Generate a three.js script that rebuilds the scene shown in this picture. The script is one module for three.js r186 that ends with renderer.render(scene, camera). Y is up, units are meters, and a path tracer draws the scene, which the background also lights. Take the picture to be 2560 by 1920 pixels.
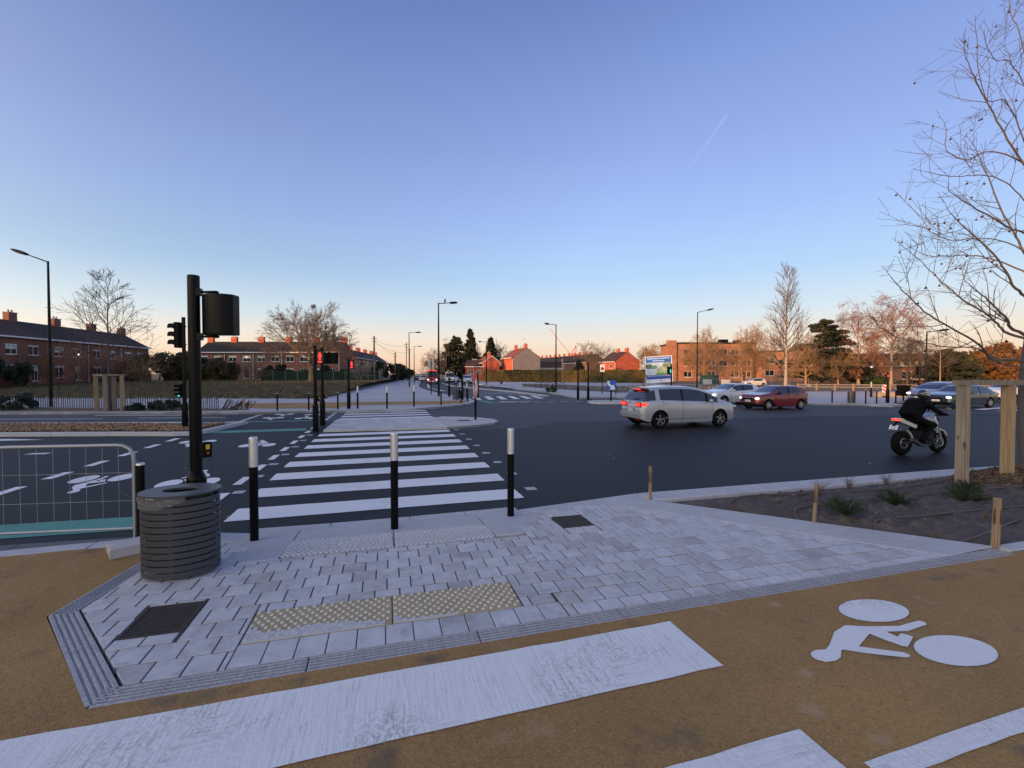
import * as THREE from 'three';
import { mergeGeometries } from 'three/addons/utils/BufferGeometryUtils.js';

// ---------------------------------------------------------------- camera, sky, sun, exposure
const lerp = (a, b, t) => a + (b - a) * t, clamp = (x, a = 0, b = 1) => Math.min(b, Math.max(a, x));
const smooth = (a, b, x) => { const t = clamp((x - a) / (b - a)); return t * t * (3 - 2 * t); };
const scene = new THREE.Scene();
const camera = new THREE.PerspectiveCamera(79.22, 4 / 3, 0.05, 4000);
camera.rotation.order = 'YXZ';
camera.position.set(0, 1.85, 0);
camera.rotation.y = THREE.MathUtils.degToRad(-15.15);
camera.rotation.x = THREE.MathUtils.degToRad(-1.284);

const SUN_EL = THREE.MathUtils.degToRad(6.5);
const sunDir = new THREE.Vector3(-0.88 * Math.cos(SUN_EL), Math.sin(SUN_EL), 0.475 * Math.cos(SUN_EL)).normalize();
const SKY_GAIN = 1.0;
{ // clear evening sky: deep periwinkle overhead, pale blue lower down, peach at the horizon, warmer and brighter towards the sun
  const W = 2048, H = 1024, d = new Float32Array(W * H * 4);
  const stops = [[-90, .10, .09, .085], [-2, .28, .24, .21], [-.3, .82, .54, .38], [1.4, .95, .67, .46], [2.6, .95, .74, .56], [4.1, .92, .81, .68], [6.8, .69, .80, .87], [11.4, .47, .675, .945], [18, .37, .53, .93], [25, .295, .415, .80], [33, .215, .325, .69], [39, .165, .255, .59], [55, .12, .185, .46], [90, .10, .155, .40]];
  const col = el => { let i = 0; while (i < stops.length - 2 && el > stops[i + 1][0]) i++; const a = stops[i], b = stops[i + 1]; let t = Math.min(1, Math.max(0, (el - a[0]) / (b[0] - a[0]))); return [a[1] + (b[1] - a[1]) * t, a[2] + (b[2] - a[2]) * t, a[3] + (b[3] - a[3]) * t]; };
  // two thin contrails: [azimuth from -Z towards +X, elevation] of both ends, width in degrees, strength
  const trails = [[[39.7, 26.6], [36.0, 22.4], .07, .13], [[12.0, 17.5], [15.4, 17.5], .06, .05]];
  for (let j = 0; j < H; j++) {
    const el = ((j + .5) / H - .5) * 180, te = el * Math.PI / 180, y = Math.sin(te), c = Math.cos(te), base = col(el);
    for (let i = 0; i < W; i++) {
      const ph = ((i + .5) / W - .5) * 2 * Math.PI, x = Math.cos(ph) * c, z = Math.sin(ph) * c;
      const cs = (x * sunDir.x + z * sunDir.z) / Math.max(.05, c), s = x * sunDir.x + y * sunDir.y + z * sunDir.z;
      const az = Math.max(0, .5 + .5 * cs);
      const ray = Math.min(1.03, lerp(1, (1 + s * s) / 1.46, .6 * smooth(3, 14, el)));
      const glow = Math.pow(az, 5) * Math.exp(-Math.max(0, el) / 26) * (el > -2 ? 1 : .15), core = Math.pow(Math.max(0, s), 26) * (el > -1 ? 1 : .1);
      let r = base[0] * ray + glow * 3.5 + core * 2.6, g = base[1] * ray + glow * 3.05 + core * 1.4, b = base[2] * ray + glow * 1.95 + core * .55;
      const A = Math.atan2(x, -z) * 180 / Math.PI;
      for (const [p, q, w, k] of trails) if (Math.abs(el - 22) < 8 && Math.abs(A - p[0]) < 8) {
        const dx = q[0] - p[0], dy = q[1] - p[1], L2 = dx * dx + dy * dy, t = Math.max(0, Math.min(1, ((A - p[0]) * dx + (el - p[1]) * dy) / L2));
        const e = Math.hypot(A - p[0] - dx * t, el - p[1] - dy * t) / w; const f = k * Math.exp(-e * e) * (1 - .7 * t); r += f; g += f; b += f;
      }
      const o = (j * W + i) * 4; d[o] = r * SKY_GAIN; d[o + 1] = g * SKY_GAIN; d[o + 2] = b * SKY_GAIN; d[o + 3] = 1;
    }
  }
  const t = new THREE.DataTexture(d, W, H, THREE.RGBAFormat, THREE.FloatType);
  t.mapping = THREE.EquirectangularReflectionMapping; t.minFilter = t.magFilter = THREE.LinearFilter; t.needsUpdate = true;
  scene.background = t; scene.environment = t;
}
const sun = new THREE.DirectionalLight(new THREE.Color(1, .48, .19), 5.0);
sun.position.copy(sunDir).multiplyScalar(300); sun.target.position.set(0, 0, -40); sun.position.z -= 40;
sun.castShadow = true; sun.shadow.mapSize.set(4096, 4096); sun.shadow.radius = 1.5;
Object.assign(sun.shadow.camera, { left: -180, right: 180, top: 180, bottom: -180, near: 1, far: 700 });
scene.add(sun, sun.target);

const renderer = new THREE.WebGLRenderer({ antialias: true });
renderer.toneMapping = THREE.LinearToneMapping;
renderer.toneMappingExposure = 1.0;
renderer.shadowMap.enabled = true;

// ---------------------------------------------------------------- helpers
const V = (x, y, z) => new THREE.Vector3(x, y, z);
const P = (x, b, y = 0) => new THREE.Vector3(x, y, -b);   // b: metres up the street
function rng(s) { return () => { s |= 0; s = s + 0x6D2B79F5 | 0; let t = Math.imul(s ^ s >>> 15, 1 | s); t = t + Math.imul(t ^ t >>> 7, 61 | t) ^ t; return ((t ^ t >>> 14) >>> 0) / 4294967296; }; }
const taken = {};
function numbered(n) { const k = taken[n] = (taken[n] ?? -1) + 1; return k ? `${n}_${String(k).padStart(3, '0')}` : n; }
function tag(o, label, category, group, kind) { if (label) o.userData.label = label; if (category) o.userData.category = category; if (group) o.userData.group = group; if (kind) o.userData.kind = kind; return o; }
function thing(name, label, category, pos, turn = 0, group) { const o = new THREE.Group(); o.name = numbered(name); if (pos) o.position.copy(pos); o.rotation.y = turn; scene.add(o); return tag(o, label, category, group); }
function shadow(m) { m.castShadow = true; m.receiveShadow = true; return m; }
function part(parent, name, geo, m) { const g = Array.isArray(geo) ? join(geo) : geo; const o = shadow(new THREE.Mesh(g, m)); o.name = name; parent.add(o); return o; }
function solo(name, geo, m, label, category, group) { const g = Array.isArray(geo) ? join(geo) : geo; const o = shadow(new THREE.Mesh(g, m)); o.name = numbered(name); scene.add(o); return tag(o, label, category, group); }
function struct(name, geo, m) { const o = solo(name, geo, m); o.userData.kind = 'structure'; return o; }
function copyOf(src, label, pos, turn) { const c = src.clone(); c.name = numbered(src.name.replace(/_\d{3}$/, '')); c.userData = { ...src.userData, label }; if (pos) c.position.copy(pos); if (turn !== undefined) c.rotation.y = turn; scene.add(c); return c; }
function prep(g) { let o = g.index ? g.toNonIndexed() : g; if (!o.attributes.normal) o.computeVertexNormals(); if (!o.attributes.uv) o.setAttribute('uv', new THREE.BufferAttribute(new Float32Array(o.attributes.position.count * 2), 2)); for (const k of Object.keys(o.attributes)) if (!['position', 'normal', 'uv', 'color'].includes(k)) o.deleteAttribute(k); return o; }
function join(list) { const l = list.filter(Boolean).map(prep); return l.length === 1 ? l[0] : mergeGeometries(l); }
// uv in metres on the faces' own planes
function metric(g, s = 1, ox = 0, oy = 0) { const o = prep(g), p = o.attributes.position, u = o.attributes.uv, a = V(), b = V(), c = V(), n = V();
  for (let i = 0; i < p.count; i += 3) { a.fromBufferAttribute(p, i); b.fromBufferAttribute(p, i + 1); c.fromBufferAttribute(p, i + 2); n.copy(b).sub(a).cross(c.clone().sub(a)); const ax = Math.abs(n.x), ay = Math.abs(n.y), az = Math.abs(n.z);
    for (let k = 0; k < 3; k++) { const x = p.getX(i + k), y = p.getY(i + k), z = p.getZ(i + k); if (ay >= ax && ay >= az) u.setXY(i + k, x / s + ox, z / s + oy); else if (ax >= az) u.setXY(i + k, z / s + ox, y / s + oy); else u.setXY(i + k, x / s + ox, y / s + oy); } }
  return o; }
const move = (g, x, y, z) => g.translate(x, y, z);
function box(w, h, d, x = 0, y = 0, z = 0, ry = 0) { const g = new THREE.BoxGeometry(w, h, d); if (ry) g.rotateY(ry); return g.translate(x, y, z); }
function cyl(r0, r1, h, x = 0, y = 0, z = 0, n = 16, open = false) { return new THREE.CylinderGeometry(r1, r0, h, n, 1, open).translate(x, y + h / 2, z); }
function bar(a, b, w, h) { const d = b.clone().sub(a), L = d.length(); const g = new THREE.BoxGeometry(w, h ?? w, L); const m = new THREE.Matrix4().lookAt(b, a, Math.abs(d.y) > .99 * L ? V(1, 0, 0) : V(0, 1, 0)); m.setPosition(a.clone().add(b).multiplyScalar(.5)); return g.applyMatrix4(m); }
function rod(a, b, r0, r1 = r0, n = 8) { const d = b.clone().sub(a), L = d.length(); const g = new THREE.CylinderGeometry(r1, r0, L, n); g.applyQuaternion(new THREE.Quaternion().setFromUnitVectors(V(0, 1, 0), d.divideScalar(L))); const c = a.clone().add(b).multiplyScalar(.5); return g.translate(c.x, c.y, c.z); }
function tube(pts, r, n = 8, seg = 0) { const c = new THREE.CatmullRomCurve3(pts); return new THREE.TubeGeometry(c, seg || pts.length * 4, r, n); }
function lathe(pr, n = 20) { return new THREE.LatheGeometry(pr.map(p => new THREE.Vector2(p[0], p[1])), n); }
const area2 = q => { let s = 0; for (let i = 0; i < q.length; i++) { const a = q[i], b = q[(i + 1) % q.length]; s += a[0] * b[1] - b[0] * a[1]; } return s / 2; };
function ccw(q) { return area2(q) < 0 ? q.slice().reverse() : q; }
// a flat polygon in (x, b) at height y, facing up
function sheet(poly, y, holes = []) { const q = ccw(poly), hs = holes.map(h => ccw(h).reverse()); const tri = THREE.ShapeUtils.triangulateShape(q.map(p => new THREE.Vector2(...p)), hs.map(h => h.map(p => new THREE.Vector2(...p)))); const all = q.concat(...hs); const pos = [], uv = []; for (const t of tri) for (const i of t) { pos.push(all[i][0], y, -all[i][1]); uv.push(all[i][0], all[i][1]); }
  const g = new THREE.BufferGeometry(); g.setAttribute('position', new THREE.Float32BufferAttribute(pos, 3)); g.setAttribute('uv', new THREE.Float32BufferAttribute(uv, 2)); g.computeVertexNormals(); return g; }
// a solid of polygon plan with chamfered top edge c
function block(poly, y1, y0, c = 0) { const q = ccw(poly), n = q.length; const inner = c ? inset(q, c) : q; const gs = [sheet(inner, y1)]; const pos = [], uv = [];
  const quad = (a, ya, b, yb, b2, yb2, a2, ya2) => { const L = Math.hypot(b[0] - a[0], b[1] - a[1]); const v = [[a, ya, 0, ya], [b, yb, L, yb], [b2, yb2, L, yb2], [a, ya, 0, ya], [b2, yb2, L, yb2], [a2, ya2, 0, ya2]]; for (const [p, y, u, w] of v) { pos.push(p[0], y, -p[1]); uv.push(u, w); } };
  for (let i = 0; i < n; i++) { const j = (i + 1) % n; if (c) quad(q[i], y1 - c, q[j], y1 - c, inner[j], y1, inner[i], y1); quad(q[i], y0, q[j], y0, q[j], y1 - c, q[i], y1 - c); }
  const g = new THREE.BufferGeometry(); g.setAttribute('position', new THREE.Float32BufferAttribute(pos, 3)); g.setAttribute('uv', new THREE.Float32BufferAttribute(uv, 2)); g.computeVertexNormals(); gs.push(g); return join(gs); }
function inset(q, c) { const n = q.length, r = []; for (let i = 0; i < n; i++) { const a = q[(i + n - 1) % n], b = q[i], d = q[(i + 1) % n]; let u = [b[0] - a[0], b[1] - a[1]], v = [d[0] - b[0], d[1] - b[1]]; const lu = Math.hypot(...u) || 1e-6, lv = Math.hypot(...v) || 1e-6; u = [u[0] / lu, u[1] / lu]; v = [v[0] / lv, v[1] / lv]; const nx = -u[1] - v[1], ny = u[0] + v[0], k = 1 + u[0] * v[0] + u[1] * v[1]; const s = c / Math.max(.25, k); r.push([b[0] + nx * s, b[1] + ny * s]); } return r; }
function clipPoly(poly, region) { let out = ccw(poly); const R = ccw(region); for (let i = 0; i < R.length && out.length; i++) { const a = R[i], b = R[(i + 1) % R.length]; const side = p => (b[0] - a[0]) * (p[1] - a[1]) - (b[1] - a[1]) * (p[0] - a[0]); const src = out; out = []; for (let k = 0; k < src.length; k++) { const p = src[k], q = src[(k + 1) % src.length], sp = side(p), sq = side(q); if (sp >= 0) out.push(p); if (sp * sq < 0) { const t = sp / (sp - sq); out.push([p[0] + (q[0] - p[0]) * t, p[1] + (q[1] - p[1]) * t]); } } } 
  const cl = []; for (const p of out) if (!cl.length || Math.hypot(p[0] - cl[cl.length - 1][0], p[1] - cl[cl.length - 1][1]) > .004) cl.push(p); if (cl.length > 1 && Math.hypot(cl[0][0] - cl[cl.length - 1][0], cl[0][1] - cl[cl.length - 1][1]) < .004) cl.pop(); return cl.length > 2 && Math.abs(area2(cl)) > .0008 ? cl : null; }
function bend(g, f) { const p = g.attributes.position; for (let i = 0; i < p.count; i++) p.setY(i, p.getY(i) + f(p.getX(i), -p.getZ(i))); g.computeVertexNormals(); return g; }
// stones laid along a line: [x, b] points, offset to the left by w
function courses(line, w, len, gap = .006) { const out = []; for (let i = 0; i + 1 < line.length; i++) { const a = line[i], b = line[i + 1], dx = b[0] - a[0], dy = b[1] - a[1], L = Math.hypot(dx, dy), n = Math.max(1, Math.round(L / len)), ux = dx / L, uy = dy / L; const off = j => { const p = line[j], q = line[Math.max(0, j - 1)], r = line[Math.min(line.length - 1, j + 1)]; let tx = r[0] - q[0], ty = r[1] - q[1]; const l = Math.hypot(tx, ty); tx /= l; ty /= l; const k = 1 / Math.max(.5, tx * ux + ty * uy); return [p[0] - ty * w * k, p[1] + tx * w * k]; }; const A = off(i), B = off(i + 1);
    for (let k = 0; k < n; k++) { const t0 = k / n + gap / L / 2, t1 = (k + 1) / n - gap / L / 2; const m = (p, q, t) => [lerp(p[0], q[0], t), lerp(p[1], q[1], t)]; out.push([m(a, b, t0), m(a, b, t1), m(A, B, t1), m(A, B, t0)]); } } return out; }

// ---------------------------------------------------------------- noise and textures
function hash2(x, y, s) { let h = Math.imul(x, 374761393) + Math.imul(y, 668265263) + Math.imul(s, 2147483647 ^ 0x5bd1e995); h = Math.imul(h ^ h >>> 13, 1274126177); return ((h ^ h >>> 16) >>> 0) / 4294967296; }
function vn(x, y, per, s) { const xi = Math.floor(x), yi = Math.floor(y), fx = x - xi, fy = y - yi, w = v => ((v % per) + per) % per; const a = hash2(w(xi), w(yi), s), b = hash2(w(xi + 1), w(yi), s), c = hash2(w(xi), w(yi + 1), s), d = hash2(w(xi + 1), w(yi + 1), s); const u = fx * fx * (3 - 2 * fx), v = fy * fy * (3 - 2 * fy); return a + (b - a) * u + (c - a) * v + (a - b - c + d) * u * v; }
function fbm(u, v, f, oct, s) { let r = 0, a = .5, t = 0; for (let i = 0; i < oct; i++) { r += a * vn(u * f, v * f, f, s + i); t += a; a *= .55; f *= 2; } return r / t; }
function an(u, v, fx, fy, s) { const x = u * fx, y = v * fy, xi = Math.floor(x), yi = Math.floor(y), a = x - xi, b = y - yi, X = k => ((k % fx) + fx) % fx, Y = k => ((k % fy) + fy) % fy, p = a * a * (3 - 2 * a), q = b * b * (3 - 2 * b); return lerp(lerp(hash2(X(xi), Y(yi), s), hash2(X(xi + 1), Y(yi), s), p), lerp(hash2(X(xi), Y(yi + 1), s), hash2(X(xi + 1), Y(yi + 1), s), p), q); }
const toS = c => c <= .0031308 ? c * 12.92 : 1.055 * Math.pow(c, 1 / 2.4) - .055;
function tex(n, metres, fn, colour = true, ny = n) { const d = new Uint8Array(n * ny * 4); for (let j = 0; j < ny; j++) for (let i = 0; i < n; i++) { const c = fn((i + .5) / n, (j + .5) / ny, i, j), o = (j * n + i) * 4; if (colour) for (let k = 0; k < 3; k++) d[o + k] = clamp(toS(clamp(c[k]))) * 255; else d[o] = d[o + 1] = d[o + 2] = clamp(c) * 255; d[o + 3] = 255; }
  const t = new THREE.DataTexture(d, n, ny); t.wrapS = t.wrapT = THREE.RepeatWrapping; t.magFilter = THREE.LinearFilter; t.minFilter = THREE.LinearMipmapLinearFilter; t.generateMipmaps = true; if (colour) t.colorSpace = THREE.SRGBColorSpace; const m = Array.isArray(metres) ? metres : [metres, metres]; t.repeat.set(1 / m[0], 1 / m[1]); t.needsUpdate = true; return t; }
function canvasTex(w, h, draw) { const c = document.createElement('canvas'); c.width = w; c.height = h; const x = c.getContext('2d'); draw(x, w, h); const t = new THREE.CanvasTexture(c); t.colorSpace = THREE.SRGBColorSpace; return t; }
const lin = (r, g, b) => new THREE.Color().setRGB(r, g, b);
const mat = (r, g, b, rough = .8, o = {}) => new THREE.MeshStandardMaterial({ color: lin(r, g, b), roughness: rough, ...o });
const mix3 = (a, b, t) => [lerp(a[0], b[0], t), lerp(a[1], b[1], t), lerp(a[2], b[2], t)];
const mul3 = (a, k) => [a[0] * k, a[1] * k, a[2] * k];

const M = {};
{ // asphalt: dark binder with pale chippings
  const asp = (base, lo, hi, s) => tex(2048, 11, (u, v, i, j) => { const g = hash2(i, j, s), m = fbm(u, v, 256, 2, s), l = fbm(u, v, 4, 5, s + 9), st = .6 * an(u, v, 5, 44, s + 4) + .4 * an(u, v, 9, 120, s + 5), p = fbm(u, v, 22, 3, s + 6); let k = lerp(lo, hi, g * .55 + m * .45) * (.42 + .66 * l + .36 * st + .16 * p); if (g > .988) k *= 1.9; if (p > .74 && g > .5) k *= .75; return mul3(base, k); });
  const bump = tex(512, 1.6, (u, v, i, j) => .5 * hash2(i, j, 5) + .5 * fbm(u, v, 64, 2, 3), false);
  M.asphaltOld = new THREE.MeshPhysicalMaterial({ specularIntensity: .7, map: asp([.052, .052, .056], .7, 1.3, 11), bumpMap: bump, bumpScale: .0025, roughness: .68, vertexColors: true });
  M.asphaltNew = new THREE.MeshPhysicalMaterial({ specularIntensity: .5, map: asp([.0095, .0095, .0105], .65, 1.35, 23), bumpMap: bump, bumpScale: .0025, roughness: .62 });
  M.asphaltOldStone = mat(.13, .13, .135, .85);
  M.asphaltBed = new THREE.MeshStandardMaterial({ map: M.asphaltNew.map, roughness: .9 });
  // ochre resin surfacing with visible grit
  M.ochre = new THREE.MeshStandardMaterial({ roughness: .93, bumpScale: .006,
    map: tex(2048, 6, (u, v, i, j) => { const g = hash2(i, j, 41), q = fbm(u, v, 512, 2, 42), l = fbm(u, v, 5, 5, 43), st = fbm(u, v, 24, 4, 44); let c = mix3([.20, .11, .036], [.50, .305, .108], clamp(.18 + .5 * q + .32 * (g - .5))); c = mul3(c, .68 + .62 * l); if (st > .66) c = mix3(c, [.13, .095, .065], clamp((st - .66) * 3.4)); if (st < .30) c = mix3(c, [.46, .36, .24], clamp((.30 - st) * 2.5)); if (g > .9965) c = [.55, .44, .30]; if (g < .0025) c = [.06, .045, .03]; return c; }),
    bumpMap: tex(1024, 3, (u, v, i, j) => .6 * fbm(u, v, 256, 2, 45) + .4 * hash2(i, j, 46), false) });
  // pavers in four tones, with pale efflorescence and grey damp patches
  const paver = (c0, s, damp) => new THREE.MeshStandardMaterial({ roughness: .82, bumpScale: .003, map: tex(512, 1.1, (u, v, i, j) => { const l = fbm(u, v, 4, 5, s), g = hash2(i, j, s), f = fbm(u, v, 9, 4, s + 5); const q = fbm(u, v, 22, 3, s + 7); let c = mul3(c0, .66 + .44 * l + .22 * q + .16 * (g - .5)); c = mix3(c, [.66, .66, .66], clamp((f - .54) * 2.6) * .55); c = mix3(c, [.24, .225, .20], clamp((fbm(u, v, 13, 3, s + 8) - .60) * 3) * .5); if (g > .996) c = mul3(c, .5); if (damp) c = mix3(c, [.20, .195, .185], clamp((fbm(u, v, 5, 4, s + 9) - .50) * 3) * .45); return c; }), bumpMap: null });
  M.pavers = [paver([.51, .51, .525], 61), paver([.49, .49, .505], 62), paver([.525, .525, .535], 63), paver([.475, .475, .475], 64, true), paver([.44, .435, .425], 65, true)];
  M.joint = mat(.085, .072, .056, .95); M.pale = mat(.07, .056, .044, .9);
  M.concrete = new THREE.MeshStandardMaterial({ roughness: .85, map: tex(1024, 4, (u, v, i, j) => { const l = fbm(u, v, 6, 5, 71), g = hash2(i, j, 72), f = fbm(u, v, 40, 3, 73); return mul3([.47, .47, .475], .76 + .3 * l + .14 * f + .12 * (g - .5)); }) });
  M.concreteFar = new THREE.MeshStandardMaterial({ roughness: .85, map: tex(1024, 14, (u, v, i, j) => { const l = fbm(u, v, 6, 5, 74), g = hash2(i, j, 75), f = fbm(u, v, 60, 3, 76); return mul3([.44, .44, .455], .72 + .36 * l + .14 * f + .1 * (g - .5)); }) });
  M.granite = new THREE.MeshStandardMaterial({ roughness: .8, map: tex(512, .8, (u, v, i, j) => { const g = hash2(i, j, 81), f = fbm(u, v, 90, 2, 82), l = fbm(u, v, 5, 4, 83); const k = g * .5 + f * .5; return mul3(mix3([.17, .17, .185], [.56, .56, .58], clamp(k * 1.5 - .25)), .85 + .3 * l); }) });
  M.kerb = new THREE.MeshStandardMaterial({ roughness: .8, map: tex(512, 1.2, (u, v, i, j) => { const g = hash2(i, j, 91), l = fbm(u, v, 6, 5, 92), f = fbm(u, v, 120, 2, 93); return mul3([.50, .50, .515], .72 + .28 * l + .2 * f + .14 * (g - .5)); }) });
  // road paint: brushed, with trodden dirt and pin holes
  const paint = (s, dirt, strk) => new THREE.MeshStandardMaterial({ roughness: .75, bumpScale: .003, map: tex(1024, 2.4, (u, v, i, j) => { const l = fbm(u, v, 4, 5, s), wv = .02 * fbm(u, v, 6, 3, s + 1), m = fbm(u, v, 5, 3, s + 2), b1 = .6 * an(u + wv, v, 210, 16, s + 3) + .4 * an(u + wv, v, 420, 30, s + 4), b2 = .6 * an(u, v + wv, 14, 190, s + 5) + .4 * an(u, v + wv, 26, 380, s + 6), b = m > .5 ? b1 : b2, f = fbm(u, v, 170, 2, s + 7), g = hash2(i, j, s), gr = hash2(i >> 1, j >> 1, s + 8); let k = .76 + .07 * l + .05 * (g - .5); let c = [k, k, k * .995]; const w = clamp((l - .38) * 3); c = mix3(c, [.27, .255, .24], strk * clamp((b - .50) * 2.6) * (.25 + .75 * w)); c = mix3(c, [.30, .285, .265], dirt * clamp((l - .46) * 3) * clamp((f - .42) * 4) * .8); if (gr > .9975) c = mul3(c, .4); return c; }),
    bumpMap: tex(512, 1.2, (u, v) => .5 * an(u, v, 105, 8, s + 9) + .5 * fbm(u, v, 90, 2, s + 8), false) });
  M.paint = paint(101, .6, .30); M.paintWorn = paint(102, .85, .55);
  M.paintGreen = new THREE.MeshStandardMaterial({ roughness: .75, map: tex(512, 2, (u, v, i, j) => { const l = fbm(u, v, 8, 4, 111), g = hash2(i, j, 112); return mul3([.085, .30, .24], .8 + .3 * l + .16 * (g - .5)); }) });
  M.residue = new THREE.MeshStandardMaterial({ roughness: .9, map: tex(512, 1, (u, v, i, j) => { const l = fbm(u, v, 40, 4, 116), g = hash2(i, j, 117); return mul3([.58, .585, .60], .55 + .6 * l + .2 * (g - .5)); }) });
  M.tactile = new THREE.MeshStandardMaterial({ roughness: .9, map: tex(512, .6, (u, v, i, j) => { const g = hash2(i, j, 121), f = fbm(u, v, 60, 3, 122), l = fbm(u, v, 5, 4, 123); let c = mix3([.26, .20, .115], [.56, .47, .31], clamp(f * .8 + g * .35 - .05)); return mul3(c, .82 + .34 * l); }) });
  M.dome = mat(.62, .56, .44, .7); M.domeGrey = mat(.60, .60, .61, .7);
  M.tactileGrey = new THREE.MeshStandardMaterial({ roughness: .9, map: tex(512, .6, (u, v, i, j) => { const g = hash2(i, j, 126), f = fbm(u, v, 70, 3, 127), l = fbm(u, v, 6, 4, 128); return mul3(mix3([.24, .24, .25], [.58, .58, .60], clamp(f * .9 + g * .3 - .08)), .82 + .3 * l); }) });
  M.castIron = new THREE.MeshStandardMaterial({ roughness: .75, metalness: .25, map: tex(256, .5, (u, v, i, j) => { const f = fbm(u, v, 24, 3, 131), g = hash2(i, j, 132); return mul3([.062, .052, .043], .6 + .7 * f + .3 * (g - .5)); }) });
  M.wood = new THREE.MeshStandardMaterial({ roughness: .85, bumpScale: .003, map: tex(512, [.6, 1.8], (u, v, i, j) => { const gr = fbm(u + .03 * fbm(u, v, 4, 2, 141), v * .06, 64, 3, 142), l = fbm(u, v, 4, 4, 143), kn = fbm(u, v * 1.0, 10, 2, 144); let c = mix3([.20, .125, .066], [.43, .31, .185], clamp(gr * 1.3 - .15)); c = mul3(c, .78 + .4 * l); if (kn > .80) c = mix3(c, [.075, .045, .025], clamp((kn - .80) * 14)); return c; }) });
  M.woodGrey = new THREE.MeshStandardMaterial({ roughness: .9, map: tex(512, [.6, 1.8], (u, v) => { const gr = fbm(u, v * .06, 64, 3, 146), l = fbm(u, v, 4, 4, 147), kn = fbm(u, v, 9, 2, 148); let c = mix3([.15, .115, .085], [.33, .275, .215], clamp(gr * 1.3 - .15)); c = mul3(c, .78 + .4 * l); if (kn > .80) c = mul3(c, .4); return c; }) });
  const brick = (a, b, s) => new THREE.MeshStandardMaterial({ roughness: .9, map: tex(512, [4.4, 2.6], (u, v) => { const row = Math.floor(v * 32), k = hash2(Math.floor(u * 20 + (row % 2) * .5) % 20, row, s), mort = (v * 32 % 1 < .13) || ((u * 20 + (row % 2) * .5) % 1 < .06), l = fbm(u, v, 5, 4, s); let c = mix3(a, b, k); if (mort) c = mix3(c, [.32, .28, .24], .5); return mul3(c, .75 + .45 * l); }) });
  M.brick = brick([.17, .066, .04], [.30, .125, .075], 151); M.brickRed = brick([.42, .085, .042], [.58, .125, .058], 152); M.brickSchool = brick([.28, .12, .06], [.42, .19, .10], 153); M.brickDark = brick([.12, .055, .04], [.19, .085, .055], 154);
  M.render = new THREE.MeshStandardMaterial({ roughness: .95, map: tex(256, 5, (u, v, i, j) => mul3([.24, .215, .20], .8 + .35 * fbm(u, v, 5, 4, 156) + .1 * hash2(i, j, 157))) });
  const tiles = (c0, s) => new THREE.MeshStandardMaterial({ roughness: .88, map: tex(512, 5, (u, v) => { const row = Math.floor(v * 20), k = hash2(Math.floor(u * 26), row, s), l = fbm(u, v, 5, 4, s), e = v * 20 % 1 < .14 ? .62 : 1; return mul3(c0, (.65 + .5 * k * .6 + .35 * l) * e); }) });
  M.roofDark = tiles([.030, .023, .020], 161); M.roofBrown = tiles([.062, .034, .025], 162); M.roofRed = tiles([.24, .082, .050], 163); M.roofBlack = tiles([.021, .0195, .020], 164);
  M.soil = new THREE.MeshStandardMaterial({ roughness: 1, map: tex(1024, 9, (u, v, i, j) => { const l = fbm(u, v, 6, 5, 171), f = fbm(u, v, 60, 3, 172), g = hash2(i, j, 173); let c = mix3([.10, .075, .05], [.26, .20, .13], clamp(l * .7 + f * .5 - .1)); return mul3(c, .85 + .3 * (g - .5)); }) });
  M.meadow = new THREE.MeshStandardMaterial({ roughness: 1, map: tex(1024, 16, (u, v, i, j) => { const l = fbm(u, v, 6, 5, 176), f = fbm(u, v, 90, 3, 177), g = hash2(i, j, 178); let c = mix3([.062, .052, .029], [.165, .128, .078], clamp(l * .8 + f * .5 - .15)); if (l > .6) c = mix3(c, [.085, .095, .04], (l - .6) * 2); return mul3(c, .8 + .4 * (g - .2)); }) });
  M.fabric = new THREE.MeshStandardMaterial({ roughness: .8, map: tex(512, 1.5, (u, v, i, j) => { const w = (i % 4 < 2) ^ (j % 4 < 2) ? 1 : .86, l = fbm(u, v, 6, 4, 181), d = fbm(u, v, 18, 4, 182); let c = mul3([.088, .074, .068], w * (.7 + .6 * l)); if (d > .60) c = mix3(c, [.17, .135, .10], clamp((d - .60) * 3)); return c; }) });
  M.bark = new THREE.MeshStandardMaterial({ roughness: .95, map: tex(256, [.5, 1], (u, v) => mul3(mix3([.10, .078, .060], [.21, .165, .125], fbm(u, v * .3, 24, 3, 186)), .75 + .5 * fbm(u, v, 5, 3, 187))) });
  M.mulch = new THREE.MeshStandardMaterial({ roughness: 1, map: tex(512, 1.4, (u, v, i, j) => { const f = fbm(u, v, 30, 4, 191), g = hash2(i >> 1, j >> 1, 192); return mul3(mix3([.05, .035, .024], [.21, .15, .095], clamp(f * 1.1 - .15)), .7 + .6 * g); }) });
}
const deep = (k, rough, sp) => new THREE.MeshPhysicalMaterial({ color: lin(k, k, k * 1.08), roughness: rough, specularIntensity: sp });
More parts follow.
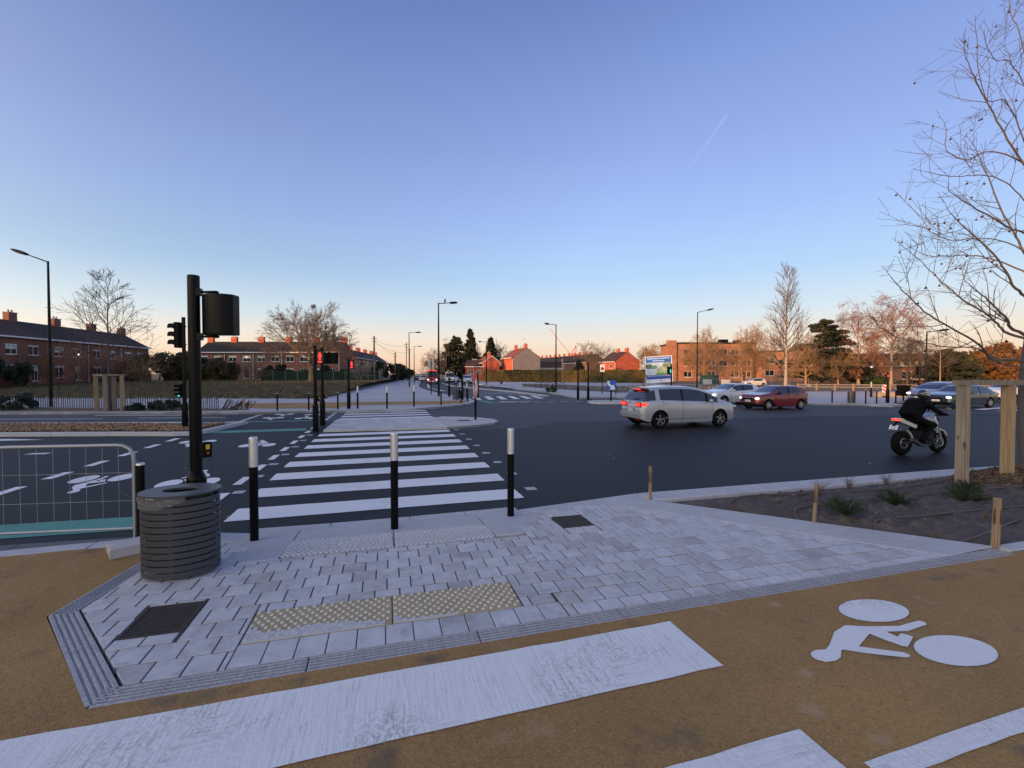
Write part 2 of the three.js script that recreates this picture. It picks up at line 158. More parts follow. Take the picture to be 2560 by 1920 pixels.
Object.assign(M, {
  black: deep(.003, .42, .28), blackSatin: deep(.0035, .34, .32), blackMatt: deep(.005, .7, .25), anthracite: mat(.075, .078, .085, .42, { metalness: .45 }),
  steel: mat(.62, .62, .63, .34, { metalness: .85 }), galv: mat(.36, .38, .40, .5, { metalness: .7 }), alu: mat(.72, .71, .69, .38, { metalness: .75 }), white: mat(.74, .74, .73, .5), offWhite: mat(.62, .60, .56, .7), pane: mat(.022, .025, .03, .06, { metalness: .0 }), shutter: mat(.66, .65, .62, .65),
  grey: mat(.30, .30, .31, .6), zinc: mat(.33, .34, .36, .45, { metalness: .5 }), red: mat(.55, .03, .02, .5), yellow: mat(.75, .50, .05, .5), blueSign: mat(.015, .10, .50, .45), hose: mat(.11, .082, .066, .5),
  tyre: deep(.005, .85, .3), plate: mat(.70, .70, .68, .5), greenNet: mat(.012, .035, .022, .9), antenna: mat(.12, .12, .12, .5, { metalness: .6 }),
});
// ---------------------------------------------------------------- terrain, roads
const RY = -.12;
const HZ = 1400;
struct('ground', metric(new THREE.PlaneGeometry(HZ * 2, HZ * 2).rotateX(-Math.PI / 2).translate(0, -.30, -200)), M.meadow);
{ // carriageway: one broad sheet, old grey asphalt with broad patches of wear
  const x0 = -75, x1 = 135, b0 = 3, b1 = 215, nx = 84, nb = 84, g = new THREE.PlaneGeometry(x1 - x0, b1 - b0, nx, nb).rotateX(-Math.PI / 2).translate((x0 + x1) / 2, RY, -(b0 + b1) / 2);
  const p = g.attributes.position, c = [], u = g.attributes.uv; for (let i = 0; i < p.count; i++) { const x = p.getX(i), z = p.getZ(i), k = .82 + .36 * fbm(x / 60 + 5, z / 60 + 9, 8, 4, 7); c.push(k, k, k); u.setXY(i, x, -z); }
  g.setAttribute('color', new THREE.Float32BufferAttribute(c, 3)); struct('road', g, M.asphaltOld);
}
// newer, darker surfacing laid up to a seam across the junction
struct('road_new_surfacing', sheet([[-75, 4], [48, 4], [48, 11.5], [32, 15.2], [22, 16.6], [9.4, 17.6], [6.5, 17.6], [4.9, 16.0], [1.5, 16.0], [1.5, 20.6], [-2.4, 20.6], [-2.9, 25.2], [-6, 25.2], [-12, 20.6], [-75, 33]], RY + .004), M.asphaltNew);

// ---------------------------------------------------------------- the near corner: base, ochre path, pavers
const RAMP = (x, b) => -.085 * smooth(5.05, 6.3, b) * smooth(-2.3, -1.6, x) * (1 - smooth(1.75, 2.4, x));
struct('sidewalk_base', block([[-40, -8], [40, -8], [40, 3.42], [6.35, 3.42], [3.75, 6.05], [1.9, 6.2], [1.9, 5.1], [-1.72, 5.1], [-1.9, 6.15], [-40, 6.15]], -.13, -.28), M.joint);
struct('cycle_path', sheet([[-40, -8], [40, -8], [40, 3.24], [6.2, 3.24], [-1.61, 3.045], [-2.505, 4.29], [-2.31, 5.5], [-2.25, 5.86], [-40, 6.15]].map(p => p), 0), M.ochre);
const footway = struct('footway', sheet([[-1.4, 3.2], [6.1, 3.35], [3.7, 6.0], [2.6, 6.0], [2.0, 5.02], [-1.9, 5.02], [-2.25, 5.4], [-2.3, 4.4]], -.0065), M.joint);
{
  const R = rng(5), region = [[-1.515, 3.225], [6.05, 3.36], [3.55, 5.98], [-2.12, 5.98], [-2.32, 4.36]];
  const diag = [[5.55, 3.36], [3.1, 5.93]];                       // inner edge of the smooth border slabs along the planting bed
  const inside = [[-1.515, 3.225], [5.5, 3.345], [3.08, 5.98], [-2.12, 5.98], [-2.32, 4.36]];
  const holes = [[-.985, 1.345, 3.0, 3.5], [-.985, 1.045, 3.5, 3.955], [-1.835, -1.415, 3.79, 4.27], [2.04, 2.45, 5.165, 5.61], [-1.42, 1.55, 5.05, 6.5]];
  let pieces = [];
  const rows = 13, D = .2165, W = .2045;
  for (let r = 0; r < rows; r++) for (let k = -14; k < 40; k++) {
    const off = (r % 2) * W / 2 + (hash2(r, 3, 8) - .5) * .012; let rects = [[k * W + off, k * W + off + W, 3.225 + r * D, 3.225 + (r + 1) * D]];
    for (const h of holes) { const nx = []; for (const q of rects) { if (q[1] <= h[0] || q[0] >= h[1] || q[3] <= h[2] || q[2] >= h[3]) { nx.push(q); continue; } if (q[0] < h[0]) nx.push([q[0], h[0], q[2], q[3]]); if (q[1] > h[1]) nx.push([h[1], q[1], q[2], q[3]]); const a = Math.max(q[0], h[0]), b = Math.min(q[1], h[1]); if (q[2] < h[2]) nx.push([a, b, q[2], h[2]]); if (q[3] > h[3]) nx.push([a, b, h[3], q[3]]); } rects = nx; }
    for (const q of rects) { if (q[1] - q[0] < .03 || q[3] - q[2] < .03) continue; const j = .0058; pieces.push([[q[0] + j, q[2] + j], [q[1] - j, q[2] + j], [q[1] - j, q[3] - j], [q[0] + j, q[3] - j]]); }
  }
  for (let k = 0; k < 12; k++) { const a = -.985 + k * .194, j = .004; pieces.push([[a + j, 3.228], [a + .194 - j, 3.228], [a + .194 - j, 3.495], [a + j, 3.495]]); }
  pieces = pieces.map(p => clipPoly(p, inside)).filter(Boolean);
  pieces.sort((p, q) => Math.hypot(...p[0]) - Math.hypot(...q[0]));
  const rest = [];
  pieces.forEach((p, i) => { const y = (R() - .5) * .003, tx = (R() - .5) * .01, tb = (R() - .5) * .01, c0 = p[0]; const g = bend(block(p, 0, -.05, .003), (x, b) => y + (x - c0[0]) * tx + (b - c0[1]) * tb + RAMP(x, b)); const u = g.attributes.uv, o = R() * 3, o2 = R() * 3; for (let k = 0; k < u.count; k++) u.setXY(k, u.getX(k) + o, u.getY(k) + o2);
    const q = R(), m = M.pavers[q < .32 ? 0 : q < .58 ? 1 : q < .80 ? 2 : q < .93 ? 3 : 4]; if (i < 300) part(footway, 'paver', g, m); else rest.push(g); });
  if (rest.length) { const o = part(footway, 'distant_pavers', rest, M.pavers[0]); o.userData.kind = 'stuff'; }
  // smooth border slabs beside the planting bed
  const A = [3.72, 6.0], B = [6.28, 3.41], Ai = [3.05, 5.985], Bi = [5.5, 3.35]; const N = 6; for (let k = 0; k < N; k++) { const t0 = k / N, t1 = (k + 1) / N, m = (p, q, t) => [lerp(p[0], q[0], t), lerp(p[1], q[1], t)]; part(footway, 'border_slab', block(inset(ccw([m(A, B, t0), m(A, B, t1), m(Ai, Bi, t1), m(Ai, Bi, t0)]), .003), .003, -.06, .006), M.concrete); }
  // ribbed granite guide strip: five-stone sections with four grooves
  const rib = (q) => { const [a, b, c, d] = q, gs = []; const m = (p, r, t) => [lerp(p[0], r[0], t), lerp(p[1], r[1], t)]; gs.push(block(q, -.009, -.06)); const cuts = [0, .17, .25, .37, .45, .57, .65, .77, .85, 1]; for (let k = 0; k < 5; k++) { const t0 = k === 0 ? 0 : [0, .25, .45, .65, .84][k], t1 = [.17, .37, .57, .77, 1][k]; gs.push(block([m(a, d, t0), m(b, c, t0), m(b, c, t1), m(a, d, t1)], .001, -.03, .004)); } return join(gs); };
  for (const q of courses([[-1.61, 3.05], [6.2, 3.20]], .165, 1.1, .008)) part(footway, 'ribbed_granite_stone', rib(q), M.granite);
  for (const q of courses([[-2.5, 4.3], [-1.625, 3.06]], .165, .76, .008)) part(footway, 'ribbed_granite_stone', rib(q), M.granite);
  for (const q of courses([[-2.27, 5.8], [-2.505, 4.31]], .155, .75, .008)) part(footway, 'ribbed_granite_stone', rib(q), M.granite);
  // tactile warning slabs
  const tactile = (x0, x1, b0, b1, pitch, m, md, y) => { const g = bend(block([[x0 + .004, b0], [x1 - .004, b0], [x1 - .004, b1], [x0 + .004, b1]], y, -.06, .005), RAMP); const s = part(footway, 'tactile_slab', g, m); const ds = []; let row = 0; for (let b = b0 + pitch * .55; b < b1 - .02; b += pitch * .72, row++) for (let x = x0 + pitch * (.4 + (row % 2) * .5); x < x1 - .02; x += pitch) ds.push(new THREE.CylinderGeometry(.0105, .0165, .011, 8).translate(x + (R() - .5) * .006, y + .004 + RAMP(x, b), -b + (R() - .5) * .006)); const o = part(s, 'warning_studs', ds, md); o.userData.kind = 'stuff'; };
  tactile(-.98, .035, 3.505, 3.95, .066, M.tactile, M.dome, .001); tactile(.035, 1.04, 3.505, 3.95, .066, M.tactile, M.dome, .001);
  tactile(-1.045, .075, 5.065, 5.66, .052, M.tactileGrey, M.domeGrey, .002); tactile(.075, 1.19, 5.065, 5.66, .052, M.tactileGrey, M.domeGrey, .002);
  { // dried mortar smeared over the front edge of the beige slabs: a rough-edged film
    const film = (x0, x1, f) => { const top = [], bot = []; for (let x = x0; x <= x1 + 1e-6; x += .012) { top.push([x, f(x)]); bot.push([x, 3.508]); } part(footway, 'mortar_smear', block([...bot, ...top.reverse()], .0085, -.01), M.residue); };
    film(-.972, -.02, x => 3.53 + .055 * smooth(0, -.5, x) + .05 * vn(x * 14, 1, 512, 4) + .03 * vn(x * 55, 2, 512, 5) + .16 * smooth(-.86, -.95, x) * vn(x * 60, 3, 512, 6));
    film(.045, .52, x => 3.514 + .03 * vn(x * 22, 4, 512, 7) + .08 * smooth(.14, .05, x));
  }
  // flared slabs with the bollards and dropped kerb stones
  const slab = (poly, y, m, n = 'kerb_slab') => part(footway, n, bend(block(inset(ccw(poly), .004), y, -.10, .006), RAMP), m);
  slab([[-1.40, 5.02], [-1.05, 5.03], [-1.03, 6.20], [-1.62, 6.22], [-1.715, 5.88]], .004, M.concrete); slab([[1.195, 5.11], [1.545, 5.13], [1.83, 5.97], [1.80, 6.30], [1.17, 6.25]], .004, M.concrete);
  slab([[-1.03, 5.665], [.075, 5.68], [.075, 6.22], [-1.03, 6.2]], .003, M.concrete); slab([[.075, 5.68], [1.17, 5.69], [1.17, 6.24], [.075, 6.22]], .003, M.concrete);
  slab([[-2.25, 5.87], [-1.72, 5.89], [-1.62, 6.22], [-2.25, 6.2]], .003, M.kerb, 'kerb_stone'); slab([[1.83, 5.99], [3.72, 6.0], [3.72, 6.38], [1.80, 6.30]], .003, M.kerb, 'kerb_stone');
  for (const q of courses([[-1.62, 6.235], [-.7, 6.215], [.3, 6.235], [1.80, 6.31]], .17, .95, .006)) part(footway, 'dropped_kerb_stone', bend(block(q, -.002, -.2, .01), RAMP), M.kerb);
  // access covers let into the paving
  const cover = (x0, x1, b0, b1, worn) => { const t = part(footway, 'access_cover', [block([[x0 + .004, b0 + .004], [x1 - .004, b0 + .004], [x1 - .004, b1 - .004], [x0 + .004, b1 - .004]], -.006, -.05), ...[[x0, x0 + .022, b0, b1], [x1 - .022, x1, b0, b1], [x0 + .022, x1 - .022, b0, b0 + .022], [x0 + .022, x1 - .022, b1 - .022, b1]].map(q => block([[q[0], q[2]], [q[1], q[2]], [q[1], q[3]], [q[0], q[3]]], .001, -.04, .003))], M.castIron);
    const n = []; for (let x = x0 + .045; x < x1 - .04; x += .03) for (let b = b0 + .045; b < b1 - .04; b += .03) n.push(box(.018, .004, .007, x, -.004, -b, ((Math.round(x * 100) + Math.round(b * 100)) % 2 ? 1 : -1) * .78)); const o = part(t, 'tread_pattern', n, M.castIron); o.userData.kind = 'stuff'; };
  cover(-1.83, -1.42, 3.795, 4.265); cover(2.045, 2.445, 5.17, 5.605);
}
// kerb of the near corner: right-hand line along the planting bed, left-hand line along the ochre path
const nearKerb = struct('near_kerb', block([[3.73, 6.02], [11.2, 6.06], [14, 5.6], [14, 5.8], [11.2, 6.25], [3.73, 6.2]], -.03, -.30), M.concrete);
for (const q of courses([[14.5, 5.75], [13.0, 6.18], [11.6, 6.40], [10, 6.42], [3.74, 6.38]], .40, 1.0)) part(nearKerb, 'kerb_stone', block(q, .004, -.26, .012), M.kerb);
for (const q of courses([[-2.26, 6.12], [-3.9, 6.03], [-9, 6.10], [-30, 6.5]], .21, 1.0)) part(nearKerb, 'kerb_stone', block(q.map(p => [p[0], p[1] + 0]), .004, -.26, .012), M.kerb);
for (const q of courses([[-2.0, 6.25], [-4, 6.36], [-9, 6.45], [-24, 6.8]], .24, 2.0)) part(nearKerb, 'gutter_stone', block(q.map(p => [p[0], p[1] + .1]), RY + .05, -.28, .008), M.asphaltOldStone);
for (const q of courses([[6.28, 3.27], [14, 3.45]], .15, 1.0)) part(nearKerb, 'kerb_stone', block(q, .006, -.2, .01), M.kerb);

// ---------------------------------------------------------------- far corners and islands
const CORNER_L = [[-75, 43], [-17.9, 27.84], [-9.6, 25.85], [-6.1, 25.0], [-2.4, 24.95], [.0, 24.9], [1.4, 25.15], [2.8, 26.2], [4.2, 27.5], [5.2, 29.1], [5.85, 31], [5.95, 33.5], [5.3, 40], [4.6, 47], [4.3, 56], [4.5, 68], [6.3, 92], [13.4, 180], [14.5, 205], [-75, 205]];
const cornerL = struct('far_corner_footway', block(CORNER_L, -.002, -.3), M.concreteFar);
for (const q of courses([...CORNER_L.slice(1, 17)], .22, 1.0)) if (q[0][1] < 60) part(cornerL, 'kerb_stone', block(q, .003, -.25, .01), M.kerb);
struct('far_cycle_strip', sheet([[-8.4, 28.9], [-6.3, 27.0], [-2.6, 26.4], [-2.0, 28.5], [-.2, 28.5], [3.2, 28.0], [4.5, 28.7], [5.45, 31.2], [5.4, 31.8], [2.9, 31.4], [-2, 31.7], [-8.5, 32.1]], .0035), M.ochre);
const CORNER_R = [[14.2, 33.4], [17.6, 33.3], [20.2, 30.4], [22.4, 26.4], [24.9, 23.3], [27.4, 22.2], [28.7, 20.4], [29.6, 20.5], [30.8, 21.9], [33, 23.3], [45, 24.6], [134, 23], [134, 205], [25.5, 205], [21.5, 150], [16, 84], [15, 68], [15, 55], [15.6, 44]];
const cornerR = struct('right_corner_footway', block(CORNER_R, -.002, -.3), M.concreteFar);
for (const q of courses([[15, 68], [15, 55], [15.6, 44], ...CORNER_R.slice(0, 10)], .22, 1.0)) part(cornerR, 'kerb_stone', block(q, .003, -.25, .01), M.kerb);
struct('dry_grass_verge', sheet([[18.9, 64], [20, 50], [21.8, 40.6], [25, 41], [31.5, 42], [34, 50], [31.6, 59], [28.5, 71], [24, 81.5]], .0035), M.meadow);
struct('works_ground', sheet([[30, 62], [37, 45], [33.5, 32.2], [42, 38], [56, 36], [134, 34], [134, 205], [27, 205], [22.2, 104], [40, 90], [50, 80], [46, 66]], .0035), M.soil);
struct('works_footpath', sheet([[22.3, 88], [30, 76], [38, 70], [56, 60], [75, 50], [75, 52], [56, 62.5], [39, 73.5], [31, 80], [24, 92]], .008), M.concreteFar);
// central refuge on the crossing, with its rounded nose
const NOSE = [[-2.05, 16.62], [2.06, 16.45], [2.6, 16.6], [3.3, 16.85], [3.95, 17.3], [4.3, 17.95], [4.25, 18.7], [3.85, 19.4], [3.2, 19.95], [2.3, 20.35], [-2.0, 20.42]];
const refuge = struct('crossing_refuge', block(NOSE, -.045, -.25), M.concrete);
for (const q of courses([...NOSE.slice(1, 10)], .18, .6)) part(refuge, 'kerb_stone', block(q, -.02, -.22, .012), M.kerb);
for (let r = 0; r < 6; r++) for (let k = 0; k < 9; k++) { const x = -1.98 + k * .45 + (r % 2) * .05, b = 16.72 + r * .61; if (x + .44 > 2.08) continue; if (r === 1 || r === 4) continue; part(refuge, 'paver', block([[x, b], [x + .435, b], [x + .435, b + .595], [x, b + .595]], -.036, -.1, .008), M.pavers[(r * 5 + k * 3) % 4]); }
for (const b of [17.33, 19.16]) for (let k = 0; k < 4; k++) { const x = -1.98 + k * 1.01; const s = part(refuge, 'tactile_slab', block([[x, b], [x + .995, b], [x + .995, b + .595], [x, b + .595]], -.036, -.1, .008), M.tactileGrey); const ds = []; for (let i = 0; i < 16; i++) for (let j = 0; j < 9; j++) ds.push(new THREE.CylinderGeometry(.012, .017, .012, 6).translate(x + .03 + i * .061, -.032, -(b + .04 + j * .064))); const o = part(s, 'warning_studs', ds, M.domeGrey); o.userData.kind = 'stuff'; }
part(refuge, 'access_cover', block([[2.75, 18.35], [3.25, 18.35], [3.25, 18.75], [2.75, 18.75]], -.038, -.1, .004), M.castIron);
// planted median on the left, mulched with wood chips
const MED = [[-75, 37.5], [-75, 34.6], [-11.8, 18.32], [-8.4, 17.55], [-6.4, 17.0], [-6.05, 17.05], [-5.9, 17.35], [-5.55, 19.3], [-5.4, 19.85], [-6.4, 19.7], [-9.7, 20.65], [-13.7, 21.6]];
const median = struct('planted_median', block(inset(ccw(MED), .1), -.03, -.3), M.mulch);
for (const q of courses([[-24, 21.5], ...MED.slice(2), [-24, 24.2]], -.2, 1.6, .008).map(q => [q[3], q[2], q[1], q[0]])) part(median, 'kerb_stone', block(q, .005, -.25, .012), M.kerb);
// splitter island with the blue arrow sign
const SPL = [[12.9, 28.0], [13.3, 27.2], [14.3, 26.9], [17.5, 27.3], [19.6, 27.0], [19.2, 28.4], [16, 29.2], [14, 29.6], [13.2, 29.1]];
const splitter = struct('splitter_island', block(inset(ccw(SPL), .1), -.01, -.3), M.concreteFar);
for (const q of courses([...ccw(SPL), ccw(SPL)[0]], .18, .9)) part(splitter, 'kerb_stone', block(q, .004, -.25, .012), M.kerb);
// meadow bank on the far left
{ const poly = [[-75, 60], [-27, 43], [-17.5, 40.2], [-9.3, 37.9], [-4.4, 36.6], [-3.6, 44], [-2.7, 54.5], [-.4, 82], [2.4, 110], [4, 140], [8, 200], [-75, 205]];
  const h = (x, b) => .62 * smooth(40, 72, b + .30 * x + 8) + .05 * (fbm(x / 30 + 3, b / 30 + 3, 8, 3, 9) - .5); const n = 130, gx = [], pos = [], uv = [];
  const inside = (x, b) => { let c = false; for (let i = 0, j = poly.length - 1; i < poly.length; j = i++) { const [xi, yi] = poly[i], [xj, yj] = poly[j]; if (yi > b !== yj > b && x < (xj - xi) * (b - yi) / (yj - yi) + xi) c = !c; } return c; };
  const tri = (p, q, r) => { for (const t of [p, q, r]) { pos.push(t[0], h(t[0], t[1]) + .012, -t[1]); uv.push(t[0], t[1]); } };
  for (let i = 0; i < n; i++) for (let j = 0; j < n; j++) { const x0 = -75 + i * .65, b0 = 36 + j * 1.3, cell = [[x0, b0], [x0 + .65, b0], [x0 + .65, b0 + 1.3], [x0, b0 + 1.3]]; if (cell.every(c => inside(...c))) { tri(cell[0], cell[1], cell[2]); tri(cell[0], cell[2], cell[3]); } }
  const g = new THREE.BufferGeometry(); g.setAttribute('position', new THREE.Float32BufferAttribute(pos, 3)); g.setAttribute('uv', new THREE.Float32BufferAttribute(uv, 2)); g.computeVertexNormals(); struct('meadow', g, M.meadow);
  M.meadowH = h; M.inMeadow = inside;
  struct('meadow_footpath', bend(sheet([[-75, 84], [-45, 76.5], [-20, 73], [-3, 70.6], [-3, 72], [-20, 74.5], [-45, 78], [-75, 85.8]], .02), (x, b) => h(x, b)), M.concreteFar);
}
// planting strip behind the paling on the left
struct('planting_strip', sheet([[-40, 33.9], [-17.8, 28.2], [-9.6, 26.25], [-7.2, 26.0], [-7.4, 27.2], [-12, 29.0], [-20, 31.5], [-40, 37]], .0045), M.mulch);

// ---------------------------------------------------------------- planting bed at the right: woven membrane, soil, hoses
{ const R = rng(77), nx = 190, nb = 70, pos = [], uv = [], idx = []; const edge = b => lerp(6.28, 3.75, (b - 3.42) / 2.58);
  const wr = (x, b) => { const w1 = Math.sin((b * 3.1 - x * .9 + 1.6 * fbm(x / 9, b / 9, 8, 3, 31)) * 5.2), w2 = Math.sin((b * 1.2 + x * 2.3 + 2.2 * fbm(x / 7 + 3, b / 7, 8, 3, 32)) * 6.5); const r = Math.pow(Math.abs(w1), 6) * .036 + Math.pow(Math.abs(w2), 8) * .028; return r * (.25 + 1.5 * fbm(x / 5, b / 5, 8, 2, 33)) + .04 * fbm(x / 4, b / 4, 8, 3, 34); };
  const f = (x, b) => { const d = Math.min(b - 3.4, 5.98 - b, (x - edge(b)) * .72); return -.055 + smooth(0, .35, d) * (.045 + wr(x, b)) + .16 * Math.exp(-(((x - 10.8) / 1.7) ** 2 + ((b - 5.3) / .7) ** 2)); };
  for (let j = 0; j <= nb; j++) for (let i = 0; i <= nx; i++) { const b = lerp(3.41, 5.99, j / nb), x = lerp(edge(b) + .005, 14.4, Math.pow(i / nx, 1.15)); pos.push(x, f(x, b), -b); uv.push(x, b); }
  for (let j = 0; j < nb; j++) for (let i = 0; i < nx; i++) { const a = j * (nx + 1) + i, c = a + nx + 1; idx.push(a, a + 1, c + 1, a, c + 1, c); }
  const g = new THREE.BufferGeometry(); g.setAttribute('position', new THREE.Float32BufferAttribute(pos, 3)); g.setAttribute('uv', new THREE.Float32BufferAttribute(uv, 2)); g.setIndex(idx); g.computeVertexNormals(); struct('planting_bed', g, M.fabric); M.bedH = f;
}
// ---------------------------------------------------------------- road markings
const MK = RY + .009;
function mark(name, polys, m, label, y = MK) { const o = struct(name, polys.map(p => sheet(p, y)), m); return o; }
const rect = (x0, x1, b0, b1) => [[x0, b0], [x1, b0], [x1, b1], [x0, b1]];
const wob = (poly, s, n = 14) => { const q = ccw(poly), out = []; for (let i = 0; i < q.length; i++) { const a = q[i], b = q[(i + 1) % q.length], L = Math.hypot(b[0] - a[0], b[1] - a[1]), k = Math.max(1, Math.min(n, Math.round(L / .18))); for (let t = 0; t < k; t++) { const f = t / k; out.push([lerp(a[0], b[0], f) + (vn(f * 31 + i * 7, s, 512, 3) - .5) * .012, lerp(a[1], b[1], f) + (vn(f * 29 + i * 5, s + 9, 512, 4) - .5) * .012]); } } return out; };
const zebra = (b0, n, x0, x1) => { for (let k = 0; k < n; k++) { const b = b0 + k * 1.235; struct('crosswalk_bar', sheet(wob([[x0, b - .05], [x1, b + .06], [x1, b + .66], [x0, b + .56]], k), MK), M.paint); } };
zebra(6.93, 8, -2.09, 2.09);
zebra(20.92, 4, -1.98, 2.02);
for (let k = 0; k < 9; k++) { const b = 8.0 + k * 1.235; struct('cycle_lane_dash', sheet(rect(-2.63, -2.49, b - .1, b + .55), MK), M.paint); if (k < 8) for (const s of [-1, 1]) struct('marker_patch', sheet(wob(rect(s * 2.37 - .09, s * 2.37 + .09, b - .78 + (s < 0 ? 0 : .2), b - .58 + (s < 0 ? 0 : .2)), k + 40), MK), M.kerb); }
for (let k = 0; k < 6; k++) { const b = 9.3 + k * 1.245; struct('lane_dash', sheet(rect(-6.2, -6.03, b, b + .66), MK), M.paint); }
for (let k = 0; k < 4; k++) struct('cycle_lane_dash', sheet(rect(-2.55, -2.4, 20.9 + k * 1.1, 21.45 + k * 1.1), MK), M.paint);
for (let k = 0; k < 4; k++) struct('lane_dash', sheet([[-5.95, 21.0 + k * .95], [-5.78, 21.0 + k * .95], [-5.66, 21.6 + k * .95], [-5.83, 21.6 + k * .95]], MK), M.paint);
struct('green_stop_band', sheet([[-30, 7.5], [-30, 8.2], [-3.2, 7.45], [-2.55, 7.42], [-2.4, 6.8], [-3.0, 6.83]], MK), M.paintGreen);
struct('green_stop_band', sheet([[-6.0, 17.25], [-2.7, 17.28], [-2.78, 17.95], [-5.95, 17.9]], MK), M.paintGreen);
struct('green_stop_band', sheet([[-5.95, 20.85], [-2.9, 20.7], [-2.9, 20.95], [-5.9, 21.15]], MK), M.paintGreen);
// lane lines and arrows of the left arm
const slant = (x, b) => [x, b + -(x + 10) * .232];
for (const [x0, x1, b, w] of [[-13.2, -9.0, 25.2, .22], [-30, -11.9, 23.55, .13], [-10.6, -6.9, 23.85, .13], [-13.7, -7.8, 21.95, .16], [-28, -14.6, 21.2, .13]]) struct('lane_line', sheet([slant(x0, b), slant(x1, b), slant(x1, b + w), slant(x0, b + w)], MK), M.paint);
struct('lane_line', sheet([[-14, 17.3], [-11, 16.95], [-9.8, 16.87], [-10.9, 17.35], [-14, 17.95]], MK), M.paint);
struct('lane_line', sheet([[-8.5, 13.9], [-8.05, 13.85], [-8.0, 14.05], [-8.4, 14.1]], MK), M.paint);
// second crossing over the street ahead
for (let k = 0; k < 6; k++) { const x = 6.35 + k * 1.04; struct('crosswalk_bar', sheet([[x, 33.9 + k * .15], [x + .52, 33.95 + k * .15], [x + 1.15, 39.0 + k * .05], [x + .68, 39.0 + k * .05]], MK + .003), M.paint); }
struct('green_stop_band', sheet([[6.3, 33.2], [6.85, 33.3], [7.1, 29.9], [6.55, 29.8]], MK), M.paintGreen);
for (let k = 0; k < 6; k++) struct('stop_dash', sheet(rect(8.75 + k * 1.0, 9.3 + k * 1.0, 30.3, 30.5), MK), M.paint);
for (const q of [[[7.6, 31.4], [9.9, 31.2], [9.9, 31.5], [7.7, 31.75]], [[7.2, 30.5], [8.6, 30.45], [8.6, 30.7], [7.3, 30.75]], [[8.6, 45.2], [12.4, 43.0], [12.6, 43.3], [8.7, 45.5]], [[9.3, 50], [12.2, 45.8], [12.4, 46], [9.4, 50.2]], [[7.8, 41.2], [9.4, 40.9], [9.4, 41.2], [7.8, 41.5]], [[11, 42.2], [12.7, 41.8], [12.7, 42.0], [11, 42.45]]]) struct('lane_line', sheet(q, MK), M.paint);
struct('lane_line', sheet([[5.55, 64], [5.75, 64], [6.45, 52], [6.2, 52]], MK), M.paint); struct('lane_line', sheet([[8.6, 104], [8.85, 104], [5.75, 64.5], [5.5, 64.5]], MK), M.paint);
struct('lane_line', sheet([[11.0, 98], [11.3, 98], [10.2, 72], [9.8, 72]], MK), M.paint); struct('median_kerb_line', block([[9.6, 71], [11.2, 70], [11.7, 58], [13.3, 47], [13.6, 38], [13.0, 38], [12.7, 47], [11.1, 58], [10.4, 69]], -.03, -.2), M.kerb);
// crossing on the right arm
for (let k = 0; k < 7; k++) struct('crosswalk_bar', sheet([[31.2 + k * .05, 18.0 - k * 1.0], [36, 18.9 - k * 1.0], [36, 18.45 - k * 1.0], [31.2 + k * .05, 17.55 - k * 1.0]], MK), M.paint);
// the ochre path: give-way bars, lane line
struct('crosswalk_bar', sheet(wob([[-12, 2.62], [-1.7, 2.888], [.58, 2.944], [2.026, 2.995], [2.045, 2.447], [-.5, 2.35], [-12, 2.05]], 3, 40), .005), M.paintWorn);
struct('crosswalk_bar', sheet(wob([[-8, 1.62], [1.3, 1.868], [2.064, 1.903], [2.075, 1.33], [-8, 1.05]], 5, 40), .005), M.paintWorn);
struct('cycle_lane_line', sheet(wob([[2.18, 1.655], [3.4, 1.70], [9, 1.82], [9, 1.70], [3.4, 1.588], [2.19, 1.545]], 6, 40), .005), M.paint);
// bicycle symbols: outline in metres, u along the wheelbase, v up from the axle line
const RIDER = [[.609, .423], [.56, .30], [.497, .049], [.515, -.171], [.487, -.188], [.459, -.173], [.43, .062], [.465, .22], [.395, .209], [.423, .139], [.40, .115], [.367, .104], [.33, .18], [.288, .27], [.304, .296], [.38, .33], [.477, .361], [.378, .585], [.31, .47], [.249, .362], [.215, .353], [.20, .385], [.208, .42], [.30, .60], [.381, .73], [.345, .78], [.318, .812], [.295, .88], [.301, .955], [.335, .99], [.381, .979], [.415, .93], [.411, .828], [.45, .75], [.494, .683], [.56, .58]];
function bikeMark(x, b, up, s, stretch, y, label) { // up: direction [dx, db] the rider's head points
  const rt = [up[1], -up[0]]; const map = ([u, v]) => { const uu = (u - .45) * s, vv = (v + .1) * s * stretch; return [x + rt[0] * uu + up[0] * vv, b + rt[1] * uu + up[1] * vv]; };
  const ring = c => Array.from({ length: 28 }, (_, i) => { const t = i / 28 * 2 * Math.PI; return map([c + .162 * Math.cos(t), .29 * Math.sin(t)]); });
  struct('bicycle_symbol', [sheet(ring(.72), y), sheet(RIDER.map(map), y), sheet(ring(.18), y), sheet(Array.from({ length: 22 }, (_, i) => map([.357 + .062 * Math.cos(i / 22 * 6.2832), .90 + .093 * Math.sin(i / 22 * 6.2832)])), y + .0012)], M.paint); }
bikeMark(3.76, 2.45, [-1, 0], 1, 1, .005);
bikeMark(-5.13, 10.48, [0, -1], 1.12, 1.05, MK); bikeMark(-3.45, 9.42, [0, 1], 1.12, 1.05, MK);
bikeMark(-5.25, 15.35, [0, -1], 1.05, 1.0, MK); bikeMark(-3.42, 13.95, [0, 1], 1.05, 1.0, MK);
bikeMark(-4.85, 22.75, [0, -1], 1.0, 1.0, MK); bikeMark(-4.75, 24.55, [0, -1], 1.0, .9, MK); bikeMark(-3.45, 21.9, [0, 1], 1.0, 1.0, MK); bikeMark(-3.35, 23.75, [0, 1], 1.0, .9, MK);
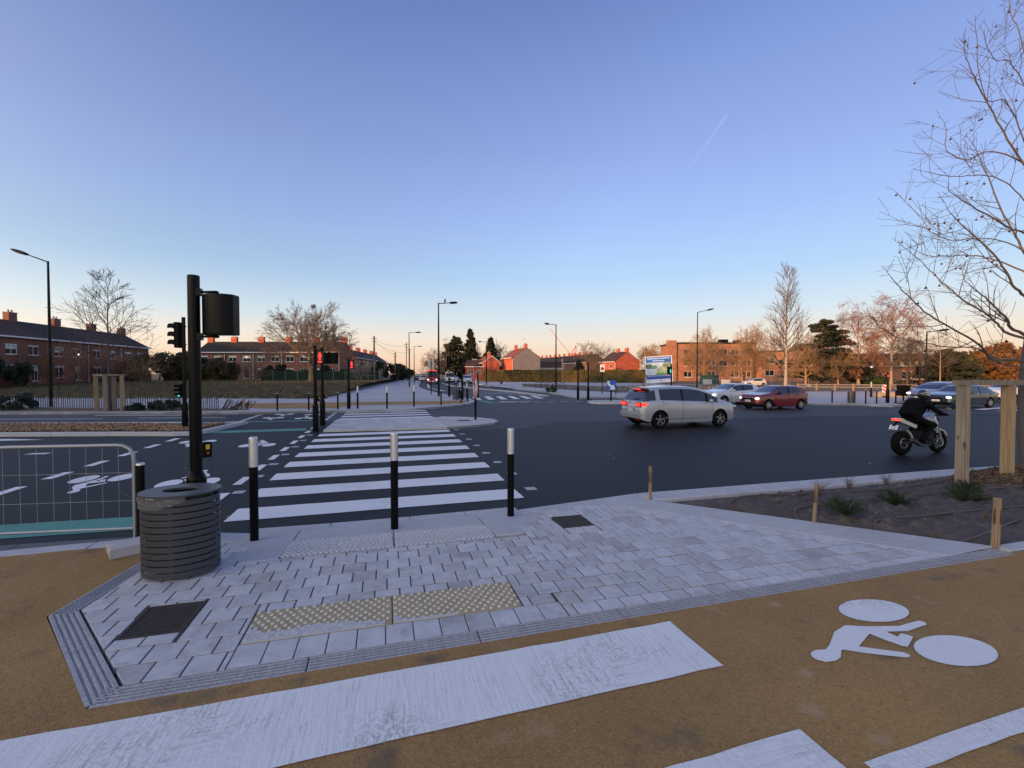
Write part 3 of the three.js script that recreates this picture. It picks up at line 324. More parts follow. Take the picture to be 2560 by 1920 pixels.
// ---------------------------------------------------------------- bollards
const boll = {};
function bollard(kind, x, b, label, y = 0) {
  const group = kind === 'capped' ? 'bollards with silver tops' : 'short black bollards';
  let t; if (boll[kind]) t = copyOf(boll[kind], label, P(x, b, y)); else {
    t = boll[kind] = thing('bollard', label, 'bollard', P(x, b, y), 0, group);
    if (kind === 'capped') { part(t, 'post', lathe([[0, -.05], [.0455, -.05], [.0455, .855]], 24), M.black); part(t, 'cap', lathe([[.0462, .85], [.0462, 1.17], [.0435, 1.183], [.036, 1.19], [0, 1.191]], 24), M.alu); part(t, 'footing', lathe([[.062, -.02], [.062, .004], [.05, .006], [0, .006]], 20), M.concrete); }
    else { part(t, 'post', lathe([[0, -.05], [.04, -.05], [.04, .845], [0, .845]], 18), M.black); part(t, 'cap', lathe([[.041, .84], [.041, .856], [.034, .863], [0, .864]], 18), M.alu); } }
  return t;
}
bollard('capped', -1.468, 5.855, 'silver-topped black bollard nearest the slatted litter bin, at the near kerb', RAMP(-1.468, 5.855));
bollard('capped', .087, 5.83, 'middle silver-topped black bollard of the three at the near kerb', RAMP(.087, 5.83));
bollard('capped', 1.60, 5.976, 'silver-topped black bollard at the near kerb, right end of the three', RAMP(1.6, 5.976));
bollard('capped', -1.47, 25.73, 'silver-topped bollard at the far end of the crossing, leftmost of three'); bollard('capped', .025, 25.26, 'silver-topped bollard in the middle at the far end of the crossing'); bollard('capped', 1.475, 26.31, 'silver-topped bollard at the far end of the crossing, rightmost of three');
bollard('capped', 8.0, 55.0, 'silver-topped bollard standing farthest off, above the far litter bin'); bollard('capped', 5.27, 34.26, 'silver-topped bollard just right of the far litter bin'); bollard('capped', 5.6, 33.14, 'silver-topped bollard right of the signal post by the far bin');
bollard('short', -2.63, 6.0, 'short black bollard at the end of the mesh barrier');
bollard('short', -5.3, 25.57, 'short black bollard on the far ochre path, leftmost'); bollard('short', -3.81, 25.4, 'short black bollard on the far ochre path, second from the left'); bollard('short', -2.44, 25.58, 'short black bollard on the far ochre path beside the far pedestrian signal');
bollard('short', 3.07, 27.16, 'short black bollard on the far rounded kerb, in front of the square sign'); bollard('short', 4.52, 28.93, 'short black bollard on the rounded kerb in front of the far bin'); bollard('short', 5.19, 30.39, 'short black bollard rightmost on the far rounded kerb');
bollard('short', 27.2, 25.0, 'short black bollard just right of the red car'); bollard('short', 27.22, 23.02, 'short black bollard between the red car and the grey bin'); bollard('short', 28.56, 21.92, 'short black bollard right of the grey bin beyond the junction'); bollard('short', 29.22, 21.75, 'short black bollard in front of the striped hazard board'); bollard('short', 30.7, 21.68, 'short black bollard left of the dark roadside cabinet');
bollard('short', 19.6, 37.2, 'short black bollard right of the blue arrow sign');

// ---------------------------------------------------------------- street lamps
const CR = V(.965, 0, .261);   // across the view, to the right
function lamp(x, b, h, side, reach, rise, label) {
  const t = thing('street_lamp', label, 'street lamp', P(x, b), 0, 'tall street lamps'); const d = CR.clone().multiplyScalar(side);
  part(t, 'pole', [lathe([[0, 0], [.11, 0], [.11, .02], [.095, .05], [.088, 1.0], [.05, h], [0, h]], 16)], M.blackSatin);
  const e = d.clone().multiplyScalar(reach * .62).add(V(0, h - .03 + rise * .62, 0)); part(t, 'arm', [rod(V(0, h - .05, 0), e, .034, .028, 8), cyl(.052, .052, .12, 0, h - .12, 0, 12)], M.blackSatin);
  const sh = new THREE.Shape(); sh.moveTo(0, -.035); sh.quadraticCurveTo(.18, -.10, .42, -.07); sh.quadraticCurveTo(.60, -.03, .66, 0); sh.quadraticCurveTo(.60, .05, .40, .075); sh.quadraticCurveTo(.18, .09, 0, .035);
  const g = new THREE.ExtrudeGeometry(sh, { depth: .17, bevelEnabled: true, bevelSize: .035, bevelThickness: .05, bevelSegments: 2, curveSegments: 6 }).translate(0, 0, -.085); g.scale(reach * .4 / .66, .8, 1);
  const hd = part(t, 'lamp_head', g, M.blackSatin); hd.position.copy(e); hd.rotation.set(0, Math.atan2(-d.z, d.x), Math.atan2(rise, reach), 'YXZ');
  part(hd, 'lens', box(.3, .012, .13, .34 * reach * .4 / .66 * 1.2, -.075, 0), M.grey);
  return t;
}
lamp(-18.13, 31.8, 8.1, -1, 1.95, .68, 'tall black street lamp with rising arm, leftmost in the picture');
const lampBird = lamp(4.13, 38.16, 7.6, 1, 1.5, .06, 'tall street lamp with a bird perched on its arm'); lamp(3.11, 66.86, 7.65, 1, 1.62, .03, 'street lamp on the left footway of the street ahead, nearer of two');
lamp(5.33, 93.8, 7.25, 1, 1.5, .05, 'street lamp on the left footway of the street ahead, farther of two'); lamp(23.1, 119.7, 9.6, -1, 1.7, .05, 'street lamp in front of the dark conifers, arm to the left'); lamp(15.9, 74.8, 7.05, -1, 1.3, .1, 'street lamp at the left end of the clipped hedge');
lamp(17.48, 46.6, 7.07, -1, 1.2, .14, 'street lamp in front of the hedge by the cycle racks'); lamp(36.4, 48.5, 9.3, 1, 1.9, .42, 'street lamp rising right of the blue project board'); lamp(45.23, 29.5, 5.5, 1, 1.85, .2, 'street lamp at the right beside the low school building');
{ const t = thing('bird', 'dark bird perched on the arm of the tall street lamp', 'bird', V(4.13, 7.64, -38.16).add(CR.clone().multiplyScalar(.52)), .6); // body, head and tail one continuous skin
  const g = lathe([[0, -.02], [.03, .0], [.06, .05], [.072, .11], [.062, .18], [.045, .23], [.047, .26], [.04, .295], [0, .31]], 12).rotateZ(-.12); part(t, 'body', [g, rod(V(0, .05, 0), V(-.09, -.16, 0), .035, .018, 6), rod(V(.0, .275, 0), V(.085, .265, 0), .014, .002, 6)], M.blackMatt); part(t, 'leg', rod(V(.01, -.05, .02), V(.01, .03, .02), .006), M.blackMatt); part(t, 'leg', rod(V(.01, -.05, -.02), V(.01, .03, -.02), .006), M.blackMatt); }

// low path lights with glowing tops
const lightM = new THREE.MeshStandardMaterial({ color: lin(.9, .85, .7), emissive: lin(1, .82, .5), emissiveIntensity: 1.6, roughness: .4 });
for (const [x, b, h, y0, w, lb, glow] of [[-36.2, 68.5, 3.5, .55, .075, 'golden wooden path light before the left terrace of houses', 1], [-22.4, 86, 3.9, .62, .075, 'golden wooden path light before the terrace behind the bare round tree', 1], [-1.86, 80, 3.4, .1, .06, 'golden wooden path light at the edge of the far footway', 0], [33.0, 84.5, 4.4, 0, .07, 'tall pale post standing before the clipped hedge', 0]]) { const t = thing('path_light', lb, 'path light', P(x, b, y0), 0, 'wooden path lights'); part(t, 'post', metric(box(w * 1.5, h, w * 1.5, 0, h / 2, 0)), M.wood); part(t, 'head', lathe([[0, h], [.09, h], [.09, h + .06], [.07, h + .22], [0, h + .24]], 12), glow ? lightM : M.steel); }

// ---------------------------------------------------------------- signals
const redM = new THREE.MeshStandardMaterial({ color: lin(.5, .02, .02), emissive: lin(1, .035, .03), emissiveIntensity: 2.4 }), greenM = new THREE.MeshStandardMaterial({ color: lin(.02, .5, .3), emissive: lin(.05, 1, .62), emissiveIntensity: 1.6 });
function signalPole(t, h, r = .06, ch = .85) { part(t, 'pole', lathe([[r, 0], [r, h], [r - .008, h + .006], [0, h + .006]], 20), M.blackSatin); part(t, 'collar', lathe([[0, 0], [r * 1.62, 0], [r * 1.62, ch - .1], [r * 1.5, ch - .07], [r * 1.02, ch], [0, ch]], 20), M.blackSatin); }
function visor(y, z, r, L) { const g = new THREE.CylinderGeometry(r, r, L, 16, 1, true, Math.PI * .5 - 2.2, 4.4).rotateX(Math.PI / 2).rotateZ(0); return g.translate(0, y, z + L / 2); }
function lensHead(t, y0, y1, off, turn, lit, name = 'signal_head') { // three lamps stacked; faces local +z
  const g = new THREE.Group(); g.name = name; const H = y1 - y0, w = Math.min(.26, H / 3.1); const hd = part(t, name, [box(w, H, .15, 0, 0, -.03), box(.03, .05, .16, -w / 2 - .02, H * .36, -.1), box(.03, .05, .16, -w / 2 - .02, -H * .36, -.1)], M.blackMatt); hd.position.copy(off).setY((y0 + y1) / 2); hd.rotation.y = turn;
  for (let i = 0; i < 3; i++) { const y = (1 - i) * H / 3.15, r = H / 7.6; part(hd, 'visor', new THREE.CylinderGeometry(r * 1.12, r * 1.12, H * .26, 14, 1, true, -1.9, 3.8).rotateX(Math.PI / 2).rotateZ(Math.PI).translate(0, y, .045 + H * .13), M.blackMatt); part(hd, 'lens', new THREE.CylinderGeometry(r, r, .02, 16).rotateX(Math.PI / 2).translate(0, y, .05), lit === i ? [redM, lightM, greenM][i] : mat(.05, .045, .045, .25)); }
  return hd; }
const man = () => { const s = []; const sh = new THREE.Shape(); const pts = [[-.035, .055], [-.05, .02], [-.052, -.05], [-.035, -.055], [-.03, -.01], [-.026, -.06], [-.030, -.155], [-.006, -.155], [0, -.07], [.006, -.155], [.030, -.155], [.026, -.06], [.03, -.01], [.035, -.055], [.052, -.05], [.05, .02], [.035, .055]]; sh.setFromPoints(pts.map(p => new THREE.Vector2(...p))); s.push(new THREE.ExtrudeGeometry(sh, { depth: .006, bevelEnabled: false })); s.push(new THREE.CylinderGeometry(.026, .026, .006, 14).rotateX(Math.PI / 2).translate(0, .092, .003)); return s; };
function pedHead(t, y, off, turn, lit) { const hd = part(t, 'pedestrian_signal', [box(.24, .44, .13), box(.06, .04, .05, -.14, .14, 0), box(.06, .04, .05, -.14, -.14, 0)], M.blackMatt); hd.position.copy(off).setY(y); hd.rotation.y = turn; part(hd, 'hood', [box(.24, .015, .09, 0, .222, .10), box(.012, .42, .09, -.12, 0, .10), box(.012, .42, .09, .12, 0, .10)], M.blackMatt); if (lit) part(hd, 'red_figure', [...man().map(g => g.translate(0, .05, .068)), box(.05, .05, .006, -.035, -.16, .071), box(.05, .05, .006, .035, -.16, .071)], redM); part(hd, 'lens_panel', box(.205, .40, .006, 0, 0, .0655), mat(.03, .012, .012, .3)); return hd; }
function button(t, y, off, turn) { const g = part(t, 'push_button_box', [new THREE.BoxGeometry(.10, .17, .085)], M.blackMatt); g.position.copy(off).setY(y); g.rotation.y = turn; part(g, 'notice', box(.045, .055, .003, 0, .035, .0445), M.yellow); part(g, 'button', new THREE.CylinderGeometry(.017, .017, .008, 14).rotateX(Math.PI / 2).translate(0, -.035, .044), M.red); return g; }
const YAW = -.2644;
{ const t = thing('traffic_signal', 'near black signal post behind the litter bin, its curved signal head seen from behind', 'traffic signal', P(-2.11, 6.06));
  signalPole(t, 2.96, .062, .74); const sh = new THREE.Shape(); sh.moveTo(-.17, -.11); sh.lineTo(.17, -.11); sh.lineTo(.17, .0); sh.quadraticCurveTo(.09, .085, 0, .085); sh.quadraticCurveTo(-.09, .085, -.17, .0); sh.closePath();
  const g = new THREE.ExtrudeGeometry(sh, { depth: .44, bevelEnabled: true, bevelSize: .008, bevelThickness: .01, bevelSegments: 2, curveSegments: 10 }).rotateX(Math.PI / 2).scale(1, 1, 1).translate(0, .22, 0); const hd = part(t, 'signal_head', g, M.blackSatin); hd.position.copy(CR).multiplyScalar(.272).setY(2.52); hd.rotation.y = YAW;
  part(hd, 'lens_panel', box(.29, .40, .008, 0, 0, -.117), mat(.04, .04, .04, .2)); part(hd, 'backing_seam', [box(.004, .445, .004, -.06, 0, .0835), box(.004, .445, .004, .06, 0, .0835)], M.black);
  const br = y => [rod(CR.clone().multiplyScalar(.06).setY(y), CR.clone().multiplyScalar(.25).setY(y + .005), .014, .014, 8), box(.05, .08, .07, .063, y, .015), new THREE.SphereGeometry(.035, 12, 8).scale(1, .5, 1).translate(.25 * .965, y - .0, .065)]; part(t, 'bracket', br(2.775), M.blackSatin); part(t, 'bracket', br(2.27), M.blackSatin); button(t, .98, V(.105, 0, .035), .9); }
{ const t = thing('traffic_signal', 'signal post on the chip-mulched median, three-lamp head in profile and a lit green repeater', 'traffic signal', P(-6.68, 18.28, -.03)); signalPole(t, 3.8, .058, .93); lensHead(t, 2.76, 3.63, CR.clone().multiplyScalar(-.2), -Math.PI / 2 + YAW, -1); const s = lensHead(t, 1.08, 1.52, CR.clone().multiplyScalar(-.12).add(V(0, 0, .06)), -.75, 2, 'repeater_head'); }
{ const t = thing('traffic_signal', 'nearer post at the refuge showing a lit red standing figure', 'pedestrian signal', P(-2.34, 17.02, RY)); signalPole(t, 2.92, .06, .97); pedHead(t, 2.53, CR.clone().multiplyScalar(.17), YAW + .25, true); button(t, 1.1, V(.1, 0, .02), .8); }
{ const t = thing('traffic_signal', 'second post at the refuge with its dark signal heads turned away', 'pedestrian signal', P(-2.36, 18.99, RY)); signalPole(t, 2.95, .06, .97); pedHead(t, 2.56, CR.clone().multiplyScalar(.16), YAW + 2.2, false); const h2 = pedHead(t, 2.56, CR.clone().multiplyScalar(.42), YAW + 2.9, false); button(t, 1.1, V(.1, 0, .02), .8); }
{ const t = thing('traffic_signal', 'post at the far end of the crossing showing a lit red figure', 'pedestrian signal', P(-1.92, 25.85)); signalPole(t, 2.65, .058, .9); pedHead(t, 2.33, CR.clone().multiplyScalar(.17), YAW + .2, true); button(t, 1.05, V(.1, 0, .02), .8); }
{ const t = thing('traffic_signal', 'signal post with a dark backing board, right of the lamp with the bird', 'traffic signal', P(4.87, 37.3)); signalPole(t, 3.25, .06, .9); lensHead(t, 2.4, 3.2, V(0, 0, -.16), Math.PI, -1); part(t, 'backing_board', box(.36, .86, .02, 0, 2.8, -.1), M.blackMatt); part(t, 'sticker_bands', [cyl(.062, .062, .04, 0, 1.6, 0), cyl(.062, .062, .04, 0, 1.85, 0), cyl(.062, .062, .04, 0, 2.05, 0)], M.steel); }
{ const t = thing('traffic_signal', 'plain signal post between the silver-topped bollards by the far bin', 'signal post', P(5.2, 32.71)); signalPole(t, 2.67, .06, .92); lensHead(t, 1.9, 2.5, V(-.02, 0, -.13), Math.PI, -1); }
{ const t = thing('traffic_signal', 'thick black post standing behind the round no-turn sign', 'signal post', P(6.75, 34.98)); signalPole(t, 1.9, .06, 1.34); }
for (const [x, b, lb] of [[13.95, 32.46, 'left of the two bare signal posts beyond the second crossing'], [14.69, 32.26, 'right of the two bare signal posts beyond the second crossing']]) { const t = thing('traffic_signal', lb, 'signal post', P(x, b, RY), 0, 'bare signal posts'); signalPole(t, 2.8, .06, 1.02); }
{ const t = thing('traffic_signal', 'green-lit pedestrian signal in front of the blue project board', 'pedestrian signal', P(18.35, 27.1)); signalPole(t, 2.45, .05, .9); const h = part(t, 'signal_head', box(.28, .5, .14, -.16, 2.06, .02), M.blackMatt); part(h, 'green_figure', [box(.06, .14, .01, -.13, 1.99, .1), new THREE.CylinderGeometry(.03, .03, .01, 12).rotateX(Math.PI / 2).translate(-.13, 2.1, .1)], greenM); }
{ const t = thing('traffic_signal', 'signal post with a small red lamp, left of the dark roadside cabinet', 'traffic signal', P(30.6, 22.1)); signalPole(t, 1.92, .06, .9); lensHead(t, 1.35, 1.8, V(-.09, 0, .05), -.6, 0); }
{ const t = thing('traffic_signal', 'signal post left of the right-hand street lamp, head turned away', 'traffic signal', P(44.7, 29.66)); signalPole(t, 2.5, .07, .9); lensHead(t, 1.7, 2.45, V(.05, 0, -.12), 2.6, -1); part(t, 'backing_board', box(.34, .8, .02, .05, 2.08, -.06), M.blackMatt); }

// ---------------------------------------------------------------- signs
{ const t = thing('no_turn_sign', 'round red-rimmed no-turn sign on the crossing refuge, seen edge-on', 'road sign', P(3.5, 18.63, -.03)); part(t, 'post', cyl(.045, .045, 1.66, 0, 0, 0, 14), M.black);
  const f = part(t, 'disc', new THREE.CylinderGeometry(.43, .43, .02, 40).rotateX(Math.PI / 2), M.white); f.position.set(-.02, 1.29, .055); f.rotation.y = -1.55; part(f, 'rim', new THREE.RingGeometry(.335, .428, 40).translate(0, 0, .0125), M.red); 
  const s = new THREE.Shape(); s.moveTo(.05, -.24); s.lineTo(.11, -.24); s.lineTo(.11, .08); s.quadraticCurveTo(.11, .2, 0, .2); s.quadraticCurveTo(-.11, .2, -.11, .09); s.lineTo(-.16, .09); s.lineTo(-.08, -.03); s.lineTo(0, .09); s.lineTo(-.05, .09); s.quadraticCurveTo(-.05, .14, 0, .14); s.quadraticCurveTo(.05, .14, .05, .08); s.closePath(); part(f, 'u_turn_arrow', new THREE.ExtrudeGeometry(s, { depth: .003, bevelEnabled: false }).translate(0, 0, .0115), M.black); part(f, 'slash', box(.06, .76, .002, 0, 0, .0165).rotateZ(.78), M.red); }
{ const t = thing('square_sign', 'square sign with its grey back to us, left of the lamp with the bird', 'road sign', P(3.86, 41.84)); part(t, 'post', cyl(.04, .04, 3.0, 0, 0, 0, 12), M.black); const p = part(t, 'panel', box(.46, .6, .02, 0, 2.76, -.05), M.galv); p.rotation.y = YAW; }
{ const t = thing('parking_zone_sign', 'white parking zone sign on a black post before the hedge', 'road sign', P(19.3, 39.29)); part(t, 'post', cyl(.04, .04, 2.72, 0, 0, 0, 12), M.black);
  const face = canvasTex(128, 200, (c, w, h) => { c.fillStyle = '#e9e6df'; c.fillRect(0, 0, w, h); c.strokeStyle = '#222'; c.lineWidth = 3; c.strokeRect(4, 4, w - 8, h - 8); c.fillStyle = '#222'; c.font = 'bold 30px sans-serif'; c.textAlign = 'center'; c.fillText('ZONE', 64, 40); c.beginPath(); c.arc(64, 115, 46, 0, 7); c.fillStyle = '#8b2a2f'; c.fill(); c.beginPath(); c.arc(64, 115, 35, 0, 7); c.fillStyle = '#27407c'; c.fill(); c.strokeStyle = '#8b2a2f'; c.lineWidth = 10; c.beginPath(); c.moveTo(38, 90); c.lineTo(90, 140); c.moveTo(90, 90); c.lineTo(38, 140); c.stroke(); });
  const p = part(t, 'panel', box(.45, .7, .02, 0, 2.36, .05), M.white); p.rotation.y = YAW; part(p, 'face', new THREE.PlaneGeometry(.44, .69).translate(0, 2.36, .064), new THREE.MeshStandardMaterial({ map: face, roughness: .5 })); }
{ const t = thing('arrow_sign', 'square blue sign with a white arrow pointing down to the right', 'road sign', P(14.75, 28.69)); part(t, 'post', cyl(.055, .055, 1.0, 0, 0, 0, 14), M.black); const p = part(t, 'panel', box(.62, .66, .03, 0, 1.06, .06), M.blueSign); p.rotation.y = YAW;
  const s = new THREE.Shape(); s.setFromPoints([[-.28, .29], [-.12, .29], [-.12, .13], [.09, -.05], [.16, .06], [.27, -.29], [-.11, -.29], [-.02, -.16], [-.27, .05]].map(q => new THREE.Vector2(...q))); part(p, 'arrow', new THREE.ExtrudeGeometry(s, { depth: .004, bevelEnabled: false }).translate(0, 1.06, .0765), M.white); }
{ // project board on raking timber supports
  const t = thing('project_board', 'large blue and white project board with a picture of gardens, on timber struts', 'billboard', P(35.3, 54.7), YAW - .12);
  const img = canvasTex(680, 700, (c, w, h) => { const R = rng(9); c.fillStyle = '#dfe3f2'; c.fillRect(0, 0, w, h); c.fillStyle = '#1f6fc4'; c.fillRect(16, 14, w - 32, 150); c.fillStyle = '#f4f6ff'; c.font = 'bold 46px sans-serif'; c.textAlign = 'center'; c.fillText("Requalification de l'Espace Vert", w / 2, 72, w - 110); c.fillText('de Valenciennes', w / 2, 132, 300);
    c.fillStyle = '#b9cfe6'; c.fillRect(16, 164, w - 32, 330); const blob = (x, y, r, col, n) => { for (let i = 0; i < n; i++) { const a = R() * 6.28, d = Math.sqrt(R()) * r; c.fillStyle = col[Math.floor(R() * col.length)]; c.beginPath(); c.ellipse(x + Math.cos(a) * d, y + Math.sin(a) * d * .7, 4 + R() * 9, 3 + R() * 6, R() * 3, 0, 7); c.fill(); } };
    blob(90, 260, 95, ['#28463a', '#3d6350', '#547a63', '#1e3530'], 300); blob(220, 290, 70, ['#5d8a6c', '#7aa184', '#3d6350'], 160); blob(560, 240, 120, ['#33503c', '#4c6f52', '#6f8f6c'], 320); c.fillStyle = '#c9cfd0'; c.beginPath(); c.moveTo(16, 480); c.lineTo(420, 320); c.lineTo(520, 330); c.lineTo(200, 494); c.lineTo(16, 494); c.fill(); blob(430, 380, 150, ['#7f9a63', '#97ab72', '#a9b48c', '#6c8557'], 380); c.fillStyle = '#6f9a3a'; c.beginPath(); c.ellipse(420, 466, 180, 28, 0, 0, 7); c.fill(); c.fillStyle = '#344'; c.fillRect(316, 230, 9, 40); c.fillRect(96, 400, 10, 70); c.fillStyle = '#e6ddd8'; c.fillRect(548, 420, 14, 44);
    c.fillStyle = '#2450a8'; c.fillRect(16, 494, w - 32, 116); c.fillStyle = '#e8ecff'; c.font = 'bold 26px sans-serif'; c.fillText('Aménagement des espaces publics, des voiries et des parcs', w / 2, 530, w - 70); c.fillStyle = '#2a3d8a'; c.font = 'bold 24px sans-serif'; c.textAlign = 'left'; c.beginPath(); c.moveTo(34, 632); c.lineTo(62, 632); c.lineTo(62, 652); c.lineTo(48, 668); c.lineTo(34, 652); c.fill(); c.fillText('VILLE', 84, 660); c.font = '18px sans-serif'; c.fillStyle = '#667'; c.fillText('métropole', 190, 658); c.fillStyle = '#333'; c.fillRect(352, 634, 20, 30); c.fillRect(392, 634, 20, 30); c.fillStyle = '#6a8'; c.fillText('région', 450, 656); c.fillStyle = '#55b'; c.font = 'bold 22px sans-serif'; c.fillText('NORD', 570, 652); });
  const p = part(t, 'panel', box(3.5, 3.55, .05, 0, 2.42, 0), M.white); p.rotation.z = .06; part(p, 'printed_face', new THREE.PlaneGeometry(3.46, 3.51).translate(0, 2.42, .028), new THREE.MeshStandardMaterial({ map: img, roughness: .5 }));
  for (const x of [-1.5, 1.5]) { part(t, 'post', metric(box(.12, 4.2, .12, x, 2.0, -.1)), M.wood); part(t, 'strut', metric(bar(V(x, 3.0, -.16), V(x - .5, 0, -1.7), .1)), M.wood); } part(t, 'strut', metric(bar(V(-1.75, 1.7, .02), V(-2.15, 0, .3), .1)), M.wood); }
{ const t = thing('hazard_board', 'red and white striped hazard board beyond the junction', 'hazard board', P(37.7, 27.5)); const s = canvasTex(64, 160, (c, w, h) => { c.fillStyle = '#eee'; c.fillRect(0, 0, w, h); c.fillStyle = '#c8202a'; for (let k = -2; k < 5; k++) { c.beginPath(); c.moveTo(0, k * 50); c.lineTo(64, k * 50 + 34); c.lineTo(64, k * 50 + 60); c.lineTo(0, k * 50 + 26); c.fill(); } }); const p = part(t, 'panel', box(.3, .85, .03, 0, .55, 0), M.white); part(p, 'stripes', new THREE.PlaneGeometry(.29, .84).translate(0, .55, .017), new THREE.MeshStandardMaterial({ map: s, roughness: .45 })); p.rotation.y = YAW; part(t, 'foot', box(.42, .1, .3, 0, .05, 0), M.blackMatt); }

// ---------------------------------------------------------------- litter bins, barrier, cabinet, racks
function ringShape(a, b, ai, bi) { const s = new THREE.Shape(); s.absellipse(0, 0, a, b, 0, Math.PI * 2); const h = new THREE.Path(); h.absellipse(0, 0, ai, bi, 0, Math.PI * 2, true); s.holes.push(h); return s; }
{ const t = thing('litter_bin', 'grey oval slatted litter bin with a clear bag, in the left foreground', 'litter bin', P(-1.855, 4.96));
  const H = .735, n = 12, A = .312, B = .245; const bg = new THREE.ExtrudeGeometry(ringShape(A, B, A - .006, B - .006), { depth: .045, bevelEnabled: true, bevelSize: .0015, bevelThickness: .0015, bevelSegments: 1, curveSegments: 40 }).rotateX(-Math.PI / 2);
  for (let k = 0; k < n; k++) { const o = part(t, 'band', bg, M.anthracite); o.position.y = .03 + k * .0585; }
  for (const a of [.35, Math.PI - .35, Math.PI + .35, -.35, Math.PI / 2, -Math.PI / 2]) part(t, 'upright', box(.03, .70, .006, 0, 0, 0).rotateY(Math.PI / 2 - a).translate(Math.cos(a) * (A - .012), .38, -Math.sin(a) * (B - .012)), M.anthracite);
  part(t, 'lid', new THREE.ExtrudeGeometry(ringShape(A + .015, B + .015, .15, .10), { depth: .012, bevelEnabled: true, bevelSize: .003, bevelThickness: .003, bevelSegments: 2, curveSegments: 40 }).rotateX(-Math.PI / 2).translate(0, .755, 0), M.anthracite);
  part(t, 'liner', new THREE.CylinderGeometry(1, 1, .66, 32, 1, true).scale(A - .05, 1, B - .05).translate(0, .40, 0), mat(.03, .03, .032, .7, { side: THREE.DoubleSide }));
  { const pos = [], idx = [], N = 40, K = 6; for (let i = 0; i <= N; i++) for (let k = 0; k <= K; k++) { const th = lerp(Math.PI * .92, Math.PI * 1.62, i / N), f = k / K, fold = .005 * Math.sin(i * 1.9 + k) + .014 * vn(i * .55 + k * .3, k * .9, 64, 3), dep = (.105 - .06 * smooth(.65, 1, i / N)) * f; pos.push(Math.cos(th) * (A + .007 + fold), .752 - dep, -Math.sin(th) * (B + .007 + fold)); } for (let i = 0; i < N; i++) for (let k = 0; k < K; k++) { const a = i * (K + 1) + k, c = a + K + 1; idx.push(a, a + 1, c + 1, a, c + 1, c); } const g = new THREE.BufferGeometry(); g.setAttribute('position', new THREE.Float32BufferAttribute(pos, 3)); g.setIndex(idx); g.computeVertexNormals(); part(t, 'plastic_bag', g, new THREE.MeshPhysicalMaterial({ color: lin(.86, .87, .88), roughness: .1, transmission: .9, thickness: 0, side: THREE.DoubleSide })); }
}
for (const [x, b, lb] of [[4.78, 32.85, 'grey litter bin on the far corner among the bollards'], [28.4, 22.7, 'grey litter bin beyond the junction, right of the red car'], [19.2, 78, 'grey litter bin standing before the clipped hedge']]) { const t = thing('litter_bin', lb, 'litter bin', P(x, b), 0, 'distant litter bins'); const g = new THREE.ExtrudeGeometry(ringShape(.23, .2, .22, .19), { depth: .06, bevelEnabled: false, curveSegments: 16 }).rotateX(-Math.PI / 2); for (let k = 0; k < 10; k++) { const o = part(t, 'band', g, M.anthracite); o.position.y = .02 + k * .069; } part(t, 'lid', new THREE.ExtrudeGeometry(ringShape(.245, .215, .13, .1), { depth: .015, bevelEnabled: false, curveSegments: 16 }).rotateX(-Math.PI / 2).translate(0, .715, 0), M.anthracite); part(t, 'liner', cyl(.2, .2, .66, 0, .03, 0, 16), M.blackMatt); }
{ // mesh crowd barrier
  const t = thing('mesh_barrier', 'low galvanised mesh barrier with a rounded corner, at the left edge', 'barrier', P(0, 0)); const A = [-2.69, 6.005], Bp = [-6.1, 6.42], at = (s, y) => P(lerp(A[0], Bp[0], s), lerp(A[1], Bp[1], s), y); const L = Math.hypot(A[0] - Bp[0], A[1] - Bp[1]);
  part(t, 'frame', [new THREE.TubeGeometry((() => { const c = new THREE.CurvePath(); c.add(new THREE.LineCurve3(at(0, .0), at(0, .90))); c.add(new THREE.QuadraticBezierCurve3(at(0, .90), at(0, 1.065), at(.048, 1.065))); c.add(new THREE.LineCurve3(at(.048, 1.065), at(1, 1.065))); return c; })(), 60, .0205, 10)], M.galv);
  part(t, 'bottom_rail', rod(at(.0, .145), at(1, .145), .015, .015, 10), M.galv);
  for (let s = .045; s < .98; s += .0462) { const k = .05 * (hash2(Math.round(s * 1000), 2, 2) - .5) * .02; part(t, 'wire', rod(at(s + k, .14), at(s, 1.06), .0022, .0022, 5), M.galv); } for (const y of [.45, .76]) part(t, 'wire', rod(at(0, y), at(1, y + .01), .0022, .0022, 5), M.galv); }
{ const t = thing('barrier_foot', 'pale concrete barrier foot with holes, lying left of the slatted bin', 'barrier foot', P(-2.42, 5.72), .545); const s = new THREE.Shape(); s.moveTo(-.34, -.125); s.lineTo(.34, -.125); s.lineTo(.34, .125); s.lineTo(-.34, .125); s.lineTo(-.34, .05); s.lineTo(-.30, .03); s.lineTo(-.30, -.03); s.lineTo(-.34, -.05); s.closePath(); for (const [x, y] of [[-.22, .05], [-.22, -.055], [-.08, .055], [-.08, -.055], [.1, 0]]) { const h = new THREE.Path(); h.absellipse(x, y, .028, .025, 0, 7); s.holes.push(h); }
  part(t, 'block', metric(new THREE.ExtrudeGeometry(s, { depth: .085, bevelEnabled: true, bevelSize: .008, bevelThickness: .012, bevelSegments: 2 }).rotateX(-Math.PI / 2).translate(0, .014, 0)), M.concrete); part(t, 'base', box(.62, .03, .2, 0, .016, 0), M.blackMatt); }
{ const t = thing('roadside_cabinet', 'dark box-shaped roadside cabinet beyond the junction, left of the motorcyclist', 'cabinet', P(34.1, 23.6)); part(t, 'body', box(.62, .7, .4, 0, .68, 0, YAW), M.blackMatt); part(t, 'post', cyl(.05, .05, .36, 0, 0, 0), M.black); part(t, 'cap', box(.66, .04, .44, 0, 1.05, 0, YAW), M.blackMatt); }
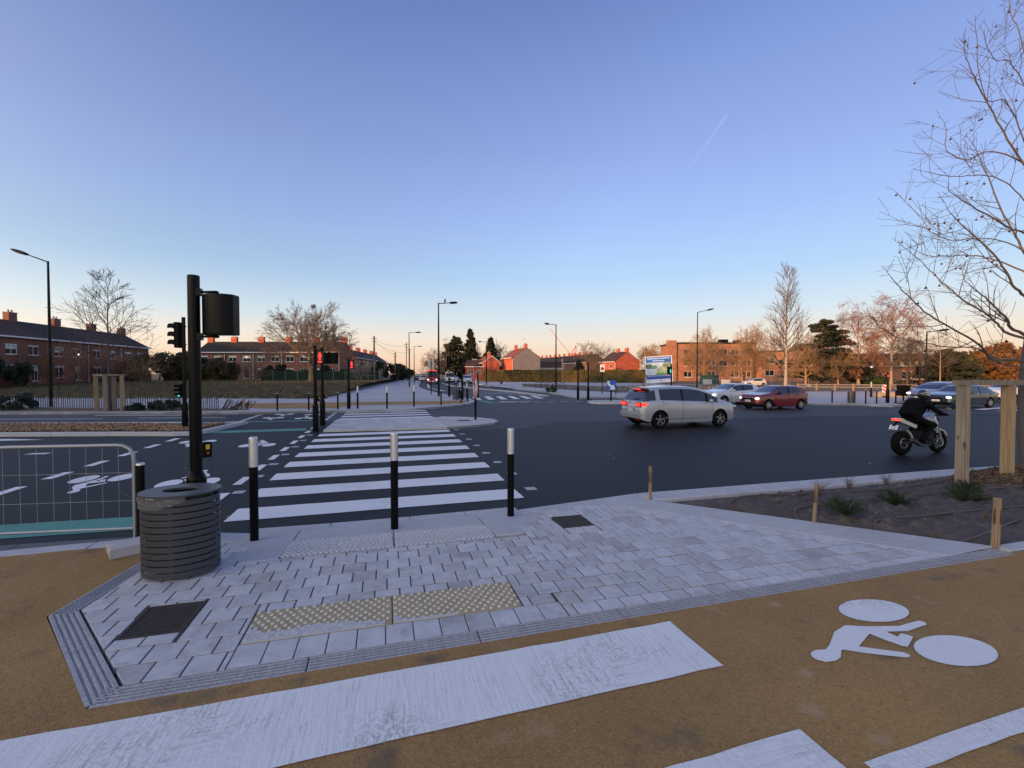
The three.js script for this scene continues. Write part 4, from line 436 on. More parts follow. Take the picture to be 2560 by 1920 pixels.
{ const t = thing('stone_bench', 'long low pale stone block behind the far bollards', 'stone block', P(38.4, 27.5), -.25); part(t, 'block', metric(box(2.1, .36, .5, 0, .2, 0)), M.tactile); part(t, 'end_block', box(.35, .42, .52, 1.3, .21, 0), M.concrete); part(t, 'plinth', box(2.0, .05, .4, 0, .02, 0), M.grey); }
{ const t = thing('light_column', 'black light column with a white globe top beyond the junction', 'light column', P(36.9, 27.9)); part(t, 'pole', [cyl(.085, .085, .62, 0, 0, 0), cyl(.06, .06, 2.3, 0, .0, 0)], M.black); part(t, 'sleeve', cyl(.063, .063, .45, 0, .75, 0), M.zinc); part(t, 'globe', new THREE.SphereGeometry(.085, 14, 10).translate(0, 2.37, 0), M.white); }
{ const spots = [[19.0, 57.2], [19.2, 55.6], [19.45, 54], [19.8, 53], [20.3, 52.0]]; let src; spots.forEach(([x, b], i) => { const lb = 'black cycle rack hoop on the verge, number ' + ['one', 'two', 'three', 'four', 'five'][i] + ' counted from the far end'; if (!src) { src = thing('cycle_rack', lb, 'cycle rack', P(x, b), .5, 'cycle racks on the verge'); part(src, 'hoop', tube([V(-.45, 0, 0), V(-.45, .5, 0), V(-.4, .68, 0), V(-.25, .72, 0), V(.25, .72, 0), V(.4, .68, 0), V(.45, .5, 0), V(.45, 0, 0)], .028, 8, 30), M.black); part(src, 'crossbar', rod(V(-.45, .4, 0), V(.45, .4, 0), .02), M.black); } else copyOf(src, lb, P(x, b), .5); }); }
// tree guards: square posts with a timber frame on top
function guard(pos, posts, h, w, beams, label) { const t = thing('tree_guard', label, 'tree guard', pos); for (const [x, z, a] of posts) part(t, 'post', metric(box(w, h, w, x, h / 2, z, a), 1, x * 3.1, z), Math.abs(x) > .5 ? M.wood : M.woodGrey); for (const [i, j, e0, e1] of beams) { const a = V(posts[i][0], h + .042, posts[i][1]), b = V(posts[j][0], h + .042, posts[j][1]), d = b.clone().sub(a).normalize(); part(t, 'top_beam', metric(bar(a.addScaledVector(d, -e0), b.addScaledVector(d, e1), w * 1.0, .082)), M.woodGrey); } return t; }
guard(P(8.99, 5.32, .0), [[0, 0, .55], [1.02, .02, .55], [2.9, -.35, .55], [2.6, .9, .55]], 1.66, .17, [[0, 1, .12, 0], [1, 2, 0, .1]], 'large weathered timber tree guard in the planting bed at the right edge');
{ const c = Math.cos(.2644), s = Math.sin(.2644), rot = ([x, z]) => [x * c - z * s, x * s + z * c, .5]; guard(P(-13.3, 27.5), [[-.67, .0], [-.2, -.5], [.22, .5], [.67, .05]].map(rot), 1.74, .17, [[0, 2, .1, .1], [2, 3, 0, .1], [0, 1, .05, .1], [1, 3, 0, .05]], 'weathered timber tree guard on the far side of the left road'); }
// marker stakes round the planting bed
for (const [x, b, h, ln, lb] of [[3.73, 6.01, .50, .0, 'thin wooden stake at the tip of the planting bed'], [5.116, 4.542, .49, .06, 'leaning wooden stake along the paving edge of the planting bed, middle'], [6.279, 3.405, .53, .05, 'thick round wooden stake beside the ochre path']]) { const t = solo('marker_stake', metric(h > .51 ? cyl(.038, .034, h, 0, 0, 0, 12) : box(.034, h, .03, 0, h / 2, 0, .3)), M.wood, lb, 'stake', 'wooden stakes round the planting bed'); t.position.copy(P(x, b, -.01)); t.rotation.z = -ln; }
// chestnut paling along the left planting strip
{ const t = thing('paling_fence', 'low chestnut paling fence along the far side of the left road', 'fence', P(0, 0)); const R = rng(12); const line = [[-34, 35.6], [-20.2, 31.45], [-17.2, 30.6], [-14, 29.6], [-10.9, 28.5], [-8.4, 27.4]]; let n = 0; const g = metric(box(.035, .56, .02, 0, .28, 0)); const rest = [];
  for (let i = 0; i + 1 < line.length; i++) { const a = line[i], b = line[i + 1], L = Math.hypot(b[0] - a[0], b[1] - a[1]); for (let s = 0; s < L; s += .125) { const f = s / L, o = part(t, 'pale', g, M.pale); o.position.copy(P(lerp(a[0], b[0], f), lerp(a[1], b[1], f), .0)); o.rotation.set((R() - .5) * .08, Math.atan2(b[1] - a[1], b[0] - a[0]), (R() - .5) * .1); o.scale.y = .92 + R() * .16; n++; } for (const y of [.16, .42]) part(t, 'wire', rod(P(...a, y), P(...b, y), .006, .006, 4), M.galv); }
  for (let k = 0; k < 26; k++) { const o = part(t, 'pale', g, M.pale); o.position.copy(P(-8.3 + k * .062, 27.3 - k * .05, .02)); o.rotation.set(.4 + R() * .5, R(), -.5 - R() * .6); } part(t, 'wire', rod(P(-8.4, 27.4, .3), P(-6.8, 25.9, .1), .006, .006, 4), M.galv); part(t, 'corner_post', metric(cyl(.045, .045, .62, -6.9, 0, -25.95, 8)), M.wood); }
// drip hoses on the membrane
for (const [pts, lb] of [[[[4.75, 5.05], [4.6, 5.4], [4.95, 5.62], [6, 5.5], [7.5, 5.4], [9.5, 5.45], [13, 5.3]], 'brown drip hose looping round the far end of the planting bed'], [[[5.0, 4.62], [5.25, 4.95], [6.3, 4.95], [7.2, 5.05], [8.4, 5.0], [10, 4.7], [13, 4.6]], 'brown drip hose running past the green shrubs'], [[[5.5, 4.05], [5.8, 4.3], [6.6, 4.25], [7.6, 4.3], [9, 4.15], [13, 4.1]], 'brown drip hose through the middle of the planting bed'], [[[5.95, 3.6], [6.6, 3.66], [7.6, 3.85], [8.6, 3.8], [13, 3.7]], 'brown drip hose nearest the ochre path']]) solo('drip_hose', tube(pts.map(([x, b]) => P(x, b, M.bedH(x, b) + .03)), .011, 6, 60), M.hose, lb, 'hose', 'drip hoses');
// low works fence and site clutter on the right
{ const cam = (px, z) => { const x = (px - 1280) / 1160 * z; return [.9652 * x + .2613 * z, -.2613 * x + .9652 * z]; };
  const t = thing('works_fence', 'low timber rail fence round the works, beyond the far bollards', 'fence', P(0, 0)); const pts = []; for (let k = 0; k <= 13; k++) pts.push(cam(1996 + k * 46, 52 - k * .7)); pts.forEach(([x, b], i) => { part(t, 'post', metric(box(.14, .75, .14, 0, .37, 0)), M.wood).position.copy(P(x, b)); if (i) for (const y of [.66, .38]) part(t, 'rail', bar(P(...pts[i - 1], y), P(x, b, y), .05, .09), M.woodGrey); });
  const pg = [box(2.9, .03, .03, 0, 1.15, 0), box(2.9, .03, .03, 0, .12, 0), box(.03, 1.1, .03, -1.45, .6, 0), box(.03, 1.1, .03, 1.45, .6, 0)]; const mesh = []; for (let k = -9; k <= 9; k++) mesh.push(box(.008, 1.03, .008, k * .15, .63, 0)); let src; for (let k = 0; k < 7; k++) { const [x, b] = cam(1722 + k * 46, 74 - k * .6); const lb = 'grey mesh site barrier before the brick school, ' + ['first', 'second', 'third', 'fourth', 'fifth', 'sixth', 'seventh'][k] + ' from the left'; if (!src) { src = thing('site_barrier', lb, 'barrier', P(x, b), YAW, 'site barriers by the school'); part(src, 'frame', pg, M.galv); part(src, 'mesh', mesh, M.galv); part(src, 'foot', box(.5, .12, .3, 1.45, .06, 0), M.concrete); } else copyOf(src, lb, P(x, b), YAW); if (k === 1 || k === 2) solo('banner', box(1.7, .75, .02, 0, .55, .04), M.offWhite, 'pale cloth banner hung on the site barrier, ' + (k === 1 ? 'left one' : 'right one'), 'banner').position.copy(P(x, b)); }
  const [cx, cb] = cam(1773, 78); const c = thing('site_container', 'dark green site container beside the brick school', 'container', P(cx, cb), YAW); part(c, 'body', box(2.6, 1.5, 1.5, 0, .8, 0), mat(.015, .06, .045, .6)); const ribs = []; for (let k = -8; k <= 8; k++) ribs.push(box(.05, 1.4, .05, k * .15, .8, .76)); part(c, 'ribs', ribs, mat(.015, .06, .045, .6)); part(c, 'roof', box(2.7, .06, 1.6, 0, 1.58, 0), mat(.02, .08, .06, .5)); }
// ---------------------------------------------------------------- cars
function pl(pts) { const p = pts.slice().sort((a, b) => a[0] - b[0]); const f = x => { if (x <= p[0][0]) return p[0][1]; for (let i = 1; i < p.length; i++) if (x <= p[i][0]) return lerp(p[i - 1][1], p[i][1], (x - p[i - 1][0]) / (p[i][0] - p[i - 1][0])); return p[p.length - 1][1]; }; return x => (f(x - .07) + f(x - .035) + f(x) * 2 + f(x + .035) + f(x + .07)) / 6; }
M.seam = mat(.02, .02, .022, .8, { side: THREE.DoubleSide });
const glassM = new THREE.MeshPhysicalMaterial({ color: lin(.012, .014, .017), roughness: .04, clearcoat: 1, clearcoatRoughness: .02, specularIntensity: 1 });
const paintOf = (r, g, b, metal = .0, rough = .34) => new THREE.MeshPhysicalMaterial({ color: lin(r, g, b), metalness: metal, roughness: rough, clearcoat: 1, clearcoatRoughness: .06 });
const headM = new THREE.MeshStandardMaterial({ color: lin(.8, .8, .8), emissive: lin(1, .9, .72), emissiveIntensity: 3.2, roughness: .2 }), tailM = new THREE.MeshStandardMaterial({ color: lin(.4, .01, .01), emissive: lin(1, .05, .03), emissiveIntensity: 1.8, roughness: .25 }), tailOff = new THREE.MeshStandardMaterial({ color: lin(.35, .012, .012), roughness: .2 }), lampOff = new THREE.MeshStandardMaterial({ color: lin(.55, .56, .58), roughness: .12, metalness: .3 });
function wheelParts(t, x, z, R, w, rim, spokes) { const s = Math.sign(z); const wh = part(t, 'wheel', new THREE.LatheGeometry([[R * .62, -w / 2], [R * .9, -w / 2], [R * .98, -w * .38], [R, 0], [R * .98, w * .38], [R * .9, w / 2], [R * .62, w / 2]].map(p => new THREE.Vector2(...p)), 28).rotateX(Math.PI / 2), M.tyre); wh.position.set(x, R, z);
  const g = [new THREE.CylinderGeometry(R * .64, R * .64, w * .5, 28, 1, true).rotateX(Math.PI / 2), new THREE.TorusGeometry(R * .625, R * .035, 6, 28).translate(0, 0, s * w * .42), new THREE.CylinderGeometry(R * .13, R * .13, .03, 12).rotateX(Math.PI / 2).translate(0, 0, s * w * .4)]; for (let k = 0; k < spokes; k++) { const a = k / spokes * 2 * Math.PI + .3; g.push(box(R * .56, R * (spokes > 6 ? .09 : .17), .03, R * .34, 0, s * w * .38).rotateZ(a)); } part(wh, 'rim', g, rim); part(wh, 'brake_disc', new THREE.CylinderGeometry(R * .58, R * .58, .02, 20).rotateX(Math.PI / 2).translate(0, 0, s * w * .12), M.blackMatt); }
function plateTex(txt) { return canvasTex(256, 56, (c, w, h) => { c.fillStyle = '#e4e4e0'; c.fillRect(0, 0, w, h); c.fillStyle = '#2a4da0'; c.fillRect(0, 0, 20, h); c.fillRect(w - 20, 0, 20, h); c.fillStyle = '#16181c'; c.font = 'bold 40px sans-serif'; c.textAlign = 'center'; c.fillText(txt, w / 2, 43); }); }
function buildCar(name, label, cat, o, pos, turn, sc = [1, 1, 1], group) {
  const t = thing(name, label, cat, pos, turn, group); t.scale.set(...sc);
  const { L, W, wb, fo, R } = o, xf = L / 2 - fo, xr = xf - wb, top = pl(o.top), belt = pl(o.belt), floor = .2, paint = o.paint;
  const bounds = new Set(); for (let i = 0; i <= 84; i++) bounds.add(+(-L / 2 + L * i / 84).toFixed(4)); for (const xw of [xf, xr]) for (let i = -8; i <= 8; i++) bounds.add(+(xw + R * 1.14 * Math.sin(i / 8 * Math.PI / 2)).toFixed(4)); for (const x of [-L / 2 + (o.tail.wrap ?? .26), ...(o.pillars || []).flat(), ...o.side.flat(), ...o.screen, ...o.rear, ...(o.doors || []).flat()]) bounds.add(x); const xs = [...bounds].filter(x => x >= -L / 2 - 1e-6 && x <= L / 2 + 1e-6).sort((a, b) => a - b);
  const half = x => { const u = Math.abs(x) / (L / 2), e = x > 0 ? (o.noseTaper ?? .16) : (o.tailTaper ?? .09); return W / 2 * (1 - e * Math.pow(u, 5) - .10 * Math.pow(u, 26)); };
  const ring = x => { const w = half(x), yt = top(x); let yb = Math.min(belt(x), yt - .03); let bot = floor + .02 + .16 * Math.pow(Math.abs(x) / (L / 2), 8); for (const xw of [xf, xr]) { const d = Math.abs(x - xw), A = R * 1.14; if (d < A) bot = Math.max(bot, R + Math.sqrt(A * A - d * d)); } bot = Math.min(bot, yb - .06); const h = yt - yb, wr = Math.max(w * .5, w * .955 - h * (o.tumble ?? .30)); const l = (a, b, f) => [lerp(a[0], b[0], f), lerp(a[1], b[1], f)]; const p4 = [w * .962, yb], p7 = [wr, yb + h * .87];
    const lv = f => Math.max(lerp(floor, yb, f), bot + .012 * f); const wv = y => { const f = (y - floor) / Math.max(.1, yb - floor); return w * (1 - .05 * Math.pow(Math.abs(f - .56) / .56, 2.4)); };
    return [[wv(bot), bot], [wv(lv(.3)), lv(.3)], [wv(lv(.56)), lv(.56)], [wv(lv(.86)), lv(.86)], p4, l(p4, p7, .07), l(p4, p7, .93), p7, [wr * .84, yb + h * .965], [wr * .45, yt - .006], [0, yt]]; };
  const NV = 21, pos_ = [], idx = []; for (const x of xs) { const r = ring(x); for (let v = -10; v <= 10; v++) { const q = r[10 - Math.abs(v)]; const k = 10 - Math.abs(v); pos_.push(x, r[k][1], Math.sign(v) * r[k][0] || 0); } }
  for (let i = 0; i + 1 < xs.length; i++) for (let v = 0; v < NV - 1; v++) { const a = i * NV + v, b = a + NV; idx.push([i, v, [a, a + 1, b + 1, a, b + 1, b]]); }
  const full = new THREE.BufferGeometry(); full.setAttribute('position', new THREE.Float32BufferAttribute(pos_, 3)); full.setIndex(idx.flatMap(q => q[2])); full.computeVertexNormals();
  const used = new Set(); const take = (x0, x1, k0, k1, side = 0) => { const out = []; idx.forEach((q, n) => { if (used.has(n)) return; const xm = (xs[q[0]] + xs[q[0] + 1]) / 2, v = q[1] - 10 + .5, k = 10 - Math.abs(v); if (xm > x0 && xm < x1 && k > k0 && k < k1 && (!side || Math.sign(v) === side)) { out.push(...q[2]); used.add(n); } }); if (!out.length) return null; const g = new THREE.BufferGeometry(); g.setAttribute('position', full.attributes.position); g.setAttribute('normal', full.attributes.normal); g.setIndex(out); return g.toNonIndexed(); };
  // k: 0 sill .. 4 belt, 5-6 side glass, 7 roof edge .. 10 centre line
  const add = (n, g, m) => g && part(t, n, g, m);
  add('windscreen', take(o.screen[0], o.screen[1], 7, 10.1), glassM); add('rear_window', take(o.rear[0], o.rear[1], o.rearWrap ? 4.9 : 7, 10.1), glassM);
  for (const s of [-1, 1]) o.side.forEach(([a, b]) => add('side_window', take(a, b, 5, 6.05, s), glassM)); for (const s of [-1, 1]) (o.doors || []).forEach(([a, b]) => { const d = add('door', take(a, b, .0, 5, s), paint); if (d) { const hz = s * (half((a + b) / 2) * .985 + .008); part(d, 'handle', box(.17, .03, .03, a + .14, belt(a + .14) - .085, hz), o.handle || paint); } });
  if (o.clad) add('lower_cladding', take(-L, L, -1, 1), M.blackMatt);
  for (const s of [-1, 1]) (o.pillars || []).forEach(([a, b]) => add('pillar', take(a, b, 5, 6.05, s), M.blackSatin));
  { const pos = []; for (const x of [...new Set((o.doors || []).flat().map(x => +x.toFixed(2)))]) for (const s of [-1, 1]) { const A = ring(x - .007), B = ring(x + .007); for (let k = 0; k < 5; k++) { const q = [[x - .007, A[k]], [x + .007, B[k]], [x + .007, B[k + 1]], [x - .007, A[k + 1]]].map(([X, p]) => [X, p[1], s * (p[0] + .003)]); for (const i of [0, 1, 2, 0, 2, 3]) pos.push(...q[i]); } } if (pos.length) { const g = new THREE.BufferGeometry(); g.setAttribute('position', new THREE.Float32BufferAttribute(pos, 3)); g.computeVertexNormals(); part(t, 'door_seams', g, M.seam); } }
  add('roof', take(o.rear[1], o.screen[0], 7, 10.1), o.roofPaint || paint);
  const caps = []; for (const [e, flip] of [[0, 1], [xs.length - 1, 0]]) { const r = ring(xs[e]), pp = []; const n = r.length; for (let k = 0; k < n - 1; k++) { const [z0, y0] = r[k], [z1, y1] = r[k + 1]; const q = [[z0, y0], [z1, y1], [-z1, y1], [-z0, y0]], tri = flip ? [0, 1, 2, 0, 2, 3] : [0, 2, 1, 0, 3, 2]; for (const i of tri) pp.push(xs[e], q[i][1], q[i][0]); } const g = new THREE.BufferGeometry(); g.setAttribute('position', new THREE.Float32BufferAttribute(pp, 3)); g.computeVertexNormals(); caps.push(g); }
  const rest = take(-L, L, -1, 11); part(t, 'body', [rest, ...caps], paint);
  part(t, 'underbody', [box(L * .86, .2, W * .8, 0, floor + .1, 0), box(L * .5, .5, W * .82, (xf + xr) / 2, .5, 0), box(.7, .5, W * .62, xf, .45, 0), box(.7, .5, W * .62, xr, .45, 0)], M.blackMatt);
  for (const x of [xf, xr]) for (const s of [-1, 1]) wheelParts(t, x, s * (W / 2 - .115), R, .2, o.rim || M.steel, o.spokes || 5);
  const F = L / 2, hl = o.head, tl = o.tail;
  for (const s of [-1, 1]) { const lz = s * half(F - .14) * .80, g = new THREE.SphereGeometry(1, 14, 8).scale(hl.d ?? .13, hl.h / 2, hl.w / 2).rotateY(s * .42).translate(F - (hl.in ?? .12), hl.y, lz); part(t, 'headlight', g, hl.on ? headM : lampOff); if (hl.fog) part(t, 'fog_light', new THREE.SphereGeometry(.05, 8, 6).translate(F - .07, .42, s * half(F - .1) * .72), lampOff); const zc = half(-F) * .985, tb = box(.03, tl.h, tl.w * .62, -F - .004, tl.y, s * (zc - tl.w * .31)); const tp = part(t, 'tail_light', tl.wrap ? [tb, box(tl.wrap, tl.h * .92, .03, 0, 0, 0, -s * .16).translate(-F + tl.wrap * .5 + .02, tl.y + .01, s * (half(-F + tl.wrap * .5) * .985))] : tb, tl.on ? tailM : tailOff); if (tl.on) part(tp, 'dark_surround', box(.02, tl.h + .05, tl.w * .62 + .05, -F - .001, tl.y, s * (zc - tl.w * .31)), M.blackMatt); const mz = s * (half(o.mirror) + .08); part(t, 'mirror', new THREE.SphereGeometry(1, 12, 8).scale(.07, .075, .11).translate(o.mirror, belt(o.mirror) + .07, mz), o.mirrorM || paint); }
  if (o.grille) { part(t, 'grille', box(.03, o.grille[1], o.grille[2], F - .005, o.grille[0], 0), M.blackMatt); if (o.chrome) part(t, 'chrome_bar', box(.02, .022, W * .72, F + .008, o.chrome, 0), M.steel); }
  part(t, 'front_bumper_intake', box(.05, .13, W * .55, F - .015, .36, 0), M.blackMatt);
  const pm = new THREE.MeshStandardMaterial({ map: plateTex(o.plate), roughness: .5 }); const fp = part(t, 'number_plate', new THREE.PlaneGeometry(.52, .115).rotateY(Math.PI / 2).translate(F + .016, o.fpy ?? .5, 0), pm); const rp = part(t, 'number_plate', new THREE.PlaneGeometry(.52, .115).rotateY(-Math.PI / 2).translate(-F - .012, o.rpy ?? .85, 0), pm); part(t, 'antenna', rod(V(o.rear[1] + .2, top(o.rear[1] + .2) - .01, 0), V(o.rear[1] + .02, top(o.rear[1] + .2) + .16, 0), .008, .004, 5), M.blackMatt);
  return { t, F, half, top, belt };
}
const MPV = { L: 4.43, W: 1.83, wb: 2.785, fo: .86, R: .335, top: [[2.22, .58], [2.19, .78], [2.06, .90], [1.75, 1.0], [1.45, 1.08], [.95, 1.34], [.45, 1.53], [.0, 1.60], [-.8, 1.615], [-1.60, 1.57], [-1.80, 1.50], [-2.10, 1.05], [-2.16, .93], [-2.21, .62]], belt: [[2.22, .54], [2.0, .80], [1.45, .93], [.9, .965], [0, .99], [-1.4, 1.05], [-2.12, 1.02], [-2.21, .58]], screen: [.50, 1.44], rear: [-2.10, -1.78], rearWrap: true, side: [[.78, 1.26], [-.36, .68], [-1.42, -.44], [-1.78, -1.60]], pillars: [[.68, .78], [-.44, -.36]], doors: [[-.40, .98], [-1.28, -.40]], mirror: .82, head: { y: .78, h: .15, w: .42, on: false }, tail: { y: .91, h: .13, w: .55, on: true, wrap: .26 }, grille: [.62, .12, .9], plate: 'DP-127-WG', rpy: .70, tumble: .26 };
const HATCH = { L: 4.0, W: 1.75, wb: 2.54, fo: .78, R: .32, top: [[2.0, .60], [1.96, .84], [1.75, .93], [1.1, 1.02], [.92, 1.07], [.15, 1.44], [-.2, 1.47], [-1.0, 1.46], [-1.55, 1.38], [-1.84, 1.06], [-1.94, .92], [-2.0, .60]], belt: [[2.0, .56], [1.75, .84], [.9, .93], [0, .94], [-1.2, 1.0], [-1.84, .99], [-2.0, .56]], screen: [.20, .91], rear: [-1.82, -1.50], side: [[-.33, .46], [-1.22, -.43]], pillars: [[-.43, -.33]], doors: [[-.38, .70], [-1.1, -.38]], mirror: .5, head: { y: .70, h: .15, w: .34, on: true, fog: true }, tail: { y: .88, h: .2, w: .3, on: false }, grille: [.62, .16, .8], plate: 'FB-318-KL', clad: true, fpy: .55 };
const SEDAN = { L: 4.6, W: 1.8, wb: 2.72, fo: .9, R: .325, top: [[2.3, .58], [2.26, .76], [1.95, .86], [1.2, .97], [.95, 1.01], [.2, 1.38], [-.2, 1.43], [-.8, 1.42], [-1.15, 1.36], [-1.75, 1.04], [-2.2, 1.0], [-2.27, .9], [-2.3, .6]], belt: [[2.3, .54], [1.95, .8], [.9, .90], [-1.7, .95], [-2.25, .88], [-2.3, .56]], screen: [.26, .94], rear: [-1.72, -1.15], side: [[-.32, .52], [-1.2, -.42]], pillars: [[-.42, -.32]], doors: [[-.38, .75], [-1.3, -.38]], mirror: .58, head: { y: .68, h: .15, w: .36, on: true }, tail: { y: .86, h: .16, w: .36, on: false }, grille: [.58, .14, .7], plate: 'CQ-604-BT', fpy: .48 };
{ const c = buildCar('silver_car', 'silver people carrier crossing the junction, brake lights lit, nose to the right', 'car', { ...MPV, paint: paintOf(.40, .415, .455, .35, .3), handle: M.steel, rim: mat(.30, .30, .31, .35, { metalness: .8 }) }, P(10.71, 15.38, RY), 0, [.905, .945, .93]); const t = c.t, F = c.F;
  part(t, 'high_brake_light', box(.03, .035, .42, -1.91, 1.475, 0), tailM); part(t, 'spoiler', box(.22, .04, 1.15, -1.86, 1.535, 0), paintOf(.40, .415, .455, .35, .3)); for (const s of [-1, 1]) { part(t, 'reflector', box(.02, .05, .3, -F + .005, .36, s * .55), tailOff); part(t, 'side_moulding', box(2.0, .035, .02, -.2, .42, s * .925), M.zinc); } part(t, 'rear_bumper_lip', box(.10, .09, 1.55, -F + .01, .52, 0), paintOf(.36, .375, .41, .3, .34)); part(t, 'badge', [bar(V(-F - .012, .985, -.05), V(-F - .012, 1.03, 0), .01, .012), bar(V(-F - .012, 1.03, 0), V(-F - .012, .985, .05), .01, .012), bar(V(-F - .012, .945, -.05), V(-F - .012, .99, 0), .01, .012), bar(V(-F - .012, .99, 0), V(-F - .012, .945, .05), .01, .012)], M.steel); part(t, 'tailgate_trim', box(.02, .025, .7, -F - .005, .785, 0), M.steel); part(t, 'rear_wiper', bar(V(-2.12, 1.08, 0), V(-2.06, 1.14, .42), .02), M.blackMatt); }
buildCar('red_car', 'dark red hatchback facing left across the junction, headlights on', 'car', { ...HATCH, paint: paintOf(.17, .012, .018, .25, .32), handle: M.blackMatt, mirrorM: M.blackMatt, chrome: .745, spokes: 9 }, P(20.78, 21.1, RY), Math.PI, [.85, .9, .88]);
buildCar('white_car', 'silvery white hatchback half hidden behind the dark red car, headlights on', 'car', { ...HATCH, paint: paintOf(.58, .60, .64, .3, .3), clad: false, plate: 'EA-209-RS' }, P(21.35, 25.1, RY), Math.PI, [.9, .92, .9]);
buildCar('dark_saloon', 'dark blue-green saloon waiting behind the timber tree guard', 'car', { ...SEDAN, paint: paintOf(.018, .035, .045, .3, .28) }, P(32.35, 19.3, RY), Math.PI, [.85, .92, .9]);
buildCar('blue_car', 'pale blue-grey car with headlights on, behind the dark saloon at the right', 'car', { ...MPV, head: { y: .76, h: .15, w: .38, on: true }, tail: { ...MPV.tail, on: false }, paint: paintOf(.22, .25, .36, .4, .3), plate: 'GH-871-ZD' }, P(35.3, 22.2, RY), Math.PI, [.88, .9, .9]);
buildCar('white_car', 'white hatchback queuing at the right edge, seen between the guard posts', 'car', { ...HATCH, paint: paintOf(.70, .71, .72, .05, .3), clad: false, plate: 'BN-455-TF' }, P(41.6, 21.9, RY), Math.PI, [.95, .95, .95]);
buildCar('far_car', 'pale car parked among the site barriers before the trees', 'car', { ...HATCH, head: { ...HATCH.head, on: false }, paint: paintOf(.6, .58, .54, .1, .4), clad: false, plate: 'DX-702-LM' }, P(52.1, 56.5), Math.PI + YAW, [.8, .8, .8], 'far parked cars');
buildCar('far_car', 'white car coming down the street ahead, left of the parked white van', 'car', { ...HATCH, head: { ...HATCH.head, on: false }, paint: paintOf(.66, .67, .68, .1, .35), clad: false, plate: 'AT-940-CV' }, P(15.8, 111, RY), -Math.PI / 2 - .08, [1, 1, 1], 'far parked cars');
buildCar('far_car', 'white estate parked by the conifers at the right of the street ahead', 'car', { ...MPV, tail: { ...MPV.tail, on: false }, paint: paintOf(.6, .61, .62, .1, .35), plate: 'FW-263-JP' }, P(15.6, 92, RY), -Math.PI / 2 - .08, [1, 1.05, 1], 'far parked cars');
buildCar('far_car', 'dark car parked on the left of the street ahead', 'car', { ...SEDAN, head: { ...SEDAN.head, on: false }, paint: paintOf(.05, .055, .07, .2, .3), plate: 'CK-118-NE' }, P(8.4, 132, RY), Math.PI / 2 - .08, [1, 1, 1], 'far parked cars');
buildCar('far_car', 'white car parked farthest up the left of the street ahead', 'car', { ...HATCH, head: { ...HATCH.head, on: false }, paint: paintOf(.66, .67, .68, .1, .35), clad: false, plate: 'BX-556-QA' }, P(9.0, 121, RY), Math.PI / 2 - .08, [1, 1, 1], 'far parked cars');
const VAN = { L: 5.6, W: 2.0, wb: 3.3, fo: .95, R: .34, top: [[2.8, .7], [2.74, 1.05], [2.5, 1.15], [2.05, 1.28], [1.5, 2.3], [1.2, 2.48], [-2.6, 2.5], [-2.78, 2.4], [-2.8, .7]], belt: [[2.8, .6], [2.5, 1.0], [2.0, 1.15], [-2.75, 1.25], [-2.8, .6]], screen: [1.48, 2.06], rear: [-2.8, -2.72], side: [[.75, 1.7]], doors: [[.6, 1.75]], mirror: 1.7, tumble: .1, noseTaper: .1, tailTaper: .02, head: { y: .85, h: .24, w: .34, on: true }, tail: { y: 1.0, h: .5, w: .16, on: false }, grille: [.75, .3, .9], plate: 'SP-18', fpy: .45 };
{ const c = buildCar('red_van', 'red emergency van with headlights on, coming down the street ahead', 'van', { ...VAN, paint: paintOf(.62, .045, .03, 0, .35) }, P(8.3, 88.5, RY), -Math.PI / 2 - .07); part(c.t, 'roof_light_bar', [box(.25, .14, 1.5, 1.05, 2.54, 0)], tailM); part(c.t, 'white_front_band', box(.03, .14, 1.5, 2.80, .62, 0), M.white); part(c.t, 'roof_sign', box(.05, .2, 1.2, 1.47, 2.36, 0), M.black); }
{ const c = buildCar('white_van', 'white van parked on the right of the street ahead', 'van', { ...VAN, head: { ...VAN.head, on: false }, paint: paintOf(.66, .66, .66, 0, .4), plate: 'DV-377-MC' }, P(13.6, 104, RY), -Math.PI / 2 - .08, [.95, .95, .95]); }

